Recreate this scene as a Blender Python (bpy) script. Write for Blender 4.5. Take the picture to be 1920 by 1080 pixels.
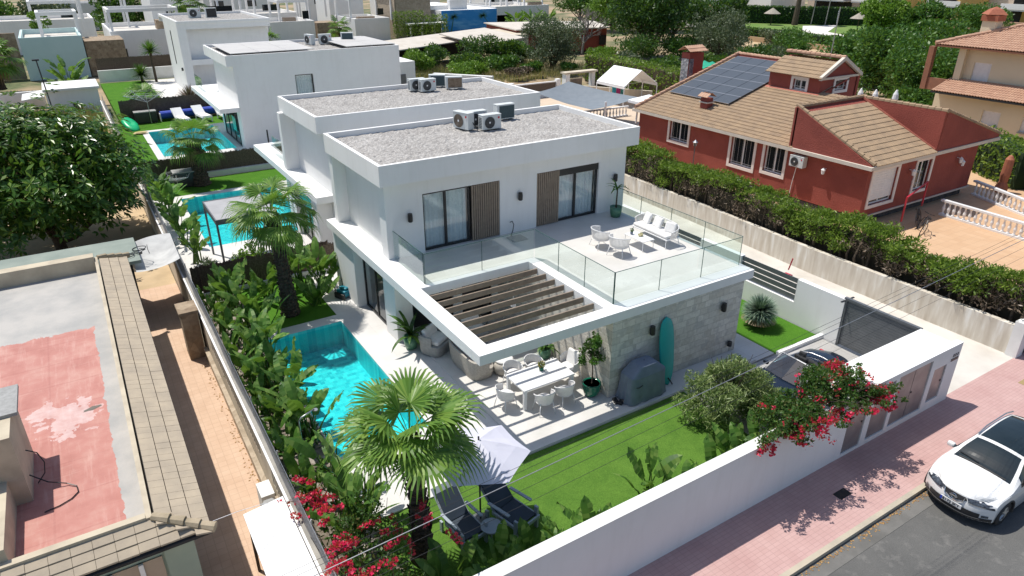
import bpy, math, random
import numpy as np
from mathutils import Vector, Matrix

# ---------------------------------------------------------------- camera, sky, sun, exposure
for o in list(bpy.data.objects):
    bpy.data.objects.remove(o)
SC = bpy.context.scene
COL = SC.collection
YAW, PITCH = .5584, -.4453
cd = bpy.data.cameras.new('camera')
cam = bpy.data.objects.new('camera', cd); COL.objects.link(cam)
cd.sensor_width = 36; cd.lens = 36 * 1294.25 / 1920
cd.clip_start = .1; cd.clip_end = 3000
cam.location = (-7.3825, -13.3891, 12.1419)
cam.rotation_euler = (math.pi / 2 + PITCH, 0, -YAW)
SC.camera = cam
SUN = Vector((-.22, .38, 1.0)).normalized()
W = bpy.data.worlds.new('World'); SC.world = W; W.use_nodes = True
nt = W.node_tree; bg = nt.nodes['Background']
sky = nt.nodes.new('ShaderNodeTexSky'); sky.sky_type = 'NISHITA'; sky.sun_disc = False
sky.sun_elevation = math.asin(SUN.z); sky.sun_rotation = math.atan2(SUN.x, SUN.y)
nt.links.new(sky.outputs[0], bg.inputs[0]); bg.inputs[1].default_value = .125
sl = bpy.data.lights.new('sun', 'SUN'); sl.energy = 4.8; sl.angle = math.radians(.53); sl.color = (1, .955, .88)
so = bpy.data.objects.new('sun', sl); COL.objects.link(so)
so.rotation_euler = SUN.to_track_quat('Z', 'Y').to_euler(); so.location = (0, 0, 30)
SC.view_settings.view_transform = 'Standard'; SC.view_settings.look = 'None'
SC.view_settings.exposure = 0.0; SC.view_settings.gamma = 1
SC.cycles.max_bounces = 8; SC.cycles.transparent_max_bounces = 24
SC.cycles.caustics_reflective = False; SC.cycles.caustics_refractive = False
SC.cycles.use_denoising = True
R = random.Random(7)
NR = np.random.default_rng(7)

# ---------------------------------------------------------------- objects and tags
def thing(name, label, cat, loc=(0, 0, 0), rz=0, group=None):
    o = bpy.data.objects.new(name, None); COL.objects.link(o)
    o.empty_display_size = .3
    o.location = loc; o.rotation_euler = (0, 0, rz)
    o['label'] = label; o['category'] = cat
    if group: o['group'] = group
    return o
def tag(o, label, cat, group=None, kind=None):
    o['label'] = label; o['category'] = cat
    if group: o['group'] = group
    if kind: o['kind'] = kind
    return o
def struct(o, kind='structure'):
    o['kind'] = kind; return o
def dup(root, loc, rz=0, label=None, scale=1, group=None):
    r = root.copy(); COL.objects.link(r); r.location = loc; r.rotation_euler = (0, 0, rz)
    r.scale = (scale,) * 3 if not isinstance(scale, (tuple, list)) else scale
    if label: r['label'] = label
    if group: r['group'] = group
    for ch in list(root.children):
        c = ch.copy(); COL.objects.link(c); c.parent = r
        for g in list(ch.children):
            d = g.copy(); COL.objects.link(d); d.parent = c
    return r

class M:
    """collects faces; build() links them as ONE mesh object"""
    def __init__(s): s.v = []; s.f = []; s.m = []; s.np = []
    def face(s, pts, m=0):
        n = len(s.v); s.v += [tuple(p) for p in pts]; s.f.append(tuple(range(n, n + len(pts)))); s.m.append(m); return s
    def box(s, x0, y0, z0, x1, y1, z1, m=0):
        n = len(s.v)
        s.v += [(x0, y0, z0), (x1, y0, z0), (x1, y1, z0), (x0, y1, z0), (x0, y0, z1), (x1, y0, z1), (x1, y1, z1), (x0, y1, z1)]
        for q in ((0, 3, 2, 1), (4, 5, 6, 7), (0, 1, 5, 4), (1, 2, 6, 5), (2, 3, 7, 6), (3, 0, 4, 7)):
            s.f.append(tuple(n + i for i in q)); s.m.append(m)
        return s
    def obox(s, c, d, rz=0, m=0, ry=0, rx=0):
        n = len(s.v); mt = Matrix.Translation(c) @ Matrix.Rotation(rz, 4, 'Z') @ Matrix.Rotation(ry, 4, 'Y') @ Matrix.Rotation(rx, 4, 'X')
        for z in (-1, 1):
            for x, y in ((-1, -1), (1, -1), (1, 1), (-1, 1)):
                s.v.append(tuple(mt @ Vector((x * d[0] / 2, y * d[1] / 2, z * d[2] / 2))))
        for q in ((0, 3, 2, 1), (4, 5, 6, 7), (0, 1, 5, 4), (1, 2, 6, 5), (2, 3, 7, 6), (3, 0, 4, 7)):
            s.f.append(tuple(n + i for i in q)); s.m.append(m)
        return s
    def prism(s, poly, z0, z1, m=0):
        n = len(poly)
        s.face([(x, y, z0) for x, y in reversed(poly)], m); s.face([(x, y, z1) for x, y in poly], m)
        for i in range(n):
            a, b = poly[i], poly[(i + 1) % n]
            s.face([(a[0], a[1], z0), (b[0], b[1], z0), (b[0], b[1], z1), (a[0], a[1], z1)], m)
        return s
    def slab(s, pts, off, m=0):
        off = Vector(off); p2 = [Vector(p) + off for p in pts]; n = len(pts)
        s.face(pts, m); s.face(list(reversed(p2)), m)
        for i in range(n): s.face([pts[i], p2[i], p2[(i + 1) % n], pts[(i + 1) % n]], m)
        return s
    def tube(s, pts, r, n=6, m=0, cap=True):
        pts = [Vector(p) for p in pts]; k = len(pts)
        rs = r if isinstance(r, (list, tuple)) else [r] * k
        base = len(s.v); up = None
        for i, p in enumerate(pts):
            t = (pts[min(i + 1, k - 1)] - pts[max(i - 1, 0)])
            if t.length < 1e-9: t = Vector((0, 0, 1))
            t.normalize()
            if up is None: up = t.orthogonal().normalized()
            up = (up - t * up.dot(t))
            up = up.normalized() if up.length > 1e-6 else t.orthogonal().normalized()
            w = t.cross(up)
            for j in range(n):
                a = 2 * math.pi * j / n
                s.v.append(tuple(p + (up * math.cos(a) + w * math.sin(a)) * rs[i]))
        for i in range(k - 1):
            for j in range(n):
                s.f.append((base + i * n + j, base + i * n + (j + 1) % n, base + (i + 1) * n + (j + 1) % n, base + (i + 1) * n + j)); s.m.append(m)
        if cap:
            s.f.append(tuple(base + j for j in reversed(range(n)))); s.m.append(m)
            s.f.append(tuple(base + (k - 1) * n + j for j in range(n))); s.m.append(m)
        return s
    def lathe(s, prof, c=(0, 0, 0), n=16, m=0):
        base = len(s.v); k = len(prof)
        for r_, z in prof:
            for j in range(n):
                a = 2 * math.pi * j / n; s.v.append((c[0] + r_ * math.cos(a), c[1] + r_ * math.sin(a), c[2] + z))
        for i in range(k - 1):
            for j in range(n):
                s.f.append((base + i * n + j, base + i * n + (j + 1) % n, base + (i + 1) * n + (j + 1) % n, base + (i + 1) * n + j)); s.m.append(m)
        if prof[0][0] > 1e-4: s.f.append(tuple(base + j for j in reversed(range(n)))); s.m.append(m)
        if prof[-1][0] > 1e-4: s.f.append(tuple(base + (k - 1) * n + j for j in range(n))); s.m.append(m)
        return s
    def grid(s, rows, m=0, close=False):
        base = len(s.v); k = len(rows); n = len(rows[0])
        for r_ in rows: s.v += [tuple(p) for p in r_]
        for i in range(k - 1):
            for j in range(n if close else n - 1):
                s.f.append((base + i * n + j, base + i * n + (j + 1) % n, base + (i + 1) * n + (j + 1) % n, base + (i + 1) * n + j)); s.m.append(m)
        return s
    def quads(s, V, m=0):
        """V: (n,4,3) array of separate quads"""
        s.np.append((np.asarray(V, float), m)); return s
    def build(s, name, mats, root=None, smooth=False, bevel=0, local=False, origin=None):
        if not isinstance(mats, (list, tuple)): mats = [mats]
        off = np.zeros(3)
        if root is not None and not local: off = np.array(root.location)
        if origin is not None: off = np.array(origin, float)
        V = np.array(s.v, float).reshape(-1, 3); nf = len(s.f)
        loops = [i for f in s.f for i in f]; tot = [len(f) for f in s.f]; mi = list(s.m)
        Vs = [V]; base = len(V); lo = [np.array(loops, np.int64)]; to = [np.array(tot, np.int64)]; mm = [np.array(mi, np.int64)]
        for q, m in s.np:
            k = len(q); Vs.append(q.reshape(-1, 3)); lo.append(np.arange(4 * k) + base); base += 4 * k
            to.append(np.full(k, 4)); mm.append(np.full(k, m))
        V = np.concatenate(Vs) - off; lo = np.concatenate(lo); to = np.concatenate(to); mm = np.concatenate(mm)
        me = bpy.data.meshes.new(name)
        me.vertices.add(len(V)); me.vertices.foreach_set('co', V.astype(np.float32).ravel())
        me.loops.add(len(lo)); me.loops.foreach_set('vertex_index', lo.astype(np.int32))
        me.polygons.add(len(to)); me.polygons.foreach_set('loop_start', np.concatenate([[0], np.cumsum(to)[:-1]]).astype(np.int32))
        me.polygons.foreach_set('material_index', mm.astype(np.int32))
        me.update(calc_edges=True)
        for mt in mats: me.materials.append(mt)
        me.polygons.foreach_set('use_smooth', np.full(len(to), bool(smooth)))
        o = bpy.data.objects.new(name, me); COL.objects.link(o)
        if root is not None: o.parent = root
        elif origin is not None: o.location = origin
        if bevel:
            b = o.modifiers.new('b', 'BEVEL'); b.width = bevel; b.segments = 2; b.limit_method = 'ANGLE'
        return o

# ---------------------------------------------------------------- materials
def newmat(name):
    m = bpy.data.materials.new(name); m.use_nodes = True
    nt = m.node_tree; p = nt.nodes['Principled BSDF']; return m, nt, p
def node(nt, t, **k):
    n = nt.nodes.new(t)
    for a, b in k.items():
        if a in n.inputs.keys() if hasattr(n.inputs, 'keys') else False: n.inputs[a].default_value = b
        else: setattr(n, a, b)
    return n
def coords(nt, kind='Object'):
    if kind == 'World': return nt.nodes.new('ShaderNodeNewGeometry').outputs['Position']
    return nt.nodes.new('ShaderNodeTexCoord').outputs[kind]
def noise(nt, vec, scale, detail=4, rough=.55):
    n = nt.nodes.new('ShaderNodeTexNoise'); n.inputs['Scale'].default_value = scale; n.inputs['Detail'].default_value = detail
    n.inputs['Roughness'].default_value = rough; nt.links.new(vec, n.inputs['Vector']); return n.outputs['Fac']
def ramp(nt, fac, stops):
    r = nt.nodes.new('ShaderNodeValToRGB'); e = r.color_ramp.elements
    while len(e) < len(stops): e.new(.5)
    for i, (p, c) in enumerate(stops): e[i].position = p; e[i].color = (*c, 1) if len(c) == 3 else c
    nt.links.new(fac, r.inputs[0]); return r.outputs[0]
def mix(nt, fac, a, b, mode='MIX'):
    n = nt.nodes.new('ShaderNodeMix'); n.data_type = 'RGBA'; n.blend_type = mode
    for i, x in ((0, fac), (6, a), (7, b)):
        if isinstance(x, (int, float)): n.inputs[i].default_value = x
        elif isinstance(x, tuple): n.inputs[i].default_value = (*x, 1) if len(x) == 3 else x
        else: nt.links.new(x, n.inputs[i])
    return n.outputs[2]
def math_(nt, op, a, b=0., c=None):
    n = nt.nodes.new('ShaderNodeMath'); n.operation = op
    for i, x in enumerate((a, b) if c is None else (a, b, c)):
        if isinstance(x, (int, float)): n.inputs[i].default_value = x
        else: nt.links.new(x, n.inputs[i])
    return n.outputs[0]
def bump(nt, p, h, strength=.3, dist=.02):
    b = nt.nodes.new('ShaderNodeBump'); b.inputs['Strength'].default_value = strength; b.inputs['Distance'].default_value = dist
    nt.links.new(h, b.inputs['Height']); nt.links.new(b.outputs[0], p.inputs['Normal'])
def mat(name, c, c2=None, scale=3., rough=.6, metal=0., bs=0., bscale=40., bdist=.01, spec=None, detail=5, lo=.35, hi=.65, kind='World'):
    m, nt, p = newmat(name)
    p.inputs['Roughness'].default_value = rough; p.inputs['Metallic'].default_value = metal
    if spec is not None: p.inputs['Specular IOR Level'].default_value = spec
    v = coords(nt, kind)
    if c2 is None: c2 = tuple(x * .9 for x in c)
    nt.links.new(ramp(nt, noise(nt, v, scale, detail), [(lo, c), (hi, c2)]), p.inputs['Base Color'])
    if bs: bump(nt, p, noise(nt, v, bscale, 4), bs, bdist)
    return m
def wallvec(nt):
    """(x+y, z) so that patterns run along axis-aligned walls of either direction"""
    s = nt.nodes.new('ShaderNodeSeparateXYZ'); nt.links.new(coords(nt, 'World'), s.inputs[0])
    c = nt.nodes.new('ShaderNodeCombineXYZ')
    nt.links.new(math_(nt, 'ADD', s.outputs[0], s.outputs[1]), c.inputs[0]); nt.links.new(s.outputs[2], c.inputs[1]); return c.outputs[0]
def brick(nt, vec, scale, w, h, mortar, c1, c2, cm, off=.5, msm=.1):
    b = nt.nodes.new('ShaderNodeTexBrick'); b.offset = off
    for k, x in (('Scale', scale), ('Brick Width', w), ('Row Height', h), ('Mortar Size', mortar), ('Mortar Smooth', msm), ('Bias', 0.)): b.inputs[k].default_value = x
    for k, x in (('Color1', c1), ('Color2', c2), ('Mortar', cm)): b.inputs[k].default_value = (*x, 1)
    nt.links.new(vec, b.inputs['Vector']); return b
def leafmat(name, ca, cb, cc=None, rough=.45, trans=.25, pos=.5):
    m, nt, p = newmat(name)
    g = nt.nodes.new('ShaderNodeNewGeometry')
    st = [(0., ca), (1., cb)] if cc is None else [(0., ca), (pos, cb), (1., cc)]
    col = ramp(nt, g.outputs['Random Per Island'], st)
    nt.links.new(col, p.inputs['Base Color']); p.inputs['Roughness'].default_value = rough
    p.inputs['Specular IOR Level'].default_value = .35
    t = nt.nodes.new('ShaderNodeBsdfTranslucent'); nt.links.new(mix(nt, .5, col, (.25, .45, .04), 'MIX'), t.inputs[0])
    ms = nt.nodes.new('ShaderNodeMixShader'); ms.inputs[0].default_value = trans
    nt.links.new(p.outputs[0], ms.inputs[1]); nt.links.new(t.outputs[0], ms.inputs[2])
    nt.links.new(ms.outputs[0], nt.nodes['Material Output'].inputs[0]); return m
def glassmat(name, tint=(.9, .97, .95), refl=.08, rough=.02, f=1.5):
    m, nt, p = newmat(name); nt.nodes.remove(p)
    t = nt.nodes.new('ShaderNodeBsdfTransparent'); t.inputs[0].default_value = (*tint, 1)
    g = nt.nodes.new('ShaderNodeBsdfGlossy'); g.inputs['Roughness'].default_value = rough
    lw = nt.nodes.new('ShaderNodeLayerWeight'); lw.inputs[0].default_value = .5
    a = math_(nt, 'ADD', math_(nt, 'MULTIPLY', math_(nt, 'POWER', lw.outputs['Facing'], 4.), .7), refl); a = math_(nt, 'MINIMUM', a, 1.)
    ms = nt.nodes.new('ShaderNodeMixShader'); nt.links.new(a, ms.inputs[0])
    nt.links.new(t.outputs[0], ms.inputs[1]); nt.links.new(g.outputs[0], ms.inputs[2])
    nt.links.new(ms.outputs[0], nt.nodes['Material Output'].inputs[0]); return m

WHITE = mat('white_render', (.84, .835, .82), (.80, .795, .78), .7, .75, bs=.12, bscale=60, bdist=.004)
def streaks(name, c, c2, amt, bs=.12, bscale=60):
    m, nt, p = newmat(name); w = coords(nt, 'World'); wv_ = wallvec(nt)
    mp = nt.nodes.new('ShaderNodeMapping'); mp.inputs['Scale'].default_value = (2.1, .3, 1); nt.links.new(wv_, mp.inputs[0])
    st = ramp(nt, noise(nt, mp.outputs[0], 1.5, 6, .65), [(.50, (1, 1, 1)), (.80, (1 - amt, 1 - amt * 1.05, 1 - amt * 1.2))])
    pa = ramp(nt, noise(nt, w, .55, 5, .6), [(.35, c), (.7, c2)])
    nt.links.new(mix(nt, 1., pa, st, 'MULTIPLY'), p.inputs['Base Color']); p.inputs['Roughness'].default_value = .8
    bump(nt, p, noise(nt, w, bscale, 4), bs, .005); return m
WHITE = streaks('white_render', (.84, .835, .82), (.79, .785, .77), .07)
WHITE2 = mat('white_render_weathered', (.78, .78, .76), (.62, .61, .58), .9, .8, bs=.15, bscale=40, lo=.4, hi=.85)
CREAMW = mat('cream_render', (.70, .62, .45), (.64, .56, .40), .5, .8, bs=.2, bscale=30)
YELW = mat('yellow_render', (.72, .50, .20), (.66, .45, .17), .3, .8)
BLACK = mat('black_metal', (.015, .015, .017), (.02, .02, .022), 3, .4)
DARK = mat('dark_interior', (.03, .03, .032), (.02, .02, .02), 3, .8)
GREYM = mat('grey_metal', (.16, .17, .18), (.13, .14, .15), 3, .45, .3)
STEEL = mat('steel', (.5, .5, .5), (.42, .42, .43), 6, .35, .85)
ALU = mat('brushed_aluminium', (.36, .34, .33), (.27, .25, .25), 2.2, .38, .55)
WHP = mat('white_plastic', (.8, .8, .8), (.74, .74, .74), 4, .4)
WHROPE = mat('white_rope', (.80, .78, .76), (.66, .64, .62), 60, .8)
CUSH = mat('white_fabric', (.80, .79, .77), (.72, .71, .69), 8, .9, bs=.2, bscale=25, bdist=.02)
GREYFAB = mat('grey_woven_fabric', (.36, .36, .35), (.28, .28, .27), 12, .9, bs=.3, bscale=80)
WOODSL = mat('brown_slat_wood', (.30, .235, .175), (.24, .185, .14), 6, .6)
GRAVELM, nt, p = newmat('roof_gravel')
v = coords(nt, 'World')
vo = nt.nodes.new('ShaderNodeTexVoronoi'); vo.inputs['Scale'].default_value = 13; nt.links.new(v, vo.inputs['Vector'])
hs = nt.nodes.new('ShaderNodeSeparateColor'); nt.links.new(vo.outputs['Color'], hs.inputs[0])
gc = ramp(nt, hs.outputs[0], [(0, (.22, .20, .185)), (.35, (.46, .44, .41)), (1, (.74, .72, .69))])
gc = mix(nt, math_(nt, 'MULTIPLY', vo.outputs['Distance'], 1.3), gc, (.16, .15, .14))
nt.links.new(mix(nt, .35, gc, ramp(nt, noise(nt, v, 1.2, 3), [(.3, (.62, .60, .57)), (.7, (.38, .36, .34))])), p.inputs['Base Color'])
p.inputs['Roughness'].default_value = .9; bump(nt, p, vo.outputs['Distance'], .7, .04)

def tiled(name, c1, c2, cm, w, h, mortar=.012, rough=.6, nscale=.8, dirt=None, wall=False, off=0., bs=.3):
    m, nt, p = newmat(name)
    v = wallvec(nt) if wall else coords(nt, 'World')
    b = brick(nt, v, 1, w, h, mortar, c1, c2, cm, off)
    col = b.outputs['Color']
    n = ramp(nt, noise(nt, coords(nt, 'World'), nscale, 5), [(.3, (1, 1, 1)), (.75, dirt or (.82, .82, .8))])
    nt.links.new(mix(nt, 1., col, n, 'MULTIPLY'), p.inputs['Base Color']); p.inputs['Roughness'].default_value = rough
    inv = math_(nt, 'SUBTRACT', 1., b.outputs['Fac'])
    bump(nt, p, inv, bs, .006); return m
TERR = tiled('pale_porcelain_tiles', (.68, .66, .63), (.66, .64, .61), (.60, .58, .55), 1.2, 1.2, .005, .55)
DECK = tiled('white_pool_paving', (.72, .70, .68), (.70, .68, .66), (.6, .58, .56), .9, .9, .005, .6)
DRIVE = tiled('driveway_paving', (.46, .45, .44), (.44, .43, .42), (.36, .35, .34), .6, .6, .008, .6)
PINKP = tiled('pink_pavement_tiles', (.55, .365, .34), (.52, .34, .315), (.44, .29, .27), .2, .1, .006, .75, 1.3, (.86, .80, .80))
ORANGEP = tiled('terracotta_path_tiles', (.64, .46, .33), (.60, .425, .30), (.54, .38, .27), .21, .21, .008, .75, 1.6, (.85, .8, .76))
YARDP = tiled('orange_yard_tiles', (.62, .42, .26), (.58, .38, .23), (.5, .33, .21), .4, .4, .008, .75, .6, (.9, .86, .82))
# travertine cladding
STONE, nt, p = newmat('travertine_cladding')
wv = wallvec(nt)
b1 = brick(nt, wv, 1, .5, .23, .008, (.74, .70, .61), (.42, .41, .38), (.40, .38, .34), .37)
b2 = brick(nt, wv, 1, .33, .23, .008, (.78, .74, .66), (.46, .42, .35), (.40, .38, .34), .6)
nz = noise(nt, wv, 1.9, 2)
col = mix(nt, ramp(nt, nz, [(.46, (0, 0, 0)), (.54, (1, 1, 1))]), b1.outputs['Color'], b2.outputs['Color'])
col = mix(nt, .32, col, ramp(nt, noise(nt, wv, 9, 6), [(.3, (.80, .77, .70)), (.7, (.46, .41, .34))]))
nt.links.new(col, p.inputs['Base Color']); p.inputs['Roughness'].default_value = .85
bump(nt, p, math_(nt, 'ADD', noise(nt, wv, 16, 6), math_(nt, 'MULTIPLY', b1.outputs['Fac'], -.5)), .8, .02)
# rubble stone (far towers, pillar)
def rubble(name, a, b, sc=6):
    m, nt, p = newmat(name); w = coords(nt, 'World')
    vo = nt.nodes.new('ShaderNodeTexVoronoi'); vo.inputs['Scale'].default_value = sc; nt.links.new(w, vo.inputs['Vector'])
    s = nt.nodes.new('ShaderNodeSeparateColor'); nt.links.new(vo.outputs['Color'], s.inputs[0])
    nt.links.new(mix(nt, .4, ramp(nt, s.outputs[0], [(0, a), (1, b)]), ramp(nt, noise(nt, w, sc * 2.5, 5), [(.3, a), (.7, b)])), p.inputs['Base Color'])
    p.inputs['Roughness'].default_value = .9; bump(nt, p, vo.outputs['Distance'], .6, .05); return m
RUBBLE = rubble('ochre_rubble_stone', (.20, .14, .09), (.42, .33, .23), 3.)
RUBBLE2 = rubble('tan_rubble_stone', (.30, .24, .17), (.50, .42, .32), 4.)
# turf
def turf(name, a, b, s=1.2):
    m, nt, p = newmat(name); w = coords(nt, 'World')
    n1 = noise(nt, w, s, 4); n2 = noise(nt, w, 35, 4, .7)
    n1 = math_(nt, 'ADD', math_(nt, 'MULTIPLY', n1, .6), math_(nt, 'MULTIPLY', noise(nt, w, s * 4.5, 5, .7), .4))
    col = mix(nt, .4, ramp(nt, n1, [(.38, a), (.62, b)]), ramp(nt, n2, [(.3, tuple(x * .55 for x in a)), (.7, tuple(min(1, x * 1.5) for x in b))]))
    nt.links.new(col, p.inputs['Base Color']); p.inputs['Roughness'].default_value = .95; p.inputs['Specular IOR Level'].default_value = .1
    bump(nt, p, n2, .9, .03); return m
TURF = turf('lawn_turf', (.062, .145, .022), (.115, .225, .035))
TURF2 = turf('side_lawn_turf', (.05, .15, .015), (.08, .20, .02))
SAND = mat('sandy_earth', (.56, .42, .26), (.44, .33, .2), .9, .95, bs=.4, bscale=9, bdist=.04)
# far ground: dry earth with scrub
FAR, nt, p = newmat('dry_ground'); w = coords(nt, 'World')
nt.links.new(mix(nt, ramp(nt, noise(nt, w, .12, 5), [(.42, (0, 0, 0)), (.58, (1, 1, 1))]), ramp(nt, noise(nt, w, .8, 6), [(.3, (.42, .31, .19)), (.7, (.30, .23, .15))]), ramp(nt, noise(nt, w, 1.1, 6), [(.3, (.06, .09, .03)), (.7, (.15, .16, .07))])), p.inputs['Base Color'])
p.inputs['Roughness'].default_value = .95
# asphalt
ASPH, nt, p = newmat('asphalt'); w = coords(nt, 'World')
c1 = ramp(nt, noise(nt, w, .7, 6, .65), [(.3, (.085, .085, .082)), (.7, (.14, .137, .13))])
c2 = ramp(nt, noise(nt, w, 60, 3), [(.3, (.05, .05, .05)), (.7, (.18, .18, .172))])
c3 = ramp(nt, noise(nt, w, 2.3, 6, .72), [(.54, (0, 0, 0)), (.70, (.5, .5, .5))])
nt.links.new(mix(nt, c3, mix(nt, .35, c1, c2), (.24, .23, .215)), p.inputs['Base Color'])
p.inputs['Roughness'].default_value = .85; bump(nt, p, noise(nt, w, 70, 3), .5, .01)
CONC = mat('concrete', (.36, .34, .30), (.26, .25, .225), 2.2, .9, bs=.3, bscale=30)
LANE = mat('lane_concrete', (.62, .59, .54), (.50, .46, .41), .8, .9, bs=.2, bscale=20, lo=.4, hi=.75)
# bare dusty edge material
GLASS = glassmat('balustrade_glass', (.93, .975, .96), .05)
GLEDGE = mat('glass_edge', (.05, .12, .10), (.04, .10, .09), 3, .1)
WINGL = glassmat('window_glass', (.86, .92, .93), .10)
CURT = mat('curtain', (.80, .83, .84), (.70, .74, .76), 14, .9)
# leaves
LF_FIG = leafmat('broad_leaf_green', (.022, .065, .010), (.05, .12, .018), (.15, .22, .04), pos=.75)
LF_TREE = leafmat('big_tree_leaf', (.022, .07, .010), (.055, .14, .018), (.20, .30, .05), rough=.3, pos=.7)
LF_DARK = leafmat('dark_leaf', (.016, .05, .012), (.038, .10, .02), (.085, .17, .035), pos=.6)
LF_LUSH = leafmat('lush_leaf', (.03, .09, .014), (.06, .15, .025), (.12, .23, .04), pos=.6)
LF_OLIVE = leafmat('olive_leaf', (.06, .085, .045), (.12, .155, .085), (.22, .25, .15), pos=.6, trans=.1)
LF_YEL = leafmat('yellow_green_leaf', (.08, .16, .02), (.14, .26, .03), (.22, .34, .05))
LF_CYP = leafmat('cypress_leaf', (.055, .105, .014), (.14, .22, .028), (.27, .36, .055), pos=.6, trans=.35)
LF_BR = leafmat('dry_twig_leaf', (.12, .085, .06), (.24, .18, .13), trans=.05)
LF_BAN = leafmat('paddle_leaf', (.035, .10, .015), (.08, .18, .028), (.20, .31, .07), rough=.5, trans=.3)
LF_PALM = leafmat('palm_leaf', (.06, .14, .02), (.12, .24, .035), (.22, .34, .06), rough=.4, trans=.3)
LF_PALMD = leafmat('palm_dead_leaf', (.20, .14, .07), (.34, .25, .13), trans=.1)
LF_OLE = leafmat('oleander_leaf', (.10, .16, .045), (.19, .26, .085), (.34, .40, .17), trans=.2)
LF_YUC = leafmat('yucca_leaf', (.09, .15, .10), (.17, .25, .18), (.30, .38, .29), trans=.1)
BRACT = leafmat('crimson_bract', (.55, .008, .05), (.80, .02, .12), trans=.3)
BARK = mat('bark', (.10, .075, .05), (.055, .04, .028), 8, .95, bs=.8, bscale=14, bdist=.05)
BARKP = mat('palm_bark', (.11, .08, .055), (.045, .034, .025), 9, .95, bs=1., bscale=12, bdist=.06)
TWIG = mat('grey_twigs', (.26, .23, .21), (.18, .16, .15), 6, .9)
REED = mat('reed_screen', (.085, .062, .048), (.16, .125, .095), 14, .95, bs=.7, bscale=50)
ASPH2 = mat('worn_gutter_asphalt', (.17, .165, .155), (.11, .108, .10), 1.4, .9, bs=.3, bscale=50)
# ================================================================ SETTING: ground, roads, lawns
G = M().box(-400, -150, -.9, 500, 700, -.46); struct(G.build('ground', FAR))
def slabz(name, m, x0, y0, x1, y1, top, bot=-.6, kind='structure'):
    return struct(M().box(x0, y0, bot, x1, y1, top).build(name, m), kind)
slabz('road', ASPH, -30, -26, 60, -7.22, -.42, -.62)
slabz('road_gutter', ASPH2, -30, -7.62, 60, -7.22, -.412, -.6)
slabz('kerb', mat('ochre_kerb', (.50, .44, .34), (.40, .36, .29), 2, .9, bs=.2, bscale=30), -30, -7.22, 60, -7.09, -.30, -.6)
slabz('pavement', PINKP, -30, -7.09, 60, -5.2, -.304, -.6)
slabz('pavement_lane_mouth', LANE, 13.62, -5.2, 18.3, -4.7, -.31, -.6)
slabz('lane', LANE, 13.62, -4.7, 19.2, 60, -.31, -.6)
# yard of the red house, paths and yards on the left
slabz('neighbour_yard', YARDP, 19.3, -5.2, 60, 30, 0, -.6)
slabz('hedge_bed', FAR, 18.5, -5.2, 19.3, 4, .3, -.6); slabz('hedge_back_bed', FAR, 19.1, 4, 19.5, 30, .3, -.6)
slabz('tiled_path', ORANGEP, -12, -5.6, -5.45, 16, -.004, -.6)
slabz('sandy_yard', SAND, -40, 16, -5.45, 54, -.02, -.6)
slabz('left_field', FAR, -40, 54, -5.0, 66, -.03, -.6)
# plot of the main villa: slabs around the pool
PX0, PX1, PY0, PY1 = -3.49, -.77, 1.7, 9.2
for a in ((-5.1, -.95, PX0, 9.75), (PX0, -.95, PX1, PY0), (PX0, PY1, PX1, 9.75), (PX1, -.95, .94, 13.9)):
    pass
dk = M()
for a in ((-5.1, -1.0, PX0, 9.78), (PX0, -1.0, PX1, PY0), (PX0, PY1, PX1, 9.78), (PX1, -.9, 11.0, 13.9)): dk.box(a[0], a[1], -.5, a[2], a[3], -.035)
struct(dk.build('pool_deck', DECK))
struct(M().box(.94, -.88, -.034, 10.1, 7.4, 0).build('terrace', TERR, bevel=.004))
slabz('lawn', TURF, -5.1, -5.2, 6.75, -.9, -.075)
slabz('driveway', DRIVE, 6.75, -5.1, 13.35, -.9, -.09)
slabz('driveway_strip', DRIVE, 10.1, -.9, 11.05, 7.4, -.08)
slabz('side_lawn', TURF2, 11.05, -.92, 13.35, 14, -.05)
slabz('back_lawn', TURF2, -4.6, 9.78, -.75, 13.9, -.03)
struct(M().box(11.05, -1.05, -.1, 13.4, -.92, .05).build('lawn_kerb', WHITE))
# second plot
P2 = (-3.5, 19.5, 1.6, 27.9)
d2 = M()
for a in ((-5.1, 14.1, P2[0], 28.5), (P2[0], 14.1, P2[2], P2[1]), (P2[0], P2[3], P2[2], 28.5), (P2[2], 14.1, 13.3, 28.5)): d2.box(a[0], a[1], -.5, a[2], a[3], -.035)
struct(d2.build('second_pool_deck', DECK))
slabz('second_lawn', TURF2, -5.1, 28.5, 13.3, 31.5, -.03)
P3 = (-2.95, 38.4, 1.8, 47.1)
d3 = M()
for a in ((-3.4, 32.2, P3[0], 47.7), (P3[0], 32.2, P3[2], P3[1]), (P3[0], P3[3], P3[2], 47.7), (P3[2], 32.2, 14, 47.7)): d3.box(a[0], a[1], -.5, a[2], a[3], -.035)
struct(d3.build('third_pool_deck', DECK))
slabz('third_lawn', TURF2, -5.0, 31.7, -3.4, 51.5, -.03)
slabz('third_back_lawn', TURF2, -3.4, 47.7, 14, 51.5, -.03)
slabz('fourth_lawn', TURF2, -4.4, 52, -.05, 75, -.03)
slabz('fourth_deck', DECK, -.05, 52, 14, 75, -.03)
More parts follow.
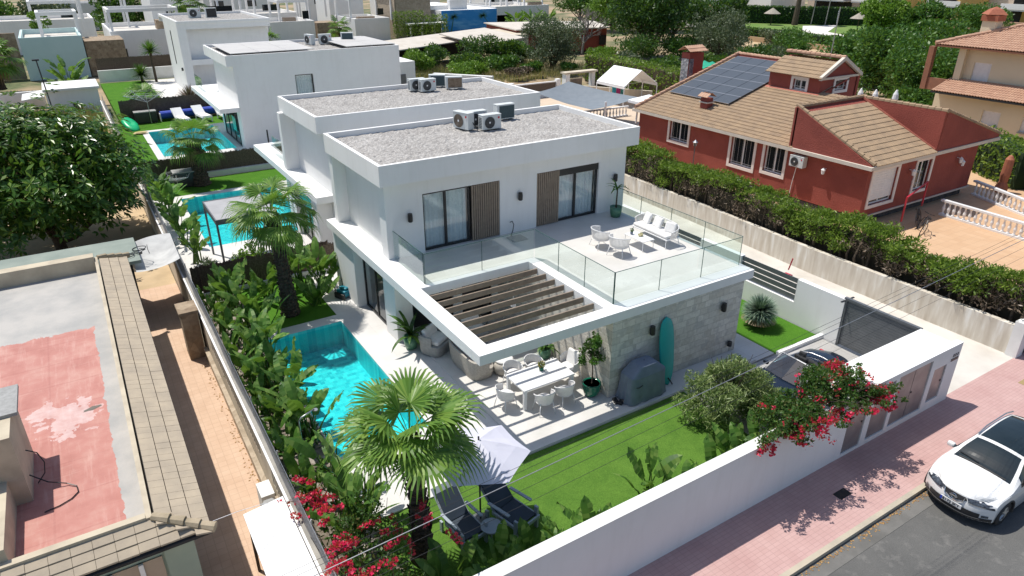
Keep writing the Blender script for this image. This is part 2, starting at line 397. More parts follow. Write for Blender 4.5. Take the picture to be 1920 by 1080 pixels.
# pools
POOLT, nt, p = newmat('caustic_speckled_pool_tiles'); w = coords(nt, 'World')
vo = nt.nodes.new('ShaderNodeTexVoronoi'); vo.feature = 'SMOOTH_F1'; vo.inputs['Scale'].default_value = 3.2
nt.links.new(mix(nt, .25, w, nt.nodes.new('ShaderNodeTexNoise').outputs['Color']), vo.inputs['Vector'])
b = brick(nt, w, 1, .16, .16, .004, (.20, .82, .80), (.05, .50, .56), (.3, .75, .76), .5)  # bright and dull tiles mixed to imitate caustic light speckle in the basin colour
nt.links.new(b.outputs['Color'], p.inputs['Base Color']); p.inputs['Roughness'].default_value = .4
WATER, nt, p = newmat('pool_water'); nt.nodes.remove(p); w = coords(nt, 'World')
t = nt.nodes.new('ShaderNodeBsdfRefraction'); t = nt.nodes.new('ShaderNodeBsdfTransparent'); t.inputs[0].default_value = (.42, .94, .96, 1)
g = nt.nodes.new('ShaderNodeBsdfGlossy'); g.inputs['Roughness'].default_value = .03
fr = nt.nodes.new('ShaderNodeFresnel'); fr.inputs[0].default_value = 1.33
bp = nt.nodes.new('ShaderNodeBump'); bp.inputs['Strength'].default_value = .9; bp.inputs['Distance'].default_value = .05
nt.links.new(noise(nt, w, 5.5, 3), bp.inputs['Height']); nt.links.new(bp.outputs[0], g.inputs['Normal']); nt.links.new(bp.outputs[0], fr.inputs['Normal'])
ms = nt.nodes.new('ShaderNodeMixShader'); nt.links.new(fr.outputs[0], ms.inputs[0]); nt.links.new(t.outputs[0], ms.inputs[1]); nt.links.new(g.outputs[0], ms.inputs[2])
nt.links.new(ms.outputs[0], nt.nodes['Material Output'].inputs[0])
def pool(x0, y0, x1, y1, name, dz=.95):
    m = M(); z = -.04 - dz; e = .004; x0 += e; y0 += e; x1 -= e; y1 -= e
    m.face([(x0, y0, z), (x1, y0, z), (x1, y1, z), (x0, y1, z)])
    for a, b_ in (((x0, y0), (x1, y0)), ((x1, y0), (x1, y1)), ((x1, y1), (x0, y1)), ((x0, y1), (x0, y0))):
        m.face([(a[0], a[1], z), (a[0], a[1], -.04), (b_[0], b_[1], -.04), (b_[0], b_[1], z)])
    struct(m.build(name + '_basin', POOLT))
    struct(M().face([(x0, y0, -.15), (x1, y0, -.15), (x1, y1, -.15), (x0, y1, -.15)]).build(name + '_water', WATER))
# ground slabs must not fill the pools: dig the base ground locally by lowering it
for o in list(COL.objects):
    if o.name == 'ground': bpy.data.objects.remove(o)
gm = M(); holes = [(PX0, PY0, PX1, PY1), P2, P3]
xs = sorted({-400., 500., *[h[0] for h in holes], *[h[2] for h in holes]}); ys = sorted({-150., 700., *[h[1] for h in holes], *[h[3] for h in holes]})
for i in range(len(xs) - 1):
    for j in range(len(ys) - 1):
        cx, cy = (xs[i] + xs[i + 1]) / 2, (ys[j] + ys[j + 1]) / 2
        if any(h[0] < cx < h[2] and h[1] < cy < h[3] for h in holes): continue
        gm.face([(xs[i], ys[j], -.46), (xs[i + 1], ys[j], -.46), (xs[i + 1], ys[j + 1], -.46), (xs[i], ys[j + 1], -.46)])
struct(gm.build('ground', FAR))
pool(PX0, PY0, PX1, PY1, 'pool'); pool(*P2, 'second_pool'); pool(*P3, 'third_pool')

# ================================================================ walls with openings
def wallbox(m, axis, a0, a1, c0, c1, z0, z1, ops=(), mi=0):
    """wall running along axis 'x' or 'y' from a0..a1, thickness c0..c1; ops = (a,b,za,zb)"""
    def bx(a, b, za, zb):
        if b - a < 1e-4 or zb - za < 1e-4: return
        if axis == 'x': m.box(a, c0, za, b, c1, zb, mi)
        else: m.box(c0, a, za, c1, b, zb, mi)
    p = a0
    for a, b, za, zb in sorted(ops):
        bx(p, a, z0, z1); bx(a, b, z0, za); bx(a, b, zb, z1); p = b
    bx(p, a1, z0, z1)
def sliding(root, axis, a0, a1, c, z0, z1, n=2, inn=1, fw=.06, curtain=True, fm=None, depth=.5, back=True, split=None):
    """framed glazing in plane c; inn = direction (+1/-1) of the room. frame, panes, curtain"""
    fm = fm or BLACK; f = M()
    def bx(m, a, b, ca, cb, za, zb):
        ca, cb = min(ca, cb), max(ca, cb)
        if axis == 'x': m.box(a, ca, za, b, cb, zb)
        else: m.box(ca, a, za, cb, b, zb)
    def sheet(m, a, b, c_, za, zb):
        if axis == 'x': m.face([(a, c_, za), (b, c_, za), (b, c_, zb), (a, c_, zb)])
        else: m.face([(c_, a, za), (c_, b, za), (c_, b, zb), (c_, a, zb)])
    t = .07 * inn
    bx(f, a0, a1, c, c + t, z1 - fw, z1); bx(f, a0, a1, c, c + t, z0, z0 + fw)
    div = split or [a0 + (a1 - a0) * k / n for k in range(1, n)]
    for a in (a0, a1 - fw): bx(f, a, a + fw, c, c + t, z0 + fw, z1 - fw)
    for a in div: bx(f, a - fw * .6, a + fw * .6, c + .002 * inn, c + t, z0 + fw, z1 - fw)
    fr = f.build('window_frame', fm, root)
    ed = [a0] + list(div) + [a1]
    for k in range(len(ed) - 1):
        g = M(); sheet(g, ed[k] + .05, ed[k + 1] - .05, c + .035 * inn, z0 + fw * .8, z1 - fw * .8)
        o = g.build('pane', WINGL); o.parent = fr; o.location = -Vector(root.location)
    if curtain:
        g = M(); N = int((a1 - a0) / .035); rows = []
        for z in (z0 + .05, z1 - .05):
            rows.append([((a0 + .08 + (a1 - a0 - .16) * i / N), c + inn * (.16 + .025 * math.sin(i * 1.3) + .012 * math.sin(i * .37 + z)), z) if axis == 'x' else (c + inn * (.16 + .025 * math.sin(i * 1.3)), (a0 + .08 + (a1 - a0 - .16) * i / N), z) for i in range(N + 1)])
        g.grid(rows); o = g.build('curtain', CURT, smooth=True); o.parent = fr; o.location = -Vector(root.location)
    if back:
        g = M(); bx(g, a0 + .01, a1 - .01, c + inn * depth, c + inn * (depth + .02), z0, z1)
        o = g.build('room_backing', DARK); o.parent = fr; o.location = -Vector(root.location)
    return fr
def lamp_part(root, x, y, z, nx, ny):
    m = M(); m.lathe([(.001, .16), (.075, .16), (.085, .06), (.085, -.11), (.06, -.14), (.001, -.14)], (x + nx * .10, y + ny * .10, z), 14)
    m.box(x - .03 + nx * .01, y - .03 + ny * .01, z - .04, x + .03 + nx * .03, y + .03 + ny * .03, z + .04)
    return m.build('wall_lamp', BLACK, root, smooth=False)

# ================================================================ MAIN VILLA
S, SB, RZ = 2.9, 2.6, 6.3     # terrace top, slab underside, roof top
V = thing('modern_villa', 'white two storey villa with glass railed terrace and slatted pergola beside the nearest pool', 'house', (5, 6, 0))
# ---- ground floor
m = M()
m.box(.18, 9.9, -.03, .75, 12.2, SB)                 # left end pier
m.box(.38, 6.55, -.03, .6, 7.55, SB)                 # pier before the glass
m.box(10.1, 4.6, -.03, 10.4, 12.2, SB)
m.box(.75, 12.0, -.03, 10.4, 12.2, SB)
wallbox(m, 'x', .6, 4.45, 6.55, 6.8, -.03, SB, [(1.0, 2.6, 0, 2.35), (2.95, 4.2, 0, 2.35)])
m.build('ground_floor_wall', WHITE, V)
m = M(); m.box(4.45, 0.0, -.03, 9.98, .3, SB - .001); m.box(4.45, .3, -.03, 4.75, 6.8, SB - .001); m.box(9.68, .3, -.03, 9.98, 4.6, SB - .001)
m.build('stone_cladding_wall', STONE, V)
sliding(V, 'y', 7.55, 9.9, .52, 0, SB - .02, 2, 1, .07, depth=2.2, curtain=False)
sliding(V, 'x', 1.0, 2.6, 6.62, 0, 2.35, 2, 1, .06, depth=.6, curtain=False)
sliding(V, 'x', 2.95, 4.2, 6.62, 0, 2.35, 1, 1, .06, depth=.6, curtain=False)
# ---- slab with pergola opening x .46..4.45, y .44..4.5
m = M()
m.box(0, 0, SB, 10.4, .44, S); m.box(0, .44, SB, .46, 12.2, S); m.box(4.45, .44, SB, 10.4, 4.5, S); m.box(.46, 4.5, SB, 10.4, 12.2, S)
m.build('terrace_slab', WHITE, V, bevel=.006)
M().box(.72, 4.72, S, 10.25, 7.2, S + .006).box(4.82, .52, S, 10.25, 4.72, S + .006).build('terrace_floor', TERR, V)
for i in range(7):
    y = .95 + i * .505
    M().box(.462, y - .02, 2.66, 4.448, y + .025, 2.84).build('pergola_slat', WOODSL, V)
# ---- upper volume
m = M()
YW = 7.1
wallbox(m, 'x', .5, 10.75, YW, YW + .3, S, 5.62, [(1.86, 4.9, S + .003, 5.0), (6.5, 9.42, S + .003, 5.0)])
m.box(.78, YW + .3, S, 1.0, 11.6, 5.62); m.box(.3, 11.6, S, 10.75, 11.95, 5.62); m.box(10.45, YW + .3, S, 10.75, 11.6, 5.62)
m.box(.5, YW + .3, S, .78, YW + .55, 5.62)
m.build('upper_wall', WHITE, V)
# roof fascia ring + gravel
m = M(); x0, y0, x1, y1 = .21, 6.63, 10.95, 12.0; t = .13
m.box(x0, y0, 5.6, x1, y0 + t, RZ); m.box(x0, y1 - t, 5.6, x1, y1, RZ); m.box(x0, y0 + t, 5.6, x0 + t, y1 - t, RZ); m.box(x1 - t, y0 + t, 5.6, x1, y1 - t, RZ)
m.box(x0 + t, y0 + t, 5.6, x1 - t, y1 - t, 5.9)
m.build('roof_parapet', WHITE, V, bevel=.006)
def gravel_sheet(x0, y0, x1, y1, z, root, amp=.03):
    nx, ny = int((x1 - x0) / .12), int((y1 - y0) / .12)
    g = M(); rr = np.random.default_rng(3); H = rr.normal(0, amp * .45, (ny + 1, nx + 1))
    g.grid([[(x0 + (x1 - x0) * i / nx, y0 + (y1 - y0) * j / ny, z + H[j, i]) for i in range(nx + 1)] for j in range(ny + 1)])
    return g.build('roof_gravel', GRAVELM, root)
gravel_sheet(x0 + t, y0 + t, x1 - t, y1 - t, 6.1, V)
# windows with slatted screens
sliding(V, 'x', 1.86, 3.72, YW + .1, S + .01, 5.0, 2, 1, .075, depth=.8, split=[2.75])
sliding(V, 'x', 7.5, 9.42, YW + .1, S + .01, 5.0, 2, 1, .075, depth=.8, split=[8.35])
def screen(a0, a1, c):
    m = M(); n = int((a1 - a0) / .085)
    for i in range(n): m.box(a0 + (a1 - a0) * (i + .12) / n, c - .02, S + .03, a0 + (a1 - a0) * (i + .8) / n, c + .02, 4.98)
    m.box(a0, c + .021, S + .03, a1, c + .04, 4.98, 1)
    m.build('slatted_screen', [WOODSL, BLACK], V)
screen(3.74, 4.9, YW + .03); screen(6.5, 7.55, YW + .03)
M().box(7.5, YW + .06, 4.72, 9.42, YW + .18, 5.0).build('shutter_box', BLACK, V)
for x in (1.33, 5.72, 10.2): lamp_part(V, x, YW, 4.28, 0, -1)
for x, z in ((5.95, 1.95), (9.05, 1.9)): lamp_part(V, x, 0, z, 0, -1)
M().lathe([(.001, .0), (.08, 0), (.08, .16), (.001, .16)], (9.6, -.1, .3), 12).build('wall_lamp', BLACK, V)
# glass railing panels
def gpanel(ax, a0, a1, c, z0=S - .12, z1=3.92):
    m = M(); t = .009
    if ax == 'x': m.box(a0, c - t, z0, a1, c + t, z1); m.box(a0, c - t - .001, z1, a1, c + t + .001, z1 + .012, 1); m.box(a0, c - t - .001, z0, a0 + .012, c + t + .001, z1, 1)
    else: m.box(c - t, a0, z0, c + t, a1, z1); m.box(c - t - .001, a0, z1, c + t + .001, a1, z1 + .012, 1); m.box(c - t - .001, a0, z0, c + t + .001, a0 + .012, z1, 1)
    m.build('glass_panel', [GLASS, GLEDGE], V)
def run(ax, a0, a1, c, n):
    for k in range(n): gpanel(ax, a0 + (a1 - a0) * k / n + .004, a0 + (a1 - a0) * (k + 1) / n - .004, c)
run('y', 4.75, 7.08, .7, 1); run('x', .7, 4.8, 4.7, 2); run('y', .5, 4.68, 4.82, 3); run('x', 4.83, 10.22, .5, 3); run('y', .52, 7.08, 10.24, 4)
# small valve hose at the foot of the upper wall
M().tube([(5.3, 7.05, 3.35), (5.33, 6.95, 3.42), (5.37, 6.9, 3.3), (5.3, 6.85, 3.1), (5.15, 6.75, 2.93)], .018, 6).build('hose', BLACK, V)
M().box(4.95, 6.2, 2.907, 5.55, 6.75, 2.93).build('drain_mat', GREYFAB, V)
# white pergola spot / fan hanging in the opening
M().tube([(3.1, 3.3, 2.62), (3.1, 3.3, 2.2)], .012, 5).lathe([(.001, 0), (.07, -.02), (.09, -.1), (.04, -.14), (.001, -.14)], (3.1, 3.3, 2.2), 10).build('hanging_lamp', WHP, V)

# ---------------------------------------------------------------- air conditioners
FANM = mat('fan_grille', (.06, .06, .06), (.035, .035, .035), 30, .6)
FINM = mat('condenser_fins', (.05, .09, .11), (.03, .05, .06), 50, .4, .4)
RUST = mat('rusty_fins', (.26, .19, .13), (.16, .11, .07), 9, .7)
REDL = mat('red_emblem', (.55, .03, .06), (.5, .03, .05), 3, .4)
ACW = mat('ac_casing', (.66, .68, .67), (.60, .63, .62), 3, .45)
def ac(loc, rz, label, w=.84, d=.33, h=.58, back=False, group='air conditioners on the flat roofs', fin=None, warm=False):
    """front (fan) faces local -y"""
    t = thing('air_conditioner', label, 'air conditioner', loc, rz, group)
    M().box(-w / 2, -d / 2, .04, w / 2, d / 2, h).box(-w / 2 - .01, -d / 2 - .01, h, w / 2 + .01, d / 2 + .01, h + .02).build('casing', ACW, t, local=True, bevel=.02)
    fx = -w * .12; m = M(); r0 = h * .38
    def disc(r, y, n=24): return [(fx + r * math.cos(2 * math.pi * i / n), y, h * .52 + r * math.sin(2 * math.pi * i / n)) for i in range(n)]
    m.face(disc(r0, -d / 2 - .012), 0)
    for rr in (.25, .45, .65, .85, 1.):
        c = disc(r0 * rr, -d / 2 - .02); m.tube(c + [c[0]], .005, 4, 1, cap=False)
    m.face(disc(r0 * .18, -d / 2 - .024, 10), 2)
    m.build('fan_grille', [RUST if warm else FANM, GREYM, WHP], t, local=True)
    m = M()
    for k in range(7):
        z = .1 + k * (h - .16) / 7
        m.box(-w / 2 - .006, -d / 2 + .06, z, -w / 2 + .001, d / 2 - .05, z + .035)
    m.build('side_vent', GREYM, t, local=True)
    M().box(-w / 2 + .03, d / 2 - .001, .08, w / 2 - .1, d / 2 + .008, h - .04).build('condenser', fin or FINM, t, local=True)
    M().face([(w * .36 + .045 * math.cos(a * .628), -d / 2 - .012, h * .8 + .045 * math.sin(a * .628)) for a in range(10)]).build('emblem', REDL, t, local=True)
    M().box(w * .3, d / 2 - .12, 0, w * .36, d / 2 - .02, .05).box(-w * .36, -d / 2, 0, -w * .3, d / 2, .05).box(w * .3, -d / 2, 0, w * .36, d / 2 - .13, .05).build('foot', GREYM, t, local=True)
    return t
ac((6.2, 9.98, 6.12), 0, 'foremost air conditioner with round dark fan and red emblem on the nearest gravel roof')
ac((5.35, 10.55, 6.12), math.radians(-74), 'air conditioner turned sideways with beige fan, leftmost on the nearest gravel roof', h=.66, warm=True)
ac((7.65, 11.3, 6.12), math.radians(180), 'air conditioner showing its dark back at the rear parapet of the nearest gravel roof', h=.62)
ac((6.0, 10.75, 6.12), math.radians(0), 'plain white air conditioner tucked behind the front one on the nearest gravel roof', h=.6)
M().tube([(5.5, 10.2, 6.5), (5.62, 10.15, 6.3), (5.8, 10.3, 6.16), (6.1, 10.4, 6.14)], .02, 6).build('air_conditioner_pipe', BLACK)
tag(COL.objects['air_conditioner_pipe'], 'black insulated pipe looping between air conditioners on nearest gravel roof', 'pipe')
for k, (x, y, r, h, lab, wm) in enumerate(((7.85, 19.0, 4, .6, 'white air conditioner with round fan and red emblem on the second gravel roof', False),
        (9.35, 19.0, 160, .6, 'air conditioner showing brown fins, rightmost on the second gravel roof', True),
        (8.9, 20.0, 150, .6, 'air conditioner with teal fins close to the rear parapet of the second gravel roof', False),
        (7.5, 19.5, 0, .58, 'white air conditioner half hidden behind the fan unit on the second gravel roof', False))):
    ac((x, y, 6.12), math.radians(r), lab, h=h, fin=RUST if wm else None)
for x, y, r, lab in ((9.2, 42.6, -75, 'upright air conditioner seen side on, leftmost on the solar panel roof'), (10.3, 42.3, 3, 'air conditioner with dark round fan in the middle of the solar panel roof'), (12.2, 42.6, 155, 'air conditioner with its finned back turned, rightmost on the solar panel roof')):
    ac((x, y, 6.12), math.radians(r), lab, w=.95, h=.75)
ac((5.5, 70, 6.5), math.radians(4), 'air conditioner with large round fan on the narrow white house roof', w=1.2, d=.45, h=.95)
ac((7.1, 69.8, 6.5), math.radians(180), 'black backed air conditioner beside the fan unit on the narrow white house roof', w=1.1, d=.45, h=.95, fin=BLACK)

# ================================================================ SECOND, THIRD, FOURTH VILLA
TURQ = mat('turquoise_panel', (.02, .50, .42), (.02, .46, .39), 2, .3)
V2 = thing('modern_villa', 'white villa with gravel roof and cantilevered frame, directly behind the nearest villa', 'house', (5, 18, 0))
m = M()
m.box(1.3, 15.2, -.03, 11.4, 20.4, 5.62); m.box(.65, 20.0, -.03, 1.3, 20.4, 5.62)
m.box(.6, 15.5, -.03, 1.3, 16.3, 2.6); m.box(.6, 19.0, -.03, 1.3, 19.4, 2.6); m.build('wall', WHITE, V2)
m = M(); x0, y0, x1, y1 = .84, 14.95, 11.95, 20.65
m.box(x0, y0, 5.6, x1, y0 + t, RZ); m.box(x0, y1 - t, 5.6, x1, y1, RZ); m.box(x0, y0 + t, 5.6, x0 + t, y1 - t, RZ); m.box(x1 - t, y0 + t, 5.6, x1, y1 - t, RZ); m.box(x0 + t, y0 + t, 5.6, x1 - t, y1 - t, 5.9)
m.build('roof_parapet', WHITE, V2, bevel=.006); gravel_sheet(x0 + t, y0 + t, x1 - t, y1 - t, 6.1, V2)
m = M(); m.box(.5, 15.0, SB, 1.29, 26.1, S); m.box(1.29, 25.65, SB, 11, 26.1, S); m.box(1.29, 20.65, SB, 11, 21.1, S); m.box(4.8, 21.1, SB, 11, 25.65, S)
m.build('terrace_frame', WHITE, V2, bevel=.006)
for k in range(7): M().box(1.3, 21.6 + k * .6, 2.66, 4.79, 21.65 + k * .6, 2.84).build('pergola_slat', WOODSL, V2)
m = M(); m.box(.95, 20.7, S - .1, .97, 23.5, 3.9); m.build('glass_panel', GLASS, V2)
sliding(V2, 'y', 16.35, 18.95, .8, 0, 2.6, 2, 1, .08, depth=.45, curtain=False)
M().box(.77, 17.0, 1.7, .79, 18.8, 2.3).build('turquoise_strip', TURQ, V2)
lamp_part(V2, .6, 15.8, 2.0, -1, 0)

V3 = thing('modern_villa', 'white villa with pale rooftop solar panels and one small curtained window in its side', 'house', (8, 40, 0))
m = M()
wallbox(m, 'x', 2.25, 14.3, 37.36, 37.9, -.03, 5.6, [(6.3, 7.6, 3.0, 4.75)])
m.box(2.25, 37.9, S, 2.5, 44, 5.6); m.box(14.0, 37.9, -.03, 14.3, 44, 5.6); m.box(2.25, 44, -.03, 14.3, 44.4, 5.6); m.box(2.25, 37.9, -.03, 2.5, 38.6, S); m.build('wall', WHITE, V3)
x0, y0, x1, y1 = 1.85, 37.355, 14.305, 45.2
m = M(); m.box(x0, y0, 5.6, x1, y0 + t, RZ); m.box(x0, y1 - t, 5.6, x1, y1, RZ); m.box(x0, y0 + t, 5.6, x0 + t, y1 - t, RZ); m.box(x1 - t, y0 + t, 5.6, x1, y1 - t, RZ); m.box(x0 + t, y0 + t, 5.6, x1 - t, y1 - t, 5.9)
m.build('roof_parapet', WHITE, V3, bevel=.006); gravel_sheet(x0 + t, y0 + t, x1 - t, y1 - t, 6.12, V3)
sliding(V3, 'x', 6.3, 7.6, 37.5, 3.0, 4.75, 1, 1, .07, depth=.5)
m = M(); m.box(.95, 37.36, SB, 2.245, 48.7, S); m.box(2.245, 45.3, SB, 8, 48.7, S); m.build('terrace_slab', WHITE, V3, bevel=.006)
M().box(1.3, 45.3, S - .1, 1.32, 48.3, 3.9).build('glass_panel', GLASS, V3)
sliding(V3, 'y', 38.6, 43.6, 2.2, 0, 2.6, 3, 1, .1, depth=.5, curtain=False)
M().box(2.16, 39.2, .9, 2.18, 40.3, 1.9).build('turquoise_strip', TURQ, V3)
lamp_part(V3, 2.1, 38.0, 2.2, -1, 0)
PVP = mat('pale_solar_panel', (.52, .51, .49), (.46, .45, .44), .6, .7)
def pv(root_label, x, y, nx, ny, w, l, z, grp, m_, tilt=.03, gap=.02, name='solar_panel'):
    o0 = None
    for i in range(nx):
        for j in range(ny):
            if o0 is None:
                o0 = thing(name, root_label, 'solar panel', (x, y, z), 0, grp)
                M().obox((w / 2, l / 2, .05), (w - gap, l - gap, .04)).build('panel_face', m_, o0, local=True)
                M().box(0.02, .02, -.1, .08, .08, .03).box(w - .1, l - .1, -.1, w - .04, l - .04, .03).build('rail', GREYM, o0, local=True)
            else: dup(o0, (x + i * w, y + j * l, z), 0, '%s pale solar panel in the %s row of the %s' % (('leftmost', 'middle', 'rightmost')[i] if nx == 3 else ('left', 'right')[i], ('front', 'rear')[j], root_label.replace('pale solar panel in the ', '')))
    o0['label'] = '%s pale solar panel in the front row of the %s' % ('leftmost' if nx == 3 else 'left', root_label.replace('pale solar panel in the ', ''))
pv('pale solar panel in the left array on the third villa', 2.3, 37.75, 3, 2, 1.9, 3.2, 6.32, 'pale solar panels on the left half of the roof', PVP)
pv('pale solar panel in the right array on the third villa', 12.3 - 1.9 * 1 + .0, 37.75, 2, 2, 1.9, 3.2, 6.32, 'pale solar panels on the right half of the roof', PVP)

V4 = thing('modern_villa', 'narrow white villa with slit window, far left behind the villa with solar panels', 'house', (6, 65, 0))
m = M(); m.box(2.6, 62.8, -.03, 3.4, 72, 6.5); m.box(3.4, 63.6, 2.9, 11.2, 72, 6.0); m.box(3.4, 64.4, -.03, 11.2, 72, 2.9); m.box(3.4, 62.8, 2.7, 11.2, 64.4, 3.2); m.build('wall', WHITE, V4)
m = M(); m.box(2.6, 62.75, 6.5, 11.4, 62.95, 6.75); m.box(2.6, 75, 6.0, 11.4, 75.2, 6.75); m.box(2.6, 62.95, 6.5, 2.8, 75, 6.75); m.box(11.2, 62.95, 6.0, 11.4, 75, 6.75); m.box(3.4, 62.8, 6.0, 11.2, 63.6, 6.5); m.box(2.8, 62.95, 6.0, 11.2, 75, 6.45); m.build('roof_parapet', WHITE, V4)
gravel_sheet(2.8, 62.95, 11.2, 75, 6.52, V4)
M().box(2.57, 67.5, 2.4, 2.62, 67.9, 5.6).build('slit_window', DARK, V4)
lamp_part(V4, 2.6, 63.6, 2.3, -1, 0)
M().box(9.2, 64.36, 1.7, 9.9, 64.41, 2.3).build('window', DARK, V4)
# ================================================================ LEFT: boundary wall, mesh fence, path, tiled roof house
def louver(name, root, x0, y0, x1, y1): pass
MESHF, nt, p = newmat('grey_shade_mesh'); nt.nodes.remove(p)
df = nt.nodes.new('ShaderNodeBsdfDiffuse'); df.inputs[0].default_value = (.30, .30, .31, 1); tr = nt.nodes.new('ShaderNodeBsdfTransparent')
ms = nt.nodes.new('ShaderNodeMixShader'); ms.inputs[0].default_value = .35
nt.links.new(df.outputs[0], ms.inputs[1]); nt.links.new(tr.outputs[0], ms.inputs[2]); nt.links.new(ms.outputs[0], nt.nodes['Material Output'].inputs[0])
PLASTER = mat('old_cream_plaster', (.66, .59, .47), (.50, .43, .33), 1.1, .9, bs=.4, bscale=9, bdist=.02)
BW = thing('boundary_wall', 'long cream garden wall with openwork blocks and white coping beside the tiled path', 'wall', (-5.3, 7, 0))
m = M(); z0, z1 = .98, 1.52
def bwx(y): return -5.38 + (y + 5) * .0028
segs = [(-5.1, .35, 1), (.35, 1.5, 0), (1.5, 7.6, 1), (7.6, 9.1, 0), (9.1, 13.2, 1), (13.2, 24, 1)]
m.box(-5.42, -5.2, -.4, -5.24, 54, .98)
for a, b, op in segs:
    if not op: m.box(-5.42, a, .98, -5.24, b, 1.52); continue
    n = int((b - a) / .185); st = (b - a) / n
    for k in range(n + 1):
        yy = a + k * st; m.box(-5.42, yy - .042, .98, -5.4155, yy + .042, 1.52)
m.box(-5.42, 24, .98, -5.24, 54, 1.52)
m.build('wall', PLASTER, BW)
M().box(-5.415, -5.2, .981, -5.25, 24, 1.519).build('block_backing', DARK, BW)
M().box(-5.44, -5.2, 1.523, -5.385, 54, 1.56).build('coping', WHITE, BW); M().box(-5.384, -5.2, 1.521, -5.24, 54, 1.54).build('wall_top', CONC, BW)
M().box(-5.53, -5.2, -.02, -5.43, 8.9, .42).box(-5.56, -5.2, .42, -5.43, 8.9, .47).box(-5.5, -.7, -.02, -5.43, .0, .9).build('stone_footing', RUBBLE2, BW)
MF = thing('mesh_fence', 'tall grey shade mesh fence on steel posts along the left edge of the gardens', 'fence', (-5.0, 10, 0))
m = M(); nn = 60
m.grid([[(-5.30 + .02 * math.sin(i * 1.1), -5.1 + i * 1.0, z) for i in range(nn)] for z in (1.545, 2.05)]); m.build('mesh', MESHF, MF)
for k in range(24): M().tube([(-5.27, -5 + k * 2.5, 1.54), (-5.27, -5 + k * 2.5, 2.12)], .018, 6).build('post', STEEL, MF)
M().tube([(-5.30, -5.1, 2.06), (-5.30, 54, 2.06)], .008, 5).build('rail', STEEL, MF)

o = M().box(-6.0, 9.1, -.01, -5.5, 9.85, 1.68).box(-6.06, 9.04, 1.68, -5.46, 9.92, 1.78).build('stone_pillar', RUBBLE); tag(o, 'square brown stone pillar standing against the cream wall on the tiled path', 'pillar')
o = M().box(-5.95, 9.9, -.01, -5.46, 10.0, 1.5).build('green_gate_leaf', mat('green_paint', (.05, .25, .14), (.04, .2, .11), 4, .5)); tag(o, 'green gate leaf folded open behind the brown stone pillar', 'gate')
# stone clutter and white shelter by the wall
SHW = mat('white_sheet', (.85, .85, .85), (.82, .82, .82), 2, .6)
t = thing('lean_to_shelter', 'white sheet roofed lean-to against the cream wall at the bottom of the photo', 'shelter', (-5.8, -2.8, 0))
M().slab([(-6.32, -1.0, 1.52), (-5.48, -1.0, 1.62), (-5.48, -5.4, 1.62), (-6.32, -5.4, 1.52)], (0, 0, .05)).build('roof_sheet', SHW, t)
for y in (-1.1, -3.2, -5.2): M().box(-6.28, y - .03, 0, -6.22, y + .03, 1.515).build('post', BARK, t)
M().box(-5.6, -5.3, 0, -5.5, -1.1, 1.55).build('back_board', BARK, t)
rb = thing('stone_slabs', 'loose grey broken stone slabs piled beside the white lean-to roof', 'stones', (-5.8, -.6, 0))
for x, y, z, s, r_ in ((-5.9, -.75, .95, .38, .3), (-5.7, -.45, 1.1, .34, 1.), (-5.95, -.45, .9, .3, 2.), (-5.68, -.8, 1.12, .24, .4)):
    o = M().lathe([(.001, 0), (s * .5, 0), (s * .52, .04), (.001, .05)], (0, 0, 0), 6).build('slab', GREYFAB, rb, local=True); o.location = (x + 5.8, y + .6, z)
M().box(-6.05, -.98, 0, -5.5, -.2, .9).build('plinth', PLASTER, rb)
M().box(-5.78, .05, 0, -5.48, .6, .95).build('block', WHITE2, rb)
# shade sail + bicycle
SAILM = mat('grey_white_canvas', (.55, .55, .53), (.42, .42, .41), 2, .85)
m = M(); N = 14; rows = []
A, B, C_, D = Vector((-6.75, 15.3, 2.25)), Vector((-5.3, 15.6, 2.3)), Vector((-5.35, 12.9, 2.2)), Vector((-6.85, 12.6, 2.1))
for i in range(N + 1):
    u = i / N; r_ = []
    for j in range(N + 1):
        w_ = j / N; pnt = A.lerp(B, w_).lerp(D.lerp(C_, w_), u); e = 16 * u * (1 - u) * w_ * (1 - w_)
        pnt = pnt + Vector((0, (u - .5) * -.5 * 4 * w_ * (1 - w_), -.32 * e)); r_.append(pnt)
    rows.append(r_)
m.grid(rows); o = m.build('shade_sail', SAILM, smooth=True); tag(o, 'pale canvas shade sail stretched over the end of the tiled path', 'shade sail')
def bike(loc, rz, lean, label):
    t = thing('bicycle', label, 'bicycle', loc, rz)
    for x in (-.52, .52):
        c = [(x + .33 * math.cos(a * math.pi / 10), 0, .34 + .33 * math.sin(a * math.pi / 10)) for a in range(21)]
        M().tube(c, .022, 5, cap=False).build('wheel', BLACK, t, local=True)
    M().tube([(-.52, 0, .34), (-.15, 0, .75), (.38, 0, .8), (.52, 0, .34)], .018, 5).tube([(-.52, 0, .34), (-.02, 0, .34), (.38, 0, .78)], .018, 5).tube([(-.02, 0, .34), (-.17, 0, .85)], .018, 5).build('frame', BLACK, t, local=True)
    M().obox((-.18, 0, .88), (.22, .12, .05)).build('saddle', BLACK, t, local=True)
    M().tube([(.38, -.25, .95), (.38, 0, .92), (.38, .25, .95)], .015, 5).build('handlebar', BLACK, t, local=True)
    t.rotation_euler = (lean, 0, rz); return t
bk_ = bike((-6.95, 13.9, 2.44), .9, 1.5, 'dark bicycle frame lying on the green grey roof strip beside the shade sail'); bk_.scale = (.7, .7, .7)
o = M().tube([(-5.75, 10.1, 1.2), (-5.8, 10.1, .6), (-5.7, 10.2, .1)], .03, 6).build('garden_hose', mat('hose_green', (.10, .40, .25), (.08, .35, .2), 3, .5)); tag(o, 'green garden hose hanging on the wall in the shaded path', 'hose')
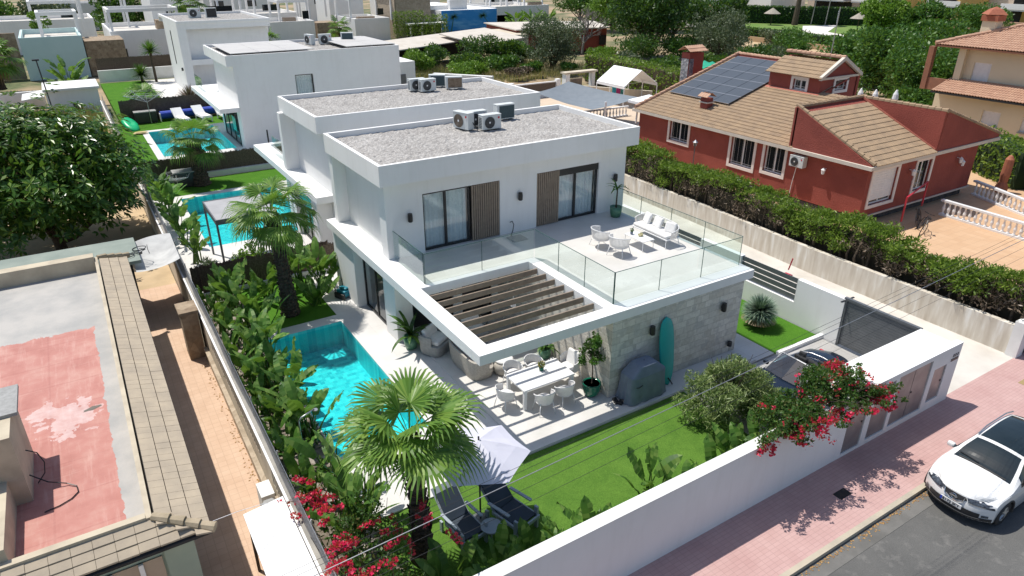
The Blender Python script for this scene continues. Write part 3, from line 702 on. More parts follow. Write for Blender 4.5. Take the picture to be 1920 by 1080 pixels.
# ---- tiled roof house
FT = mat('flat_cement_tiles', (.45, .375, .275), (.35, .295, .225), 2.5, .85, bs=.3, bscale=25, lo=.3, hi=.7)
FT2 = mat('ridge_tiles', (.44, .36, .25), (.33, .27, .18), 4, .85, bs=.3, bscale=20)
PARA = mat('parapet_plaster', (.55, .48, .36), (.42, .36, .27), 2, .9, bs=.3, bscale=15)
GREENW = mat('pale_green_render', (.36, .42, .33), (.30, .36, .29), 1, .85)
PINKR, nt, p = newmat('worn_red_roof_paint'); w = coords(nt, 'World')
sp = nt.nodes.new('ShaderNodeSeparateXYZ'); nt.links.new(w, sp.inputs[0])
wob = math_(nt, 'MULTIPLY', math_(nt, 'SUBTRACT', noise(nt, w, 3.5, 5), .5), .6)
pk = ramp(nt, noise(nt, w, 1.6, 6, .6), [(.3, (.40, .165, .135)), (.5, (.46, .205, .17)), (.72, (.52, .29, .24))])
b = brick(nt, w, 1, 1.35, 1.15, .03, (.5, .5, .5), (.5, .5, .5), (0, 0, 0), 0., .6)
pk = mix(nt, math_(nt, 'MULTIPLY', b.outputs['Fac'], math_(nt, 'MULTIPLY', noise(nt, w, 2.2, 3), .55)), pk, (.33, .12, .1))
wv = nt.nodes.new('ShaderNodeTexWave'); wv.inputs['Scale'].default_value = 1.2; wv.inputs['Distortion'].default_value = 6; wv.inputs['Detail'].default_value = 4; nt.links.new(w, wv.inputs['Vector'])
sm = nt.nodes.new('ShaderNodeMapping'); sm.inputs['Scale'].default_value = (9, .9, 1); nt.links.new(w, sm.inputs[0])
pk = mix(nt, ramp(nt, noise(nt, sm.outputs[0], 1.3, 6, .65), [(.52, (0, 0, 0)), (.72, (.35, .35, .35))]), pk, (.62, .42, .36))
sm2 = nt.nodes.new('ShaderNodeMapping'); sm2.inputs['Scale'].default_value = (.9, 8, 1); nt.links.new(w, sm2.inputs[0])
pk = mix(nt, ramp(nt, noise(nt, sm2.outputs[0], 1.3, 6, .65), [(.55, (0, 0, 0)), (.75, (.3, .3, .3))]), pk, (.60, .38, .32))
gr = ramp(nt, noise(nt, w, 1.3, 5), [(.35, (.44, .42, .39)), (.65, (.34, .335, .32))])
fy = math_(nt, 'GREATER_THAN', math_(nt, 'ADD', sp.outputs[1], wob), 7.5)
fx = math_(nt, 'GREATER_THAN', math_(nt, 'ADD', sp.outputs[0], math_(nt, 'MULTIPLY', wob, .35)), -8.33)
base = mix(nt, math_(nt, 'MAXIMUM', fy, fx), pk, gr)
dx = math_(nt, 'MULTIPLY', math_(nt, 'ADD', sp.outputs[0], 9.15), 1.1); dy = math_(nt, 'MULTIPLY', math_(nt, 'SUBTRACT', sp.outputs[1], 3.0), .9)
rr = math_(nt, 'SQRT', math_(nt, 'ADD', math_(nt, 'MULTIPLY', dx, dx), math_(nt, 'MULTIPLY', dy, dy)))
pt = math_(nt, 'LESS_THAN', math_(nt, 'ADD', rr, math_(nt, 'MULTIPLY', math_(nt, 'SUBTRACT', noise(nt, w, 2.4, 6), .5), 2.2)), .62)
base = mix(nt, math_(nt, 'MULTIPLY', pt, math_(nt, 'MULTIPLY', noise(nt, w, 5, 4), 1.0)), base, (.66, .55, .53))
nt.links.new(base, p.inputs['Base Color']); p.inputs['Roughness'].default_value = .8; bump(nt, p, noise(nt, w, 12, 5), .3, .02)
H = thing('tiled_roof_house', 'low house with worn red painted flat roof inside a skirt of beige tiles', 'house', (-10, 5, 0))
M().box(-16, -2.0, 0, -7.35, 12.4, 2.55).build('wall', GREENW, H)
M().box(-16, -1.75, 2.4, -7.98, 11.9, 2.7).build('roof', PINKR, H)
m = M(); m.box(-16, -1.9, 2.56, -7.98, -1.752, 3.06).box(-7.975, -1.9, 2.56, -7.88, 12.3, 3.04).box(-16, 11.9, 2.56, -7.98, 12.3, 3.2); m.build('parapet', PARA, H)
# tile skirt : east side rows
def tskirt():
    m = M(); n = 3
    for r_ in range(n):
        xa, xb = -7.85 + r_ * .28, -7.85 + (r_ + 1) * .28 + .03
        za, zb = 3.0 - r_ * .085, 2.99 - (r_ + 1) * .055 - r_ * .03
        k = 0; y = -1.88 - .22 * (r_ + 1)
        while y < 12.6:
            y2 = min(y + .22, 12.6); j = R.uniform(-.002, .002); g_ = .0008 if R.random() < .93 else .004
            m.slab([(xa + .012, y + g_, za + j), (xb - .030, y + g_, zb + j), (xb - .030, y2 - g_, zb + j - .002), (xa + .012, y2 - g_, za + j - .002)], (0, 0, -.035)); y = y2
    for r_ in range(n):
        ya, yb = -1.9 - r_ * .17, -1.9 - (r_ + 1) * .17 - .02
        za, zb = 3.0 - r_ * .085, 2.99 - (r_ + 1) * .055 - r_ * .03
        x = -7.53 + (r_ > 1) * .33
        while x > -13:
            x2 = x - .33; j = R.uniform(-.006, .006)
            m.slab([(x2 + .003, ya - .008, za + j), (x - .003, ya - .008, za + j), (x - .003, yb + .026, zb + j), (x2 + .003, yb + .026, zb + j)], (0, 0, -.035)); x = x2
    return m
tskirt().build('tile_skirt', FT, H)
m = M()
m.slab([(-7.86, -1.9, 2.93), (-7.0, -1.88, 2.68), (-7.0, 12.6, 2.68), (-7.86, 12.6, 2.93)], (0, 0, -.06)).slab([(-16, -1.9, 2.93), (-7.86, -1.9, 2.93), (-7.0, -2.42, 2.68), (-16, -2.42, 2.68)], (0, 0, -.06)); m.build('skirt_deck', DARK, H)
m = M()
for k in range(4):
    a = Vector((-7.88, -1.88, 3.02)).lerp(Vector((-6.98, -2.44, 2.76)), k / 4); b_ = Vector((-7.88, -1.88, 3.05)).lerp(Vector((-6.98, -2.44, 2.78)), (k + 1.15) / 4)
    m.tube([a, b_], [.075, .1], 8)
m.build('hip_tiles', FT2, H)
m = M()
for k in range(4):
    a = Vector((-7.88, 12.3, 3.02)).lerp(Vector((-6.98, 12.7, 2.76)), k / 4); b_ = Vector((-7.88, 12.3, 3.05)).lerp(Vector((-6.98, 12.7, 2.78)), (k + 1.15) / 4)
    m.tube([a, b_], [.075, .1], 8)
m.build('hip_tiles', FT2, H)
M().box(-11.5, .2, 2.69, -9.78, 1.9, 4.2).build('stair_box', PARA, H)
M().box(-11.6, .95, 4.2, -9.66, 2.1, 4.27).build('stair_box_roof', GREYFAB, H)
M().box(-10.35, -1.75, 2.69, -10.05, .2, 3.3).build('parapet', PARA, H)
M().tube([(-9.75, .5, 3.1), (-9.5, .45, 2.85), (-9.2, .35, 2.75), (-9.05, .2, 2.73), (-9.03, 0, 2.72), (-9.15, -.15, 2.72), (-9.35, -.25, 2.72), (-9.6, -.3, 2.72)], .012, 5).tube([(-9.77, 1.1, 3.3), (-9.6, 1.05, 3.2), (-9.52, .95, 3.0), (-9.55, .8, 2.85), (-9.7, .7, 2.72)], .012, 5).build('cable', BLACK, H)
o = M().face([(-8.62 + .19 * math.cos(a * .52) * (1 + .2 * math.sin(3 * a)), 3.05 + .07 * math.sin(a * .52) * (1 + .3 * math.cos(2 * a)) + .25 * (.19 * math.cos(a * .52)), 2.705) for a in range(12)]).build('puddle_stain', mat('dark_stain', (.16, .14, .11), (.12, .11, .09), 6, .7), H)
# windows on the front wall
for x in (-9.3, -8.8, -8.3): M().box(x, -2.08, .9, x + .08, -2.0, 2.2).build('window_mullion', WHITE, H)
M().box(-9.6, -2.03, .9, -7.9, -2.0, 2.2).build('window', mat('tan_blind', (.45, .36, .27), (.4, .32, .24), 3, .8), H)
M().box(-7.85, -2.07, 0, -7.33, -2.0, 2.5).build('corner_quoin', GREENW, H)
M().box(-18, 12.9, 2.3, -6.6, 15.5, 2.42).box(-18, 13.1, 0, -6.9, 15.3, 2.3, 1).build('green_roof_annex', [mat('grey_green_roof', (.27, .31, .27), (.21, .25, .22), 1.2, .9, bs=.3, bscale=12), DARK])
tag(COL.objects['green_roof_annex'], 'low annex with flat grey green roof behind the tiled roof house', 'annex')
o = M().tube([(-6.95, -2.2, 2.7), (-6.5, -1.95, 2.5), (-6.0, -1.7, 2.25), (-5.4, -1.5, 1.9)], .006, 4).build('white_cable', WHP); tag(o, 'thin white cable crossing from the tiled eave corner towards the garden wall', 'cable')
# yard beyond: shed, walls, lamp
o = M().box(-40, 62.4, 0, -9.4, 62.7, 1.5).build('garden_wall', WHITE2); tag(o, 'white rendered wall running left behind the large broad leaved tree', 'wall')
t = thing('shed', 'small white flat roofed shed beside the mesh fence beyond the broad leaved tree', 'shed', (-7.2, 60, 0))
M().box(-9.2, 57.8, 0, -5.3, 62.2, 2.0).build('wall', WHITE, t)
M().box(-9.35, 57.6, 2.0, -5.15, 62.3, 2.2).build('roof', WHITE2, t)
M().box(-7.4, 57.77, .2, -6.7, 57.8, .9).build('hatch', BARK, t)
o = M().slab([(-11, 58.4, 1.3), (-9.3, 58.4, 1.5), (-9.3, 62, 1.5), (-11, 62, 1.3)], (0, 0, .1)).build('white_awning', WHITE2); tag(o, 'low white sheet awning on the left side of the small white shed', 'awning')
t = thing('street_lamp', 'thin dark lamp post leaning in front of the small white shed', 'lamp', (-8.9, 56, 0)); M().tube([(-8.9, 56, 0), (-9.15, 57.2, 4.6)], .05, 6).build('pole', BLACK, t); M().obox((-9.2, 57.3, 4.65), (.5, .25, .12)).build('lamp_head', BLACK, t)
# ================================================================ reed screens and low walls between the plots
def reed(x0, x1, y, z0, z1, label, curb=None):
    t = thing('reed_fence', label, 'fence', ((x0 + x1) / 2, y, 0))
    n = int((x1 - x0) / .035); V_ = []
    for i in range(n):
        x = x0 + (x1 - x0) * i / n; j = R.uniform(-.015, .015); h = z1 + R.uniform(-.05, .05)
        V_.append([(x, y + j, z0), (x + .036, y + j + R.uniform(-.01, .01), z0), (x + .036, y + j, h), (x, y + j, h)])
    m = M(); m.quads(V_); m.box(x0, y + .02, z0, x1, y + .035, z1 - .06); m.build('reeds', REED, t)
    if curb: M().box(x0, y - .1 + curb[1], -.04, x1, y + .14, curb[0]).build('low_wall', WHITE2, t)
    return t
reed(-4.7, 1.3, 14.05, .0, 1.15, 'dark reed fence behind the nearest pool garden palm', (.12, 0))
reed(-5.0, .55, 14.28, .1, 1.2, 'second layer of dry reed fence facing the second pool')
reed(-5.0, 5, 31.85, .05, 1.35, 'brown reed fence behind the pool with the canopy table', (.28, -.15))
reed(-4.3, 5.5, 51.6, .0, 1.75, 'dark reed fence behind the rotary dryer and white loungers')
reed(-4.3, 6, 76.3, 1.0, 2.4, 'weathered reed fence above the low white wall on the third lawn')
o = M().box(-4.4, 75.4, 0, 5, 75.7, 1.25).build('low_white_wall', WHITE2); tag(o, 'low white wall at the far end of the distant lawn', 'wall')
# ================================================================ RIGHT: street wall, service wall, garden wall, gate
t = thing('street_wall', 'long white rendered street wall with flat coping along the pink pavement', 'wall', (4, -5.1, 0))
FWY = -5.3
m = M(); m.box(-30, FWY, -.5, 8.1, FWY + .27, 1.6); m.build('wall', WHITE, t)
M().box(-30, FWY - .015, 1.603, 8.1, FWY + .285, 1.63).build('coping', WHITE2, t)
t = thing('service_wall', 'white street corner wall holding brushed metal doors beside the parked blue convertible', 'wall', (11, -4.8, 0))
m = M()
ops = [(8.32, 9.15, -.2, 1.42), (9.42, 10.3, -.15, 1.55), (10.48, 12.15, -.12, 1.58), (12.38, 13.05, .02, 1.18)]
wallbox(m, 'x', 8.1, 13.68, FWY, FWY + .2, -.5, 1.74, ops)
m.box(8.1, FWY + .2, -.5, 13.4, FWY + 1.15, 1.74); m.build('wall', WHITE, t)
for a, b_, za, zb in ops:
    n = 2 if b_ - a > 1.2 else 1
    for k in range(n):
        w_ = (b_ - a) / n
        o = M().box(a + w_ * k + .012, FWY + .03, za + .012, a + w_ * (k + 1) - .012, FWY + .06, zb - .012).build('metal_door', ALU, t)
    M().box((a + b_) / 2 + (.04 if n == 2 else (b_ - a) * .35), FWY + .012, (za + zb) / 2, (a + b_) / 2 + (.08 if n == 2 else (b_ - a) * .35 + .04), FWY + .03, (za + zb) / 2 + .05).build('door_lock', BLACK, t)
m = M(); m.box(8.36, FWY - .03, .98, 8.52, FWY - .005, 1.01); m.box(8.36, FWY - .03, .9, 8.39, FWY + .03, 1.01); m.build('door_handle', BLACK, t)
# house number: dark bar plate with marks above
m = M(); m.box(13.22, FWY - .012, 1.2, 13.6, FWY, 1.29)
for k, x in enumerate((13.27, 13.38, 13.5)):
    m.obox((x + .02, FWY - .006, 1.39), (.022, .012, .11), ry=.25); m.obox((x + .045, FWY - .006, 1.37), (.05, .012, .025)); m.obox((x + .035, FWY - .006, 1.43), (.05, .012, .022))
m.build('number_sign', BLACK, t)
t = thing('garden_wall', 'white side garden wall with grey slatted openings along the pale lane', 'wall', (13.5, 5, 0))
m = M(); z1 = 1.6
ops = [(.35, 2.95, .75, 1.66), (5.1, 8.3, .75, 1.66), (10.2, 13.2, .75, 1.66), (15, 18, .75, 1.66)]
wallbox(m, 'y', -1.55, 30, 13.4, 13.62, -.5, 1.66, ops); m.build('wall', WHITE, t)
for a, b_, za, zb in ops:
    for k in range(4):
        z = za + .02 + k * .225
        M().box(13.49, a, z + .02, 13.52, b_, z + .2).build('slat', GREYM, t)
    M().box(13.46, a, za, 13.485, a + .05, zb).build('slat_post', GREYM, t)
t = thing('sliding_gate', 'dark grey slatted driveway gate behind the blue convertible', 'gate', (13.45, -2.8, 0))
m = M()
for k in range(18): m.box(13.47, -4.14, -.05 + k * .095, 13.5, -1.6, .035 + k * .095)
m.build('slatted_panel', GREYM, t)
M().box(13.42, -4.15, 1.64, 13.54, -1.5, 1.72).box(13.42, -1.62, -.1, 13.54, -1.5, 1.639).build('gate_frame', GREYM, t)
M().box(13.2, -1.58, 1.6, 13.9, -1.52, 1.63).build('gate_guide', BLACK, t)
o = M().obox((13.75, 1.0, 1.95), (.03, .04, .5), rx=.2).obox((13.75, 1.05, 1.5), (.2, .3, .05)).build('red_flag', REDL); tag(o, 'small red marker sticking up behind the slatted wall opening by the lane', 'marker')
# lane neighbour wall
LW = thing('lane_wall', 'low weathered cream wall along the far side of the pale lane below the cypress hedge', 'wall', (18.3, 8, 0))
m = M(); pts = [(18.25, -4.9), (18.3, 3), (18.75, 11), (19.2, 30)]
WEATH, nt, p = newmat('streaked_cream_wall'); wv2 = wallvec(nt)
mp = nt.nodes.new('ShaderNodeMapping'); mp.inputs['Scale'].default_value = (2.6, .35, 1); nt.links.new(wv2, mp.inputs[0])
nt.links.new(ramp(nt, noise(nt, mp.outputs[0], 1.6, 5), [(.35, (.50, .44, .36)), (.55, (.62, .57, .49)), (.7, (.74, .72, .67))]), p.inputs['Base Color']); p.inputs['Roughness'].default_value = .9
for i in range(3):
    (xa, ya), (xb, yb) = pts[i], pts[i + 1]
    m.prism([(xa, ya), (xa + .22, ya), (xb + .22, yb), (xb, yb)], -.5, .78)
m.build('wall', WEATH, LW)
M().box(18.15, -5.25, -.5, 18.6, -4.9, 1.0).build('end_pillar', WHITE2, LW)
o = M().box(18.6, -5.2, -.4, 60, -5.0, .9).build('front_garden_wall', WEATH); tag(o, 'cream street wall at the right edge of the photo beyond the lane', 'wall')

# ================================================================ RED HOUSE
RED = mat('red_render', (.31, .075, .055), (.24, .056, .042), .7, .9, bs=.8, bscale=16, bdist=.03)
REDP = mat('pinkish_mortar', (.50, .17, .12), (.42, .14, .10), 3, .9)
TANT = mat('tan_roof_tiles', (.385, .27, .165), (.265, .19, .125), 2.2, .85, lo=.3, hi=.7)
TERT = mat('terracotta_roof_tiles', (.55, .35, .24), (.43, .25, .17), 2.2, .85, lo=.3, hi=.7)
WTRIM = mat('window_surround', (.80, .74, .70), (.74, .68, .64), 2, .7)
TRIM = mat('pale_trim', (.66, .60, .52), (.60, .54, .46), 2, .8)
def tiles(m, P, U, Vv, nu, nv, mask=None, w=.2, amp=.035, step=.03, seg=4, mi=0):
    """barrel tiles: P origin at eave, U unit along eave, V unit up the slope; nu columns, nv rows"""
    P, U, Vv = Vector(P), Vector(U).normalized(), Vector(Vv).normalized(); Nn = U.cross(Vv).normalized(); Nn = Nn if Nn.z > 0 else -Nn
    rl = .36
    Q = []
    for i in range(nu):
        for j in range(nv):
            if mask and not mask((i + .5) * w, (j + .5) * rl): continue
            for k in range(seg):
                def pt(kk, jj, dz):
                    s = (i + kk / seg) * w; h = amp * math.sin(math.pi * 2 * kk / seg) if False else amp * abs(math.sin(math.pi * kk / seg))
                    return P + U * s + Vv * (jj * rl) + Nn * (h + dz)
                a = pt(k, j, step); b_ = pt(k + 1, j, step); c = pt(k + 1, j + 1.05, 0); d = pt(k, j + 1.05, 0)
                Q.append([a, b_, c, d])
                a2 = pt(k, j, -.01); b2 = pt(k + 1, j, -.01); Q.append([a2, b2, b_, a])
    m.quads(np.array([[tuple(v) for v in q] for q in Q]), mi)
RH = thing('red_house', 'single storey dark red house with tan tiled roofs, solar array and small roof tower', 'house', (30, 12, 0))
m = M(); zt = 2.98
wy = [(9.85, 11.15, 1.45, 2.95), (11.9, 13.55, 1.3, 3.0 - .03), (17.0, 18.6, 1.7, 2.97)]
wx = [(24.95, 27.0, 1.02, 2.75), (28.75, 30.05, 1.15, 2.72)]
wallbox(m, 'y', 5.05, 21.5, 24.45, 24.75, .5, zt, wy)
wallbox(m, 'x', 24.75, 34.6, 5.05, 5.35, .5, zt, wx)
m.box(34.3, 5.35, .5, 34.6, 21.5, zt); m.box(24.75, 21.2, .5, 34.3, 21.5, zt); m.build('wall', RED, RH)
M().box(24.7, 5.3, -.3, 34.5, 21.3, .5).box(24.5, 4.95, -.3, 24.7, 21.4, .45).build('stone_base', rubble('dark_stone_base', (.03, .03, .035), (.12, .12, .12), 4), RH)
M().box(24.6, 4.98, .45, 34.68, 5.046, .52).build('base_ledge', TRIM, RH)
# eave fascia
M().box(24.1, 4.72, 2.985, 24.4, 21.9, 3.16).box(24.4, 4.72, 2.985, 36.1, 5.02, 3.16).box(24.4, 5.02, 2.985, 36.1, 21.6, 3.1).build('eave', TRIM, RH)
SL = .30; L = math.sqrt(1 + SL * SL)
def zmain(x): return 3.14 + SL * (x - 24.15)
m = M(); tiles(m, (24.12, 9.3, 3.14), (0, 1, 0), (1, 0, SL), 62, 26, w=.2, mask=lambda s, t_: s > 3.0 or t_ < 6.6); m.build('main_roof', TANT, RH)
M().slab([(24.15, 9.3, 3.12), (24.15, 21.7, 3.12), (33.6, 21.7, zmain(33.6) - .03), (33.6, 12.3, zmain(33.6) - .03), (30.4, 12.3, zmain(30.4) - .03), (30.4, 9.3, zmain(30.4) - .03)], (0, 0, -.1)).build('roof_deck', RED, RH)
# gable wall at y=21.7 with pink mortar and verge tiles
M().slab([(24.2, 21.7, 3.1), (33.6, 21.7, 3.1), (33.6, 21.7, zmain(33.6)), (24.2, 21.7, 3.14)], (0, .2, 0)).build('gable_wall', RED, RH)
m = M()
for k in range(22):
    xa, xb = 24.2 + k * .43, 24.2 + (k + 1.15) * .43; m.tube([(xa, 21.75, zmain(xa) + .13), (xb, 21.75, zmain(xb) + .09)], [.13, .11], 8)
for k in range(28):
    ya, yb = 21.7 - k * .33, 21.7 - (k + 1.15) * .33; m.tube([(33.6, ya, zmain(33.6) + .1), (33.6, yb, zmain(33.6) + .07)], [.12, .11], 8)
m.build('ridge_tiles', TERT, RH)
M().slab([(33.5, 12.3, 3.1), (33.5, 21.7, 3.1), (33.5, 21.7, zmain(33.5)), (33.5, 12.3, zmain(33.5))], (.2, 0, 0)).build('rear_wall', RED, RH)
# wing roof A: eave at y 4.7 rising to y 9.3
ZA = 5.15; sl = (ZA - 3.16) / 4.6; LA = math.hypot(4.6, ZA - 3.16)
m = M(); tiles(m, (24.5, 4.7, 3.15), (1, 0, 0), (0, 4.6, ZA - 3.16), 26, int(LA / .36), w=.2); m.build('wing_roof', TANT, RH)
M().slab([(24.4, 4.75, 3.12), (29.75, 4.75, 3.12), (29.75, 9.35, ZA - .04), (24.4, 9.35, ZA - .04)], (0, 0, -.08)).build('wing_deck', RED, RH)
M().slab([(24.22, 4.75, 3.13), (24.22, 9.45, 3.13), (24.22, 9.45, ZA + .12), (24.22, 4.95, 3.25)], (.2, 0, 0)).build('wing_side_wall', RED, RH)
M().slab([(24.22, 9.36, 3.13), (29.9, 9.36, 3.13), (29.9, 9.36, ZA + .06), (24.22, 9.36, ZA + .06)], (0, .2, 0)).build('wing_back_wall', RED, RH)
M().slab([(29.7, 4.8, 3.13), (29.7, 9.4, 3.13), (29.7, 9.4, ZA + .05), (29.7, 4.8, ZA + .05)], (.22, 0, 0)).slab([(29.7, 4.78, 3.17), (36.0, 4.78, 3.17), (36.0, 4.78, 3.3), (29.9, 4.78, ZA + .05)], (0, .2, 0)).build('raised_gable', RED, RH)
M().slab([(29.66, 4.85, 3.2), (29.66, 9.3, ZA), (29.66, 9.3, ZA + .12), (29.66, 4.85, 3.32)], (.03, 0, 0)).build('mortar_strip', REDP, RH)
m = M()
for k in range(14):
    a = k * .34; m.tube([(24.36, 4.75 + a, 3.27 + a * sl), (24.36, 4.75 + a + .4, 3.24 + (a + .4) * sl)], [.11, .095], 7)
for k in range(14): m.tube([(29.8, 4.75 + k * .34, ZA + .1), (29.8, 4.75 + k * .34 + .4, ZA + .08)], [.12, .1], 7)
for k in range(16): m.tube([(24.4 + k * .35, 9.43, ZA + .12), (24.4 + k * .35 + .4, 9.43, ZA + .1)], [.12, .1], 7)
for k in range(17):
    xa = 29.9 + k * .36; za = ZA + .1 - (k * .36) * (ZA - 3.3) / 6.1; zb = ZA + .08 - (k * .36 + .42) * (ZA - 3.3) / 6.1
    m.tube([(xa, 4.86, za), (xa + .42, 4.86, zb)], [.12, .1], 7)
m.build('ridge_tiles', TANT, RH)
M().slab([(29.9, 4.98, ZA - .02), (36.1, 4.98, 3.2), (36.1, 9.3, 3.2), (29.9, 9.3, ZA - .02)], (0, 0, -.1)).build('rear_roof', TANT, RH)
# tower
m = M(); tx0, tx1, ty0, ty1 = 30.0, 33.4, 12.35, 16.0
wallbox(m, 'y', ty0, ty1, tx0, tx0 + .2, 4.2, 5.8, [(13.3, 14.2, 4.98, 5.6)]); wallbox(m, 'x', tx0 + .2, tx1, ty0, ty0 + .2, 3.8, 5.8, [(31.4, 32.5, 5.0, 5.6)])
m.box(tx1 - .2, ty0 + .2, 3.8, tx1, ty1, 5.8).box(tx0 + .2, ty1 - .2, 4.2, tx1 - .2, ty1, 5.8)
xm, zr = 31.7, 6.75
m.slab([(tx0, ty0, 5.8), (tx1, ty0, 5.8), (xm, ty0, zr - .05)], (0, .2, 0)); m.slab([(tx0, ty1 - .2, 5.8), (tx1, ty1 - .2, 5.8), (xm, ty1 - .2, zr - .05)], (0, .2, 0)); m.build('tower_wall', RED, RH)
M().slab([(tx0 - .25, ty0 - .22, 5.72), (xm, ty0 - .22, zr), (tx1 + .25, ty0 - .22, 5.72), (tx1 + .25, ty0 - .22, 5.92), (xm, ty0 - .22, zr + .22), (tx0 - .25, ty0 - .22, 5.92)], (0, .2, 0)).box(tx0 - .1, ty0 - .12, 5.72, tx1 + .1, ty0 - .02, 5.84).build('tower_verge', TRIM, RH)
m = M(); tiles(m, (tx0 - .3, ty0 - .2, 5.8), (0, 1, 0), (xm - tx0 + .3, 0, zr + .1 - 5.8), 20, 5); tiles(m, (tx1 + .3, ty0 - .2, 5.8), (0, 1, 0), (xm - tx1 - .3, 0, zr + .1 - 5.8), 20, 5); m.build('tower_roof', TANT, RH)
m = M()
for k in range(12): m.tube([(xm, ty0 - .2 + k * .34, zr + .17), (xm, ty0 + .2 + k * .34, zr + .14)], [.12, .1], 7)
m.build('tower_ridge', TERT, RH)
M().slab([(29.95, 12.25, 4.92), (29.95, 16.1, 4.92), (29.8, 16.1, 4.86), (29.8, 12.25, 4.86)], (0, 0, .03)).build('mortar_strip', REDP, RH)
# chimneys
t_ = M().box(25.85, 17.05, 3.4, 26.35, 17.6, 4.35).build('chimney', RED, RH)
M().box(25.78, 16.98, 4.05, 26.42, 17.67, 4.12).build('chimney_band', TRIM, RH)
m = M(); tiles(m, (25.7, 16.95, 4.4), (0, 1, 0), (.4, 0, .3), 4, 1, w=.2); tiles(m, (26.5, 16.95, 4.4), (0, 1, 0), (-.4, 0, .3), 4, 1, w=.2); m.build('chimney_cap', TERT, RH)
SC_ = thing('barbecue_chimney', 'tall red barbecue chimney with dark stone inlay behind the left end of the red house', 'chimney', (31.8, 24.2, 0))
M().box(31.0, 23.9, 0, 32.4, 24.7, 6.0).build('stack', RED, SC_)
M().box(30.96, 23.95, 0, 30.99, 24.65, 5.6).box(31.02, 23.86, 0, 31.4, 23.89, 5.6).build('stone_inlay', rubble('dark_inlay', (.03, .05, .08), (.45, .45, .45), 5), SC_)
m = M(); tiles(m, (30.8, 23.7, 6.1), (1, 0, 0), (0, .6, .35), 9, 2, w=.2); tiles(m, (30.8, 24.95, 6.1), (1, 0, 0), (0, -.6, .35), 9, 2, w=.2); m.build('tiled_cap', TERT, SC_)
# windows of the red house
def rwin(ax, a0, a1, c, z0, z1, bars=True, blind=0., nm='window', root=RH):
    f = M(); tw = .16
    def bx(mm, a, b_, ca, cb, za, zb):
        if ax == 'x': mm.box(a, ca, za, b_, cb, zb)
        else: mm.box(ca, a, za, cb, b_, zb)
    for (a, b_, za, zb) in ((a0 - tw, a1 + tw, z1, z1 + tw), (a0 - tw, a1 + tw, z0 - tw, z0), (a0 - tw, a0, z0, z1), (a1, a1 + tw, z0, z1)): bx(f, a, b_, c - .05, c - .001, za, zb)
    fr = f.build(nm, WTRIM, root)
    g = M(); s = .085
    for (a, b_, za, zb) in ((a0, a1, z1 - s, z1), (a0, a1, z0, z0 + s), (a0, a0 + s, z0 + s, z1 - s), (a1 - s, a1, z0 + s, z1 - s), ((a0 + a1) / 2 - s / 2, (a0 + a1) / 2 + s / 2, z0 + s, z1 - s)): bx(g, a, b_, c + .12, c + .17, za, zb)
    o = g.build('window_frame', WHP, None); 
    o.parent = fr
    o.matrix_parent_inverse = Matrix.Identity(4); o.location = -Vector(root.location)
    g = M(); bx(g, a0 + s, a1 - s, c + .14, c + .15, z0 + s, z1 - s); o = g.build('pane', BLKG); o.parent = fr; o.location = -Vector(root.location)
    if blind:
        g = M(); n = 12
        for k in range(n):
            za = z1 - (z1 - z0) * blind * (k + 1) / n; bx(g, a0, a1, c + .08, c + .1, za, za + (z1 - z0) * blind / n - .008)
        o = g.build('roller_shutter', WHP); o.parent = fr; o.location = -Vector(root.location)
    if bars:
        g = M(); n = int((a1 - a0) / .27)
        for k in range(1, n): bx(g, a0 + (a1 - a0) * k / n - .003, a0 + (a1 - a0) * k / n + .003, c + .01, c + .016, z0, z1)
        bx(g, a0, a1, c + .008, c + .028, z0 + .2, z0 + .215); o = g.build('window_bars', WHP); o.parent = fr; o.location = -Vector(root.location)
    return fr
BLKG = mat('dark_window_glass', (.02, .025, .03), (.015, .02, .022), 2, .06)
for a, b_, z0, z1 in wy: rwin('y', a, b_, 24.45, z0, z1)
rwin('x', wx[0][0], wx[0][1], 5.05, wx[0][2], wx[0][3], False, .88); rwin('x', wx[1][0], wx[1][1], 5.05, wx[1][2], wx[1][3], False)
rwin('y', 13.3, 14.2, tx0, 4.98, 5.6, True, nm='tower_window'); rwin('x', 31.4, 32.5, ty0, 5.0, 5.6, True, nm='tower_window')
def lantern(x, y, z, nx, ny, root):
    o = M().lathe([(.001, .2), (.12, .08), (.1, .06), (.07, -.14), (.001, -.16)], (x + nx * .22, y + ny * .22, z), 6).box(min(x, x + nx * .22) - .015, min(y, y + ny * .22) - .015, z + .1, max(x, x + nx * .22) + .015, max(y, y + ny * .22) + .015, z + .13).build('wall_lantern', WHP, root)
lantern(24.45, 7.3, 2.35, -1, 0, RH); lantern(28.1, 5.05, 2.3, 0, -1, RH); lantern(32.6, 5.05, 2.3, 0, -1, RH); lantern(32.9, 5.05, 2.1, 0, -1, RH)
ac((24.25, 8.85, 2.2), math.radians(-90), 'white air conditioner bracketed on the dark red wall between window and lantern', h=.6, group=None)
M().tube([(24.4, 9.0, 2.2), (24.38, 9.1, 1.2), (24.4, 9.15, .5)], .02, 5).build('drain_pipe', WHP, RH)
M().tube([(24.3, 21.6, 3.2), (24.25, 21.6, 2.2)], .06, 8).build('down_pipe', WHP, RH)
t = thing('garden_lamp_post', 'thin garden lamp post with silver lantern between the first two red house windows', 'lamp', (22.6, 14.6, 0))
M().tube([(22.6, 14.6, 0), (22.6, 14.6, 2.35)], .03, 6).build('pole', GREYM, t); M().lathe([(.001, .32), (.16, .16), (.12, .14), (.09, -.05), (.001, -.06)], (22.6, 14.6, 2.4), 6).build('lantern', STEEL, t)
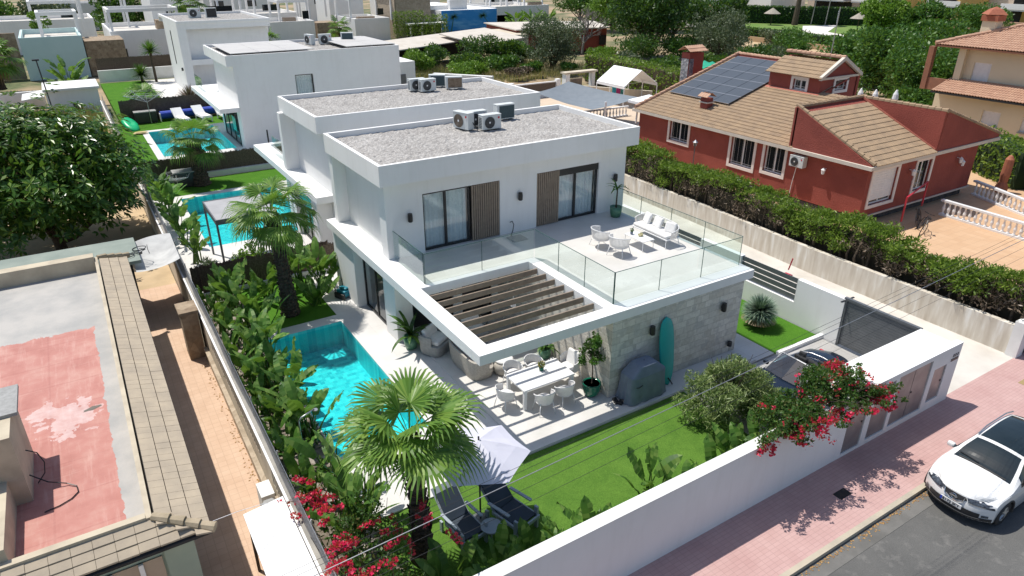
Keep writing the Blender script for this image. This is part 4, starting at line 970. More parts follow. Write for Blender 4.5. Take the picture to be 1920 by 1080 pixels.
# solar array on the main roof, 6 rows x 5
SOL, nt, p = newmat('blue_grey_solar_cells'); w = coords(nt, 'World')
b = brick(nt, w, 1, .16, .16, .006, (.075, .085, .10), (.07, .08, .09), (.13, .14, .15), 0)
nt.links.new(b.outputs['Color'], p.inputs['Base Color']); p.inputs['Roughness'].default_value = .28
rows_, cols_ = 6, 4; x0_, x1_, ya_, yb_ = 26.75, 33.0, 16.15, 21.3
pw, pl_ = (yb_ - ya_) / cols_, (x1_ - x0_) / rows_
first = None
for i in range(rows_):
    for j in range(cols_):
        pos = (x0_ + i * pl_, ya_ + j * pw, zmain(x0_ + i * pl_) + .16)
        if i >= 3 and j == -1: continue
        if first is None:
            first = thing('roof_solar_panel', 'solar panel in the lowest row of the red house array, fourth from left gable', 'solar panel', pos, 0, 'solar panels on the red house roof')
            a = math.atan(SL); ll = pl_ * L
            M().obox((pl_ / 2, pw / 2, SL * pl_ / 2), (ll - .04, pw - .03, .03), ry=-a).build('cells', SOL, first, local=True)
            M().obox((.02, pw / 2, 0.0), (.035, pw - .02, .045), ry=-a).obox((pl_ - .02, pw / 2, SL * (pl_ - .02)), (.035, pw - .02, .045), ry=-a).build('frame', STEEL, first, local=True)
            M().box(.1, .1, -.12, .16, .16, .01).box(pl_ - .2, .1, SL * pl_ - .2, pl_ - .14, .16, SL * pl_ - .06).build('mount', GREYM, first, local=True)
        else: dup(first, pos, 0, 'solar panel %s of the red house array, %s from left gable' % (('in the lowest row', 'in the second lowest row', 'in the third row up', 'in the fourth row up', 'in the second highest row', 'in the highest row')[i], ('first', 'second', 'third', 'fourth')[cols_ - 1 - j]))
# white finials behind the roof ridge
for k, (x, y) in enumerate(((37.2, 14.2), (38.6, 12.6), (37.6, 13.4))):
    o = M().lathe([(.18, 0), (.2, .3), (.1, .35), (.2, .6), (.16, .9), (.05, 1.15), (.001, 1.2)], (x, y, 3.2), 10).box(x - .25, y - .25, 0, x + .25, y + .25, 3.2).build('white_finial', WHP)
    tag(o, ('left', 'right', 'middle')[k] + ' white pear shaped finial peeking over the red house ridge', 'finial', 'white finials behind the red house')
# balustrades
def baluster_mesh():
    return M().lathe([(.075, 0), (.075, .05), (.045, .08), (.085, .28), (.04, .48), (.04, .56), (.07, .6), (.07, .64)], (0, 0, 0), 8)
def balustrade(p0, p1, z, n, label, posts=True):
    p0, p1 = Vector((*p0, z)), Vector((*p1, z)); d = (p1 - p0); ang = math.atan2(d.y, d.x); c = (p0 + p1) / 2
    t = thing('balustrade', label, 'balustrade', tuple(p0))
    M().obox((d.x / 2, d.y / 2, .05), (d.length, .2, .1), ang).build('base_rail', WHP, t, local=True)
    M().obox((d.x / 2, d.y / 2, .79), (d.length + .1, .22, .1), ang).build('top_rail', WHP, t, local=True)
    o0 = baluster_mesh().build('baluster', WHP, t, local=True)
    for k in range(n):
        q = d * ((k + .5) / n)
        o = o0 if k == 0 else o0.copy()
        if k: COL.objects.link(o); o.parent = t
        o.location = (q.x, q.y, .1)
    return t
balustrade((29.9, 3.9), (29.4, -3.2), 0, 26, 'near white balustrade with its side in shade beside the orange yard')
balustrade((34.9, 4.8), (31.6, -2.6), 0, 26, 'far white balustrade at the right edge of the photo beyond the orange yard')
balustrade((26.5, 32.2), (32.6, 32.0), 0, 18, 'white railing curving behind the left end of the red house')
o = M().tube([(26.3, 3.9, .3), (26.3, 3.9, 1.55), (29.3, 4.6, 1.7), (29.3, 4.6, .4)], .045, 6).build('red_goal_frame', REDL); tag(o, 'red tubular goal frame standing against the red house wall', 'goal')
bike((26.4, 3.0, .0), .6, .35, 'pale bicycle leaning by the red goal frame on the orange yard')
bike((27.5, 3.6, .0), .4, -.3, 'second bicycle next to the white balustrade end below the red goal')
o = M().lathe([(.3, 0), (.33, .3), (.2, .6), (.25, 1.0), (.22, 1.9), (.1, 2.1), (.001, 2.15)], (36.8, 4.2, 0), 10).build('terracotta_urn_post', [mat('terracotta', (.42, .15, .08), (.35, .12, .07), 4, .7)]); tag(o, 'slim terracotta and black ornamental post on orange paving right of the red house', 'post')
o = M().lathe([(.001, 0), (.3, 0), (.36, .2), (.2, .45), (.28, .6), (.001, .75)], (28.8, -3.1, 0), 10).obox((28.8, -2.9, .9), (.3, .5, .3), .5).build('yellow_toy', mat('yellow_plastic', (.75, .55, .03), (.7, .5, .03), 3, .4)); tag(o, 'bright yellow toy on the orange yard by the near balustrade at the right edge', 'toy')
# ================================================================ FURNITURE AND SMALL THINGS
def rope_chair(name, label, loc, rz, w=.56, d=.52, hs=.42, hb=.76, cushion=True, group=None):
    """open side faces local +y (sitter looks to +y)"""
    t = thing(name, label, 'chair', loc, rz, group)
    M().lathe([(.001, hs - .05), (w * .46, hs - .05), (w * .5, hs - .02), (w * .46, hs), (.001, hs)], (0, 0, 0), 18).build('seat', WHROPE, t, smooth=False, local=True)
    if cushion:
        M().lathe([(.001, hs + .005), (w * .42, hs + .005), (w * .46, hs + .04), (w * .40, hs + .075), (.001, hs + .085)], (0, 0, 0), 18).build('seat_cushion', CUSH, t, smooth=True, local=True)
    A0, A1 = math.radians(200 - 40), math.radians(340 + 40); n = 30
    def rim(a, z0=None):
        f = abs((a - (A0 + A1) / 2) / ((A1 - A0) / 2)); z = hb - (hb - .64) * min(1, f * 1.1) ** 2
        return Vector((w * .55 * math.cos(a), d * .60 * math.sin(a), z))
    angs = [A0 + (A1 - A0) * i / n for i in range(n + 1)]
    M().tube([rim(a) for a in angs], .016, 6).build('top_rail', WHP, t, local=True, smooth=True)
    m = M()
    for i, a in enumerate(angs):
        b_ = Vector((w * .47 * math.cos(a), w * .47 * math.sin(a), hs - .02)); r_ = rim(a)
        tdir = Vector((-math.sin(a), math.cos(a), 0)) * .018
        m.face([b_ - tdir, b_ + tdir, r_ + tdir, r_ - tdir])
    m.build('rope_back', WHROPE, t, local=True)
    for sx in (-1, 1):
        for sy in (-1, 1):
            M().tube([(sx * w * .36, sy * d * .34, hs - .03), (sx * w * .46, sy * d * .48, 0)], [.016, .011], 6).build('leg', WHP, t, local=True, smooth=True)
    return t
c0 = rope_chair('dining_chair', 'white rope dining chair on the near side of the table, closer to its left leg', (2.4, .48, 0), math.radians(-8), group='white rope dining chairs')
for x, y, r, lab in ((3.15, .52, 5, 'white rope dining chair on the near side of the table, closer to the green pot'),
                     (1.55, 1.25, -82, 'white rope dining chair at the left end of the dining table'),
                     (2.35, 2.12, 178, 'white rope dining chair on the far side of the table, left one'),
                     (3.1, 2.08, 184, 'white rope dining chair on the far side of the table behind the centrepiece')):
    dup(c0, (x, y, 0), math.radians(r), lab)
tall = dup(c0, (4.0, 1.4, 0), math.radians(96), 'larger white rope chair with upright cushion at the right end of the dining table', (1.15, 1.15, 1.25))
o = M().obox((0, -.12, .66), (.42, .1, .40), rx=.25).build('back_cushion', CUSH, tall, local=True, bevel=.04)
t = thing('dining_table', 'long white dining table in striped sunlight under the pergola', 'table', (2.8, 1.3, 0))
M().box(1.88, .76, .66, 3.72, 1.82, .72).build('table_top', WHP, t, bevel=.01)
for x in (1.9, 3.6):
    for y in (.78, 1.7): M().box(x, y, 0, x + .1, y + .1, .66).build('leg', WHP, t, bevel=.01)
# centrepiece
def leafball(c, r, n, size, aspect=.35, rng=NR, up=.3, flat=1.0, shell=.45):
    d = rng.normal(size=(n, 3)); d /= np.linalg.norm(d, axis=1)[:, None]
    rad = (shell + (1 - shell) * rng.random(n) ** .7)[:, None]
    P = np.array(c) + d * rad * np.array(r)
    u = d * .8 + rng.normal(size=(n, 3)) * .7 + np.array([0, 0, up]); u /= np.linalg.norm(u, axis=1)[:, None]
    s = np.cross(u, rng.normal(size=(n, 3))); s /= np.linalg.norm(s, axis=1)[:, None]
    L = (size * (.6 + .8 * rng.random(n)))[:, None]; w_ = L * aspect
    return np.stack([P - u * L * .5, P + s * w_ * .5, P + u * L * .5, P - s * w_ * .5], 1)
GPOT = mat('green_glazed_pot', (.005, .13, .075), (.005, .10, .06), 3, .15)
SAGE = mat('sage_glazed_pot', (.10, .24, .15), (.06, .17, .10), 6, .3)
SOIL = mat('soil', (.10, .055, .035), (.07, .04, .025), 12, .95)
t = thing('table_plant', 'small teal pot with orange tipped succulent as centrepiece on the white dining table', 'plant', (2.95, 1.45, .72))
M().lathe([(.05, 0), (.07, .02), (.08, .12), (.065, .13), (.001, .12)], (0, 0, 0), 12).build('pot', GPOT, t, local=True, smooth=True)
m = M(); m.quads(leafball((0, 0, .22), (.12, .12, .11), 120, .09, .35)); m.build('foliage', leafmat('orange_green_leaf', (.12, .16, .03), (.20, .22, .05), (.40, .20, .05)), t, local=True)
# lemon tree in glazed pot
t = thing('potted_citrus_tree', 'slender citrus tree in a glossy green pot at the corner of the stone wall', 'tree', (4.12, .42, 0))
M().lathe([(.16, 0), (.24, .1), (.29, .28), (.28, .4), (.30, .44), (.27, .46), (.25, .42), (.001, .41)], (0, 0, 0), 24).build('pot', GPOT, t, local=True, smooth=True)
M().lathe([(.001, .42), (.25, .42)], (0, 0, 0), 16).build('soil', SOIL, t, local=True)
m = M(); m.tube([(0, 0, .4), (.02, .01, .8), (-.01, .02, 1.25)], [.025, .02, .018], 6)
for k in range(10):
    a = k * 2.4; m.tube([(-.01, .02, 1.05 + k * .03), (.2 * math.cos(a), .2 * math.sin(a), 1.3 + k * .045), (.36 * math.cos(a), .36 * math.sin(a), 1.42 + k * .05)], [.012, .008, .004], 5)
m.build('trunk', BARK, t, local=True)
m = M()
for k in range(26):
    a = R.random() * 6.28; rr = R.uniform(.08, .42); m.quads(leafball((rr * math.cos(a), rr * math.sin(a), R.uniform(1.2, 2.0)), (.12, .12, .12), 34, .11, .5))
m.build('crown', LF_LUSH, t, local=True)
# covered barbecue
COV = mat('slate_blue_cover', (.19, .225, .285), (.15, .18, .235), 3, .75, bs=.4, bscale=7, bdist=.04)
t = thing('covered_barbecue', 'barbecue hidden under a slate grey fabric cover against the stone wall', 'barbecue', (5.42, -.40, 0))
rows = []; N = 72
for (hx, hy, z, ex) in ((.76, .36, .02, 8), (.72, .35, .25, 7), (.70, .33, .55, 7), (.69, .32, .8, 7), (.68, .32, .90, 7), (.67, .31, .925, 7), (.36, .25, 1.20, 6), (.30, .20, 1.235, 5), (.02, .02, 1.25, 3)):
    r_ = []
    for i in range(N):
        a = 2 * math.pi * i / N; c, s = math.cos(a), math.sin(a)
        k_ = (abs(c) ** ex + abs(s) ** ex) ** (-1 / ex); fold = 1 + (.045 * math.sin(a * 11 + 1) + .03 * math.sin(a * 17)) * max(0, 1 - z / .95)
        r_.append((hx * c * k_ * fold, hy * s * k_ * fold, z))
    rows.append(r_)
m = M(); m.grid(rows, close=True); m.build('cover', COV, t, local=True, smooth=False)
M().tube([(-.60, -.28, .62), (-.45, -.36, .6), (-.3, -.35, .64)], .012, 5).build('strap', BLACK, t, local=True)
M().lathe([(.06, 0), (.06, .05), (.001, .05)], (.55, -.2, 0), 8).build('castor', BLACK, t, local=True); M().lathe([(.06, 0), (.06, .05), (.001, .05)], (-.62, -.05, 0), 8).build('castor', BLACK, t, local=True)
# surfboard
TEAL = mat('teal_foam', (.008, .37, .34), (.008, .34, .31), 2, .45)
t = thing('surfboard', 'teal longboard leaning upright against the stone wall beside the covered barbecue', 'surfboard', (6.5, -.4, 0))
pr = []; n = 26
for i in range(n + 1):
    s = i / n; pr.append((max(.02, .33 * max(0, 1 - abs(2 * s - 1) ** 3.4) ** (1 / 2.1) * (1 - .12 * (1 - s))), s * 2.28))
rows = []
for w_, z in pr: rows.append([(-w_, -.0, z), (-w_ * .8, -.035, z), (0, -.045, z), (w_ * .8, -.035, z), (w_, 0, z), (w_ * .8, .03, z), (0, .035, z), (-w_ * .8, .03, z)])
m = M(); m.grid(rows, close=True); m.face(rows[0]); m.face(list(reversed(rows[-1]))); m.build('board', TEAL, t, local=True, smooth=True)
M().tube([(0, -.05, .25), (.06, -.12, .12), (.1, -.14, .03)], .02, 5).build('leash', BLACK, t, local=True); t.rotation_euler = (-.14, 0, 0)
o = M().obox((4.62, -.42, .05), (.26, .12, .09), .5).build('shoe', BLACK); tag(o, 'dark shoe on the terrace, left one beside the stone wall corner', 'shoe', 'dark shoes by the stone wall')
o = M().obox((4.5, -.3, .05), (.26, .12, .09), 1.3).build('shoe', BLACK); tag(o, 'dark shoe on the terrace, nearer to the green pot', 'shoe', 'dark shoes by the stone wall')
# lounge furniture under the pergola
WOV = mat('pale_woven_rattan', (.46, .43, .38), (.34, .31, .27), 25, .85, bs=.6, bscale=60)
def tub(name, label, cat, loc, rz, w, d, hs=.4, hb=.72, cushions=1, mt=None, group=None):
    t = thing(name, label, cat, loc, rz, group); mt = mt or WOV
    def sec(z, k, i0=1.): return [(w / 2 * k * (abs(math.cos(a)) ** .45) * (1 if math.cos(a) > 0 else -1), d / 2 * k * (abs(math.sin(a)) ** .45) * (1 if math.sin(a) > 0 else -1), z) for a in [2 * math.pi * i / 40 for i in range(40)]]
    m = M(); m.grid([sec(0.02, .9), sec(.2, .97), sec(hs, 1.0), sec(hs + .02, .9), sec(hs + .02, .3)], close=True); m.build('base', mt, t, local=True, smooth=False)
    A = [math.radians(175 + 190 * i / 28) for i in range(29)]
    def rp(a, k, z): return (w / 2 * k * (abs(math.cos(a)) ** .45) * (1 if math.cos(a) > 0 else -1), d / 2 * k * (abs(math.sin(a)) ** .45) * (1 if math.sin(a) > 0 else -1), z)
    m = M(); m.grid([[rp(a, 1.0, hs) for a in A], [rp(a, 1.04, hb) for a in A], [rp(a, .93, hb + .02) for a in A], [rp(a, .84, hs) for a in A]]); m.build('backrest', mt, t, local=True)
    for k in range(cushions):
        cw = w * .8 / cushions; x = -w * .4 + cw * (k + .5)
        M().obox((x, .04, hs + .09), (cw - .02, d * .68, .15)).build('seat_cushion', CUSH, t, local=True, bevel=.05)
        M().obox((x, -d * .26, hs + .3), (cw - .06, .16, .36), rx=.25).build('back_cushion', CUSH, t, local=True, bevel=.06)
    return t
tub('rattan_sofa', 'pale woven sofa half hidden below the left beam of the pergola', 'sofa', (1.75, 3.75, 0), math.radians(-90), 1.9, .85, cushions=2)
tub('rattan_armchair', 'rounded grey woven armchair with white cushions at the back of the covered terrace', 'armchair', (1.25, 5.35, 0), math.radians(-150), .95, .9, mt=GREYFAB)
tub('rattan_armchair', 'woven armchair in deep shade between the pergola slats and the glass doors', 'armchair', (2.7, 5.3, 0), math.radians(180), .95, .9, mt=GREYFAB)
t = thing('rattan_pouf', 'pale woven pouf under the front beam of the pergola', 'pouf', (2.55, 3.0, 0)); M().lathe([(.33, .01), (.40, .15), (.40, .32), (.34, .40), (.001, .42)], (0, 0, 0), 20).build('body', WOV, t, local=True, smooth=True)
M().lathe([(.001, .42), (.3, .42), (.32, .46), (.26, .5), (.001, .51)], (0, 0, 0), 20).build('cushion', CUSH, t, local=True, smooth=True)
t = thing('side_table', 'small dark low table in shade beside the grey woven armchair', 'table', (2.0, 4.95, 0)); M().lathe([(.001, .34), (.25, .34), (.25, .37), (.001, .37)], (0, 0, 0), 18).build('table_top', BLACK, t, local=True); M().tube([(0, 0, 0), (0, 0, .34)], .03, 8).build('leg', BLACK, t, local=True)
# pots
def strapleaf(p0, az, L, w, elev, droop, n=6, rng=R, twist=0.):
    """list of quads for one arching leaf"""
    pts = []; p = Vector(p0); e = elev; st = L / n
    for i in range(n + 1):
        pts.append(p.copy()); d = Vector((math.cos(az) * math.cos(e), math.sin(az) * math.cos(e), math.sin(e))); p = p + d * st; e -= droop / n
    side = Vector((-math.sin(az), math.cos(az), 0)); Q = []
    for i in range(n):
        s0 = i / n; s1 = (i + 1) / n; w0 = w * (math.sin(math.pi * min(1, .12 + .88 * s0)) ** .6 if s0 < 1 else 0); w1 = w * (math.sin(math.pi * min(.999, .12 + .88 * s1)) ** .6)
        Q.append([pts[i] - side * w0 / 2, pts[i] + side * w0 / 2, pts[i + 1] + side * w1 / 2, pts[i + 1] - side * w1 / 2])
    return [[tuple(v) for v in q] for q in Q]
def pottedplant(label, loc, pm, leaf, n=16, L=.8, w=.12, pr_=.24, ph=.42, el=(.7, 1.4), dr=1.4, stem=0.):
    t = thing('potted_plant', label, 'plant', loc)
    M().lathe([(pr_ * .75, 0), (pr_ * .95, ph * .4), (pr_, ph), (pr_ * .9, ph), (pr_ * .85, ph * .9), (.001, ph * .9)], (0, 0, 0), 22).build('pot', pm, t, local=True, smooth=True)
    Q = []
    for k in range(n): Q += strapleaf((0, 0, ph * .9 + stem), k * 2.4 + R.random(), L * R.uniform(.7, 1.1), w, R.uniform(*el), dr * R.uniform(.7, 1.2))
    m = M(); m.quads(np.array(Q)); m.build('foliage', leaf, t, local=True)
    if stem: M().tube([(0, 0, ph * .85), (.02, 0, ph * .9 + stem)], [.035, .025], 7).build('stem', BARK, t, local=True)
    return t
pottedplant('large leaved plant in grey green pot before the dark glass beside the pool', (.62, 6.0, 0), SAGE, LF_DARK, 20, 1.1, .13, .25, .45, (.5, 1.5), 1.5)
pottedplant('bushy palm leaved plant in sage pot in the shade behind the dining table', (4.15, 3.0, 0), SAGE, LF_LUSH, 26, .7, .07, .22, .38, (.6, 1.5), 1.9)
pottedplant('slim palm in ribbed green pot at the far corner of the upper terrace', (9.85, 6.45, 2.9), SAGE, LF_LUSH, 12, .62, .07, .24, .42, (.3, 1.2), 1.9, stem=.75)
t = thing('stones_decoration', 'pale decorative stones in shade beside the sage pot', 'stones', (4.2, 2.55, 0))
for k in range(5): M().lathe([(.001, 0), (.09, .02), (.1, .08), (.05, .13), (.001, .14)], (.12 * math.cos(k * 1.3), .12 * math.sin(k * 1.3), 0), 8).build('stone', CUSH, t, local=True)
# upper terrace lounge
tc = rope_chair('terrace_chair', 'white rope lounge chair on the upper terrace, nearer to the glass corner', (7.42, 3.35, 2.906), math.radians(-70), w=.68, d=.62, hs=.36, hb=.72, group='rope lounge chairs on the upper terrace')
dup(tc, (7.35, 4.25, 2.906), math.radians(-100), 'white rope lounge chair on the upper terrace, nearer to the slatted screens')
t = thing('terrace_sofa', 'white rope sofa with scatter cushions at the right edge of the upper terrace', 'sofa', (9.45, 3.75, 2.906), math.radians(90))
M().box(-.92, -.33, .3, .92, .33, .34).build('seat_frame', WHP, t, local=True, bevel=.01); M().box(-.88, -.31, .345, .88, .31, .46).build('seat_cushion', CUSH, t, local=True, bevel=.05)
A0, A1 = math.radians(165), math.radians(375)
def rim(a, z): return Vector((.98 * (abs(math.cos(a)) ** .7) * (1 if math.cos(a) > 0 else -1), .40 * (abs(math.sin(a)) ** .7) * (1 if math.sin(a) > 0 else -1), z))
angs = [A0 + (A1 - A0) * i / 70 for i in range(71)]
def hz(a): return .74 - .16 * abs((a - (A0 + A1) / 2) / ((A1 - A0) / 2)) ** 2.5
M().tube([rim(a, hz(a)) for a in angs], .018, 6).build('top_rail', WHP, t, local=True, smooth=True)
m = M()
for a in angs:
    p0, p1 = rim(a, .32) * .94, rim(a, hz(a)); p0.z = .32; m.face([p0 + Vector((-.012, 0, 0)), p0 + Vector((.012, 0.004, 0)), p1 + Vector((.012, .004, 0)), p1 + Vector((-.012, 0, 0))])
m.build('rope_back', WHROPE, t, local=True)
for x in (-.85, .85):
    for y in (-.28, .28): M().tube([(x, y, .3), (x * 1.07, y * 1.2, 0)], [.018, .012], 6).build('leg', WHP, t, local=True)
for x, r_ in ((-.6, .3), (.05, -.1), (.6, -.3)): M().obox((x, -.14, .62), (.44, .13, .40), r_, rx=.35).build('cushion', CUSH, t, local=True, bevel=.055)
t = thing('coffee_table', 'small white coffee table between rope chairs and sofa on the upper terrace', 'table', (8.5, 3.55, 2.906), math.radians(90))
M().box(-.5, -.27, .36, .5, .27, .385).build('table_top', WHP, t, local=True, bevel=.006)
for x in (-.46, .46):
    for y in (-.23, .23): M().tube([(x, y, .36), (x * 1.05, y * 1.1, 0)], [.014, .01], 6).build('leg', WHP, t, local=True)
t = thing('vase', 'dark little vase with dark sprigs on the terrace coffee table', 'vase', (8.4, 3.85, 3.29)); M().lathe([(.04, 0), (.055, .05), (.05, .1), (.001, .1)], (0, 0, 0), 10).build('pot', COV, t, local=True, smooth=True); m = M(); m.quads(leafball((0, 0, .16), (.07, .07, .08), 60, .06)); m.build('sprigs', LF_DARK, t, local=True)
t = thing('flower_posy', 'pale yellow flower posy lying on the terrace coffee table', 'flowers', (8.55, 3.55, 3.29)); m = M(); m.quads(leafball((0, 0, .06), (.1, .08, .06), 80, .06, .7)); m.build('petals', leafmat('cream_petals', (.7, .6, .35), (.8, .75, .55)), t, local=True)
# ---------------- lawn: parasol and loungers
PARA_M = mat('lilac_white_canvas', (.62, .62, .70), (.57, .57, .66), 1.2, .85)
t = thing('garden_parasol', 'large pale lilac parasol above two resin loungers near the front palm', 'parasol', (-1.4, -2.4, 0))
m = M(); n = 8; rows = []
for rr, z in ((.03, 2.42), (.45, 2.31), (.85, 2.17), (1.18, 2.02)):
    rw_ = []
    for k in range(24):
        a = math.radians(33 + k * 15); f = (a - math.radians(33)) % (math.pi / 3) - math.pi / 6; q = rr * math.cos(math.pi / 6) / math.cos(f) * (1 - .03 * math.cos(f * 3) * (rr > .1)); rw_.append((q * math.cos(a), q * math.sin(a), z - .03 * math.cos(f * 3) * (rr > .1)))
    rows.append(rw_)
m.grid(rows, close=True)
m.build('canopy', PARA_M, t, local=True)
M().tube([(0, 0, 0), (0, 0, 2.5)], .022, 8).build('pole', BLACK, t, local=True)
for k in range(6):
    a = math.radians(33 + k * 60); M().tube([(0, 0, 2.38), (1.14 * math.cos(a), 1.14 * math.sin(a), 2.0)], .009, 4).build('rib', GREYM, t, local=True)
M().lathe([(.001, 0), (.24, 0), (.24, .06), (.05, .1), (.001, .1)], (0, 0, 0), 14).build('base', GREYM, t, local=True)
SLATE = mat('blue_grey_resin', (.36, .41, .46), (.31, .36, .41), 3, .5)
NAVY = mat('dark_blue_sling', (.03, .045, .07), (.025, .04, .06), 4, .7)
t = thing('resin_lounger', 'blue grey resin lounger with raised back, the one nearer the front palm', 'sun lounger', (-1.95, -2.35, -.075), math.radians(6), 'resin loungers under the parasol')
def lounger_mesh(t, fr, sl_):
    M().slab([(-.31, .62, .92), (.31, .62, .92), (.31, .05, .36), (-.31, .05, .36)], (0, .03, .03)).build('backrest', fr, t, local=True, bevel=.01)
    M().slab([(-.27, .5, .85), (.27, .5, .85), (.27, .02, .385), (-.27, .02, .385)], (0, .0, .035)).box(-.27, -.62, .36, .27, .02, .4).build('sling', sl_, t, local=True)
    M().box(-.32, -.66, .3, -.27, .1, .38).box(.27, -.66, .3, .32, .1, .38).box(-.32, -.7, .3, .32, -.66, .385).build('seat_frame', fr, t, local=True, bevel=.008)
    for s in (-1, 1):
        M().obox((s * .33, -.12, .58), (.075, .62, .035), rx=-.06).build('armrest', fr, t, local=True, bevel=.01)
        for y in (-.6, .25): M().obox((s * .31, y, .15 if y > 0 else .28), (.05, .09, .3 if y > 0 else .56)).build('leg', fr, t, local=True)
lounger_mesh(t, SLATE, NAVY); t.scale = (1.04,) * 3
dup(t, (-.82, -2.6, -.075), math.radians(14), 'blue grey resin lounger with dark sling, the one nearer the open lawn', 1.12)
t = thing('garden_side_table', 'round blue grey resin table between the two loungers', 'table', (-1.45, -3.0, -.075)); M().lathe([(.001, .44), (.25, .44), (.25, .47), (.001, .47)], (0, 0, 0), 20).build('table_top', SLATE, t, local=True)
for k in range(3): M().tube([(.12 * math.cos(k * 2.1), .12 * math.sin(k * 2.1), .44), (.2 * math.cos(k * 2.1), .2 * math.sin(k * 2.1), 0)], .02, 6).build('leg', SLATE, t, local=True)
t = thing('pool_shower', 'thin steel garden shower bending over the plants at the near end of the pool', 'shower', (-4.35, 1.75, -.035)); M().tube([(0, 0, 0), (0, 0, 1.5), (.08, 0, 1.6), (.45, .1, 1.66)], .02, 7).build('pipe', STEEL, t, local=True, smooth=True); M().lathe([(.001, 0), (.07, 0), (.07, .02), (.001, .02)], (.47, .1, 1.62), 10).build('shower_head', STEEL, t, local=True)
CYAN = mat('cyan_plastic', (.01, .22, .30), (.01, .18, .26), 6, .4)
t = thing('pool_cleaner', 'blue and black pool cleaning robot parked by the rear corner of the villa', 'pool cleaner', (.05, 11.1, -.03), .4)
M().box(-.2, -.25, .08, .2, .25, .34).box(-.1, -.2, .34, .1, .2, .44).build('body', CYAN, t, local=True, bevel=.05)
for s in (-1, 1): M().box(s * .24 - .05, -.28, 0, s * .24 + .05, .28, .24).build('track', BLACK, t, local=True, bevel=.03)
M().tube([(-.2, .28, .1), (-.2, .32, .65), (.2, .32, .65), (.2, .28, .1)], .015, 6).build('handle', BLACK, t, local=True)
# ---------------- second garden
t = thing('patio_canopy', 'grey flat topped canopy on dark legs standing over the second pool edge', 'canopy', (-2.4, 17, 0))
M().box(-3.5, 15.7, 2.35, -1.1, 18.5, 2.45).build('roof', mat('grey_canvas', (.38, .38, .39), (.33, .33, .34), 2, .8), t)
M().box(-3.55, 15.65, 2.25, -1.05, 15.7, 2.47).box(-3.55, 18.5, 2.25, -1.05, 18.55, 2.47).box(-3.55, 15.7, 2.25, -3.5, 18.5, 2.47).box(-1.1, 15.7, 2.25, -1.05, 18.5, 2.47).build('frame', GREYM, t)
for x in (-3.55, -1.13):
    for y in (15.65, 18.47): M().box(x, y, -.03, x + .08, y + .08, 2.25).build('leg', GREYM, t)
LNG = mat('white_resin', (.78, .78, .78), (.74, .74, .74), 3, .45)
def sunbed(label, loc, rz, group=None, m0=LNG, m1=CUSH):
    t = thing('sun_lounger', label, 'sun lounger', loc, rz, group)
    M().box(-.32, -.95, .28, .32, .3, .36).build('base', m0, t, local=True, bevel=.02)
    M().slab([(-.32, .3, .3), (.32, .3, .3), (.32, .95, .75), (-.32, .95, .75)], (0, -.03, .07)).build('backrest', m0, t, local=True, bevel=.02)
    M().box(-.29, -.92, .365, .29, .28, .42).build('cushion', m1, t, local=True, bevel=.02)
    for x in (-.28, .28):
        for y in (-.85, .35): M().box(x - .03, y - .03, 0, x + .03, y + .03, .28).build('leg', m0, t, local=True)
    return t
b0 = sunbed('white lounger on the third lawn, leftmost before the blue roll', (-.15, 49.2, -.03), math.radians(8), 'white loungers on the third lawn')
dup(b0, (1.5, 49.5, -.03), math.radians(10), 'white lounger in the middle of three before the blue roll', 1.3); dup(b0, (3.1, 49.1, -.03), math.radians(6), 'white lounger nearest the villa wall, rightmost of three', 1.3); b0.scale = (1.3,) * 3
d0 = sunbed('dark sling lounger by the far edge of the second pool deck', (-.4, 15.6, -.03), math.radians(80), 'dark loungers under the canopy', GREYM, GREYFAB)
dup(d0, (-1.9, 15.2, -.03), math.radians(75), 'dark sling lounger near the reed fence below the canopy')
BLUE = mat('blue_cover', (.02, .07, .50), (.015, .05, .40), 3, .5)
t = thing('pool_cover_roll', 'long bright blue rolled pool cover behind the white loungers', 'pool cover', (.5, 50.9, 0)); M().tube([(-1.5, 50.9, .45), (3.6, 51.1, .45)], .32, 14).build('roll', BLUE, t); 
for x in (-1.55, 3.6): M().box(x, 50.6, 0, x + .06, 51.2, .6).build('stand', WHP, t)
def dryer(label, loc, s=1.):
    t = thing('rotary_dryer', label, 'clothes dryer', loc); M().tube([(0, 0, 0), (0, 0, 1.9 * s)], .03, 6).build('pole', STEEL, t, local=True)
    for k in range(4):
        a = k * math.pi / 2 + .5; M().tube([(0, 0, 1.35 * s), (1.5 * s * math.cos(a), 1.5 * s * math.sin(a), 1.95 * s)], .02, 5).build('arm', STEEL, t, local=True)
    m = M()
    for f in (.5, .7, .9, 1.): m.tube([(1.5 * s * f * math.cos(k * math.pi / 2 + .5), 1.5 * s * f * math.sin(k * math.pi / 2 + .5), (1.35 + .6 * f) * s) for k in range(5)], .008, 4, cap=False)
    m.build('line', WHP, t, local=True)
dryer('grey rotary clothes dryer before the dark reed fence on the third lawn', (-2.3, 50.3, 0), 1.25); dryer('low rotary dryer frame beside the palm of the second garden', (-3.3, 29.8, -.5), .7)
for loc, lab in (((-2.6, 50.9, 0), 'black storage box behind the rotary dryer on the third lawn'), ((-2.6, 30.4, 0), 'black storage box with pale lid beside the squat palm')):
    t = thing('storage_box', lab, 'box', loc); M().box(-.8, -.4, 0, .8, .4, .85).build('body', BLACK, t, local=True); M().box(-.83, -.43, .855, .83, .43, .92).build('lid', GREYFAB, t, local=True)
o = M().lathe([(.3, 0), (.7, .05), (.85, .22), (.7, .4), (.3, .42), (.001, .3)], (0, 0, 0), 14).build('pool_float', mat('green_vinyl', (.01, .50, .20), (.01, .4, .16), 2, .35), smooth=True); o.location = (-4.0, 48.9, .1); o.scale = (.7, 1.3, 1); o.rotation_euler = (.4, .2, .3); tag(o, 'bright green inflatable float on the third lawn beside the mesh fence', 'float')
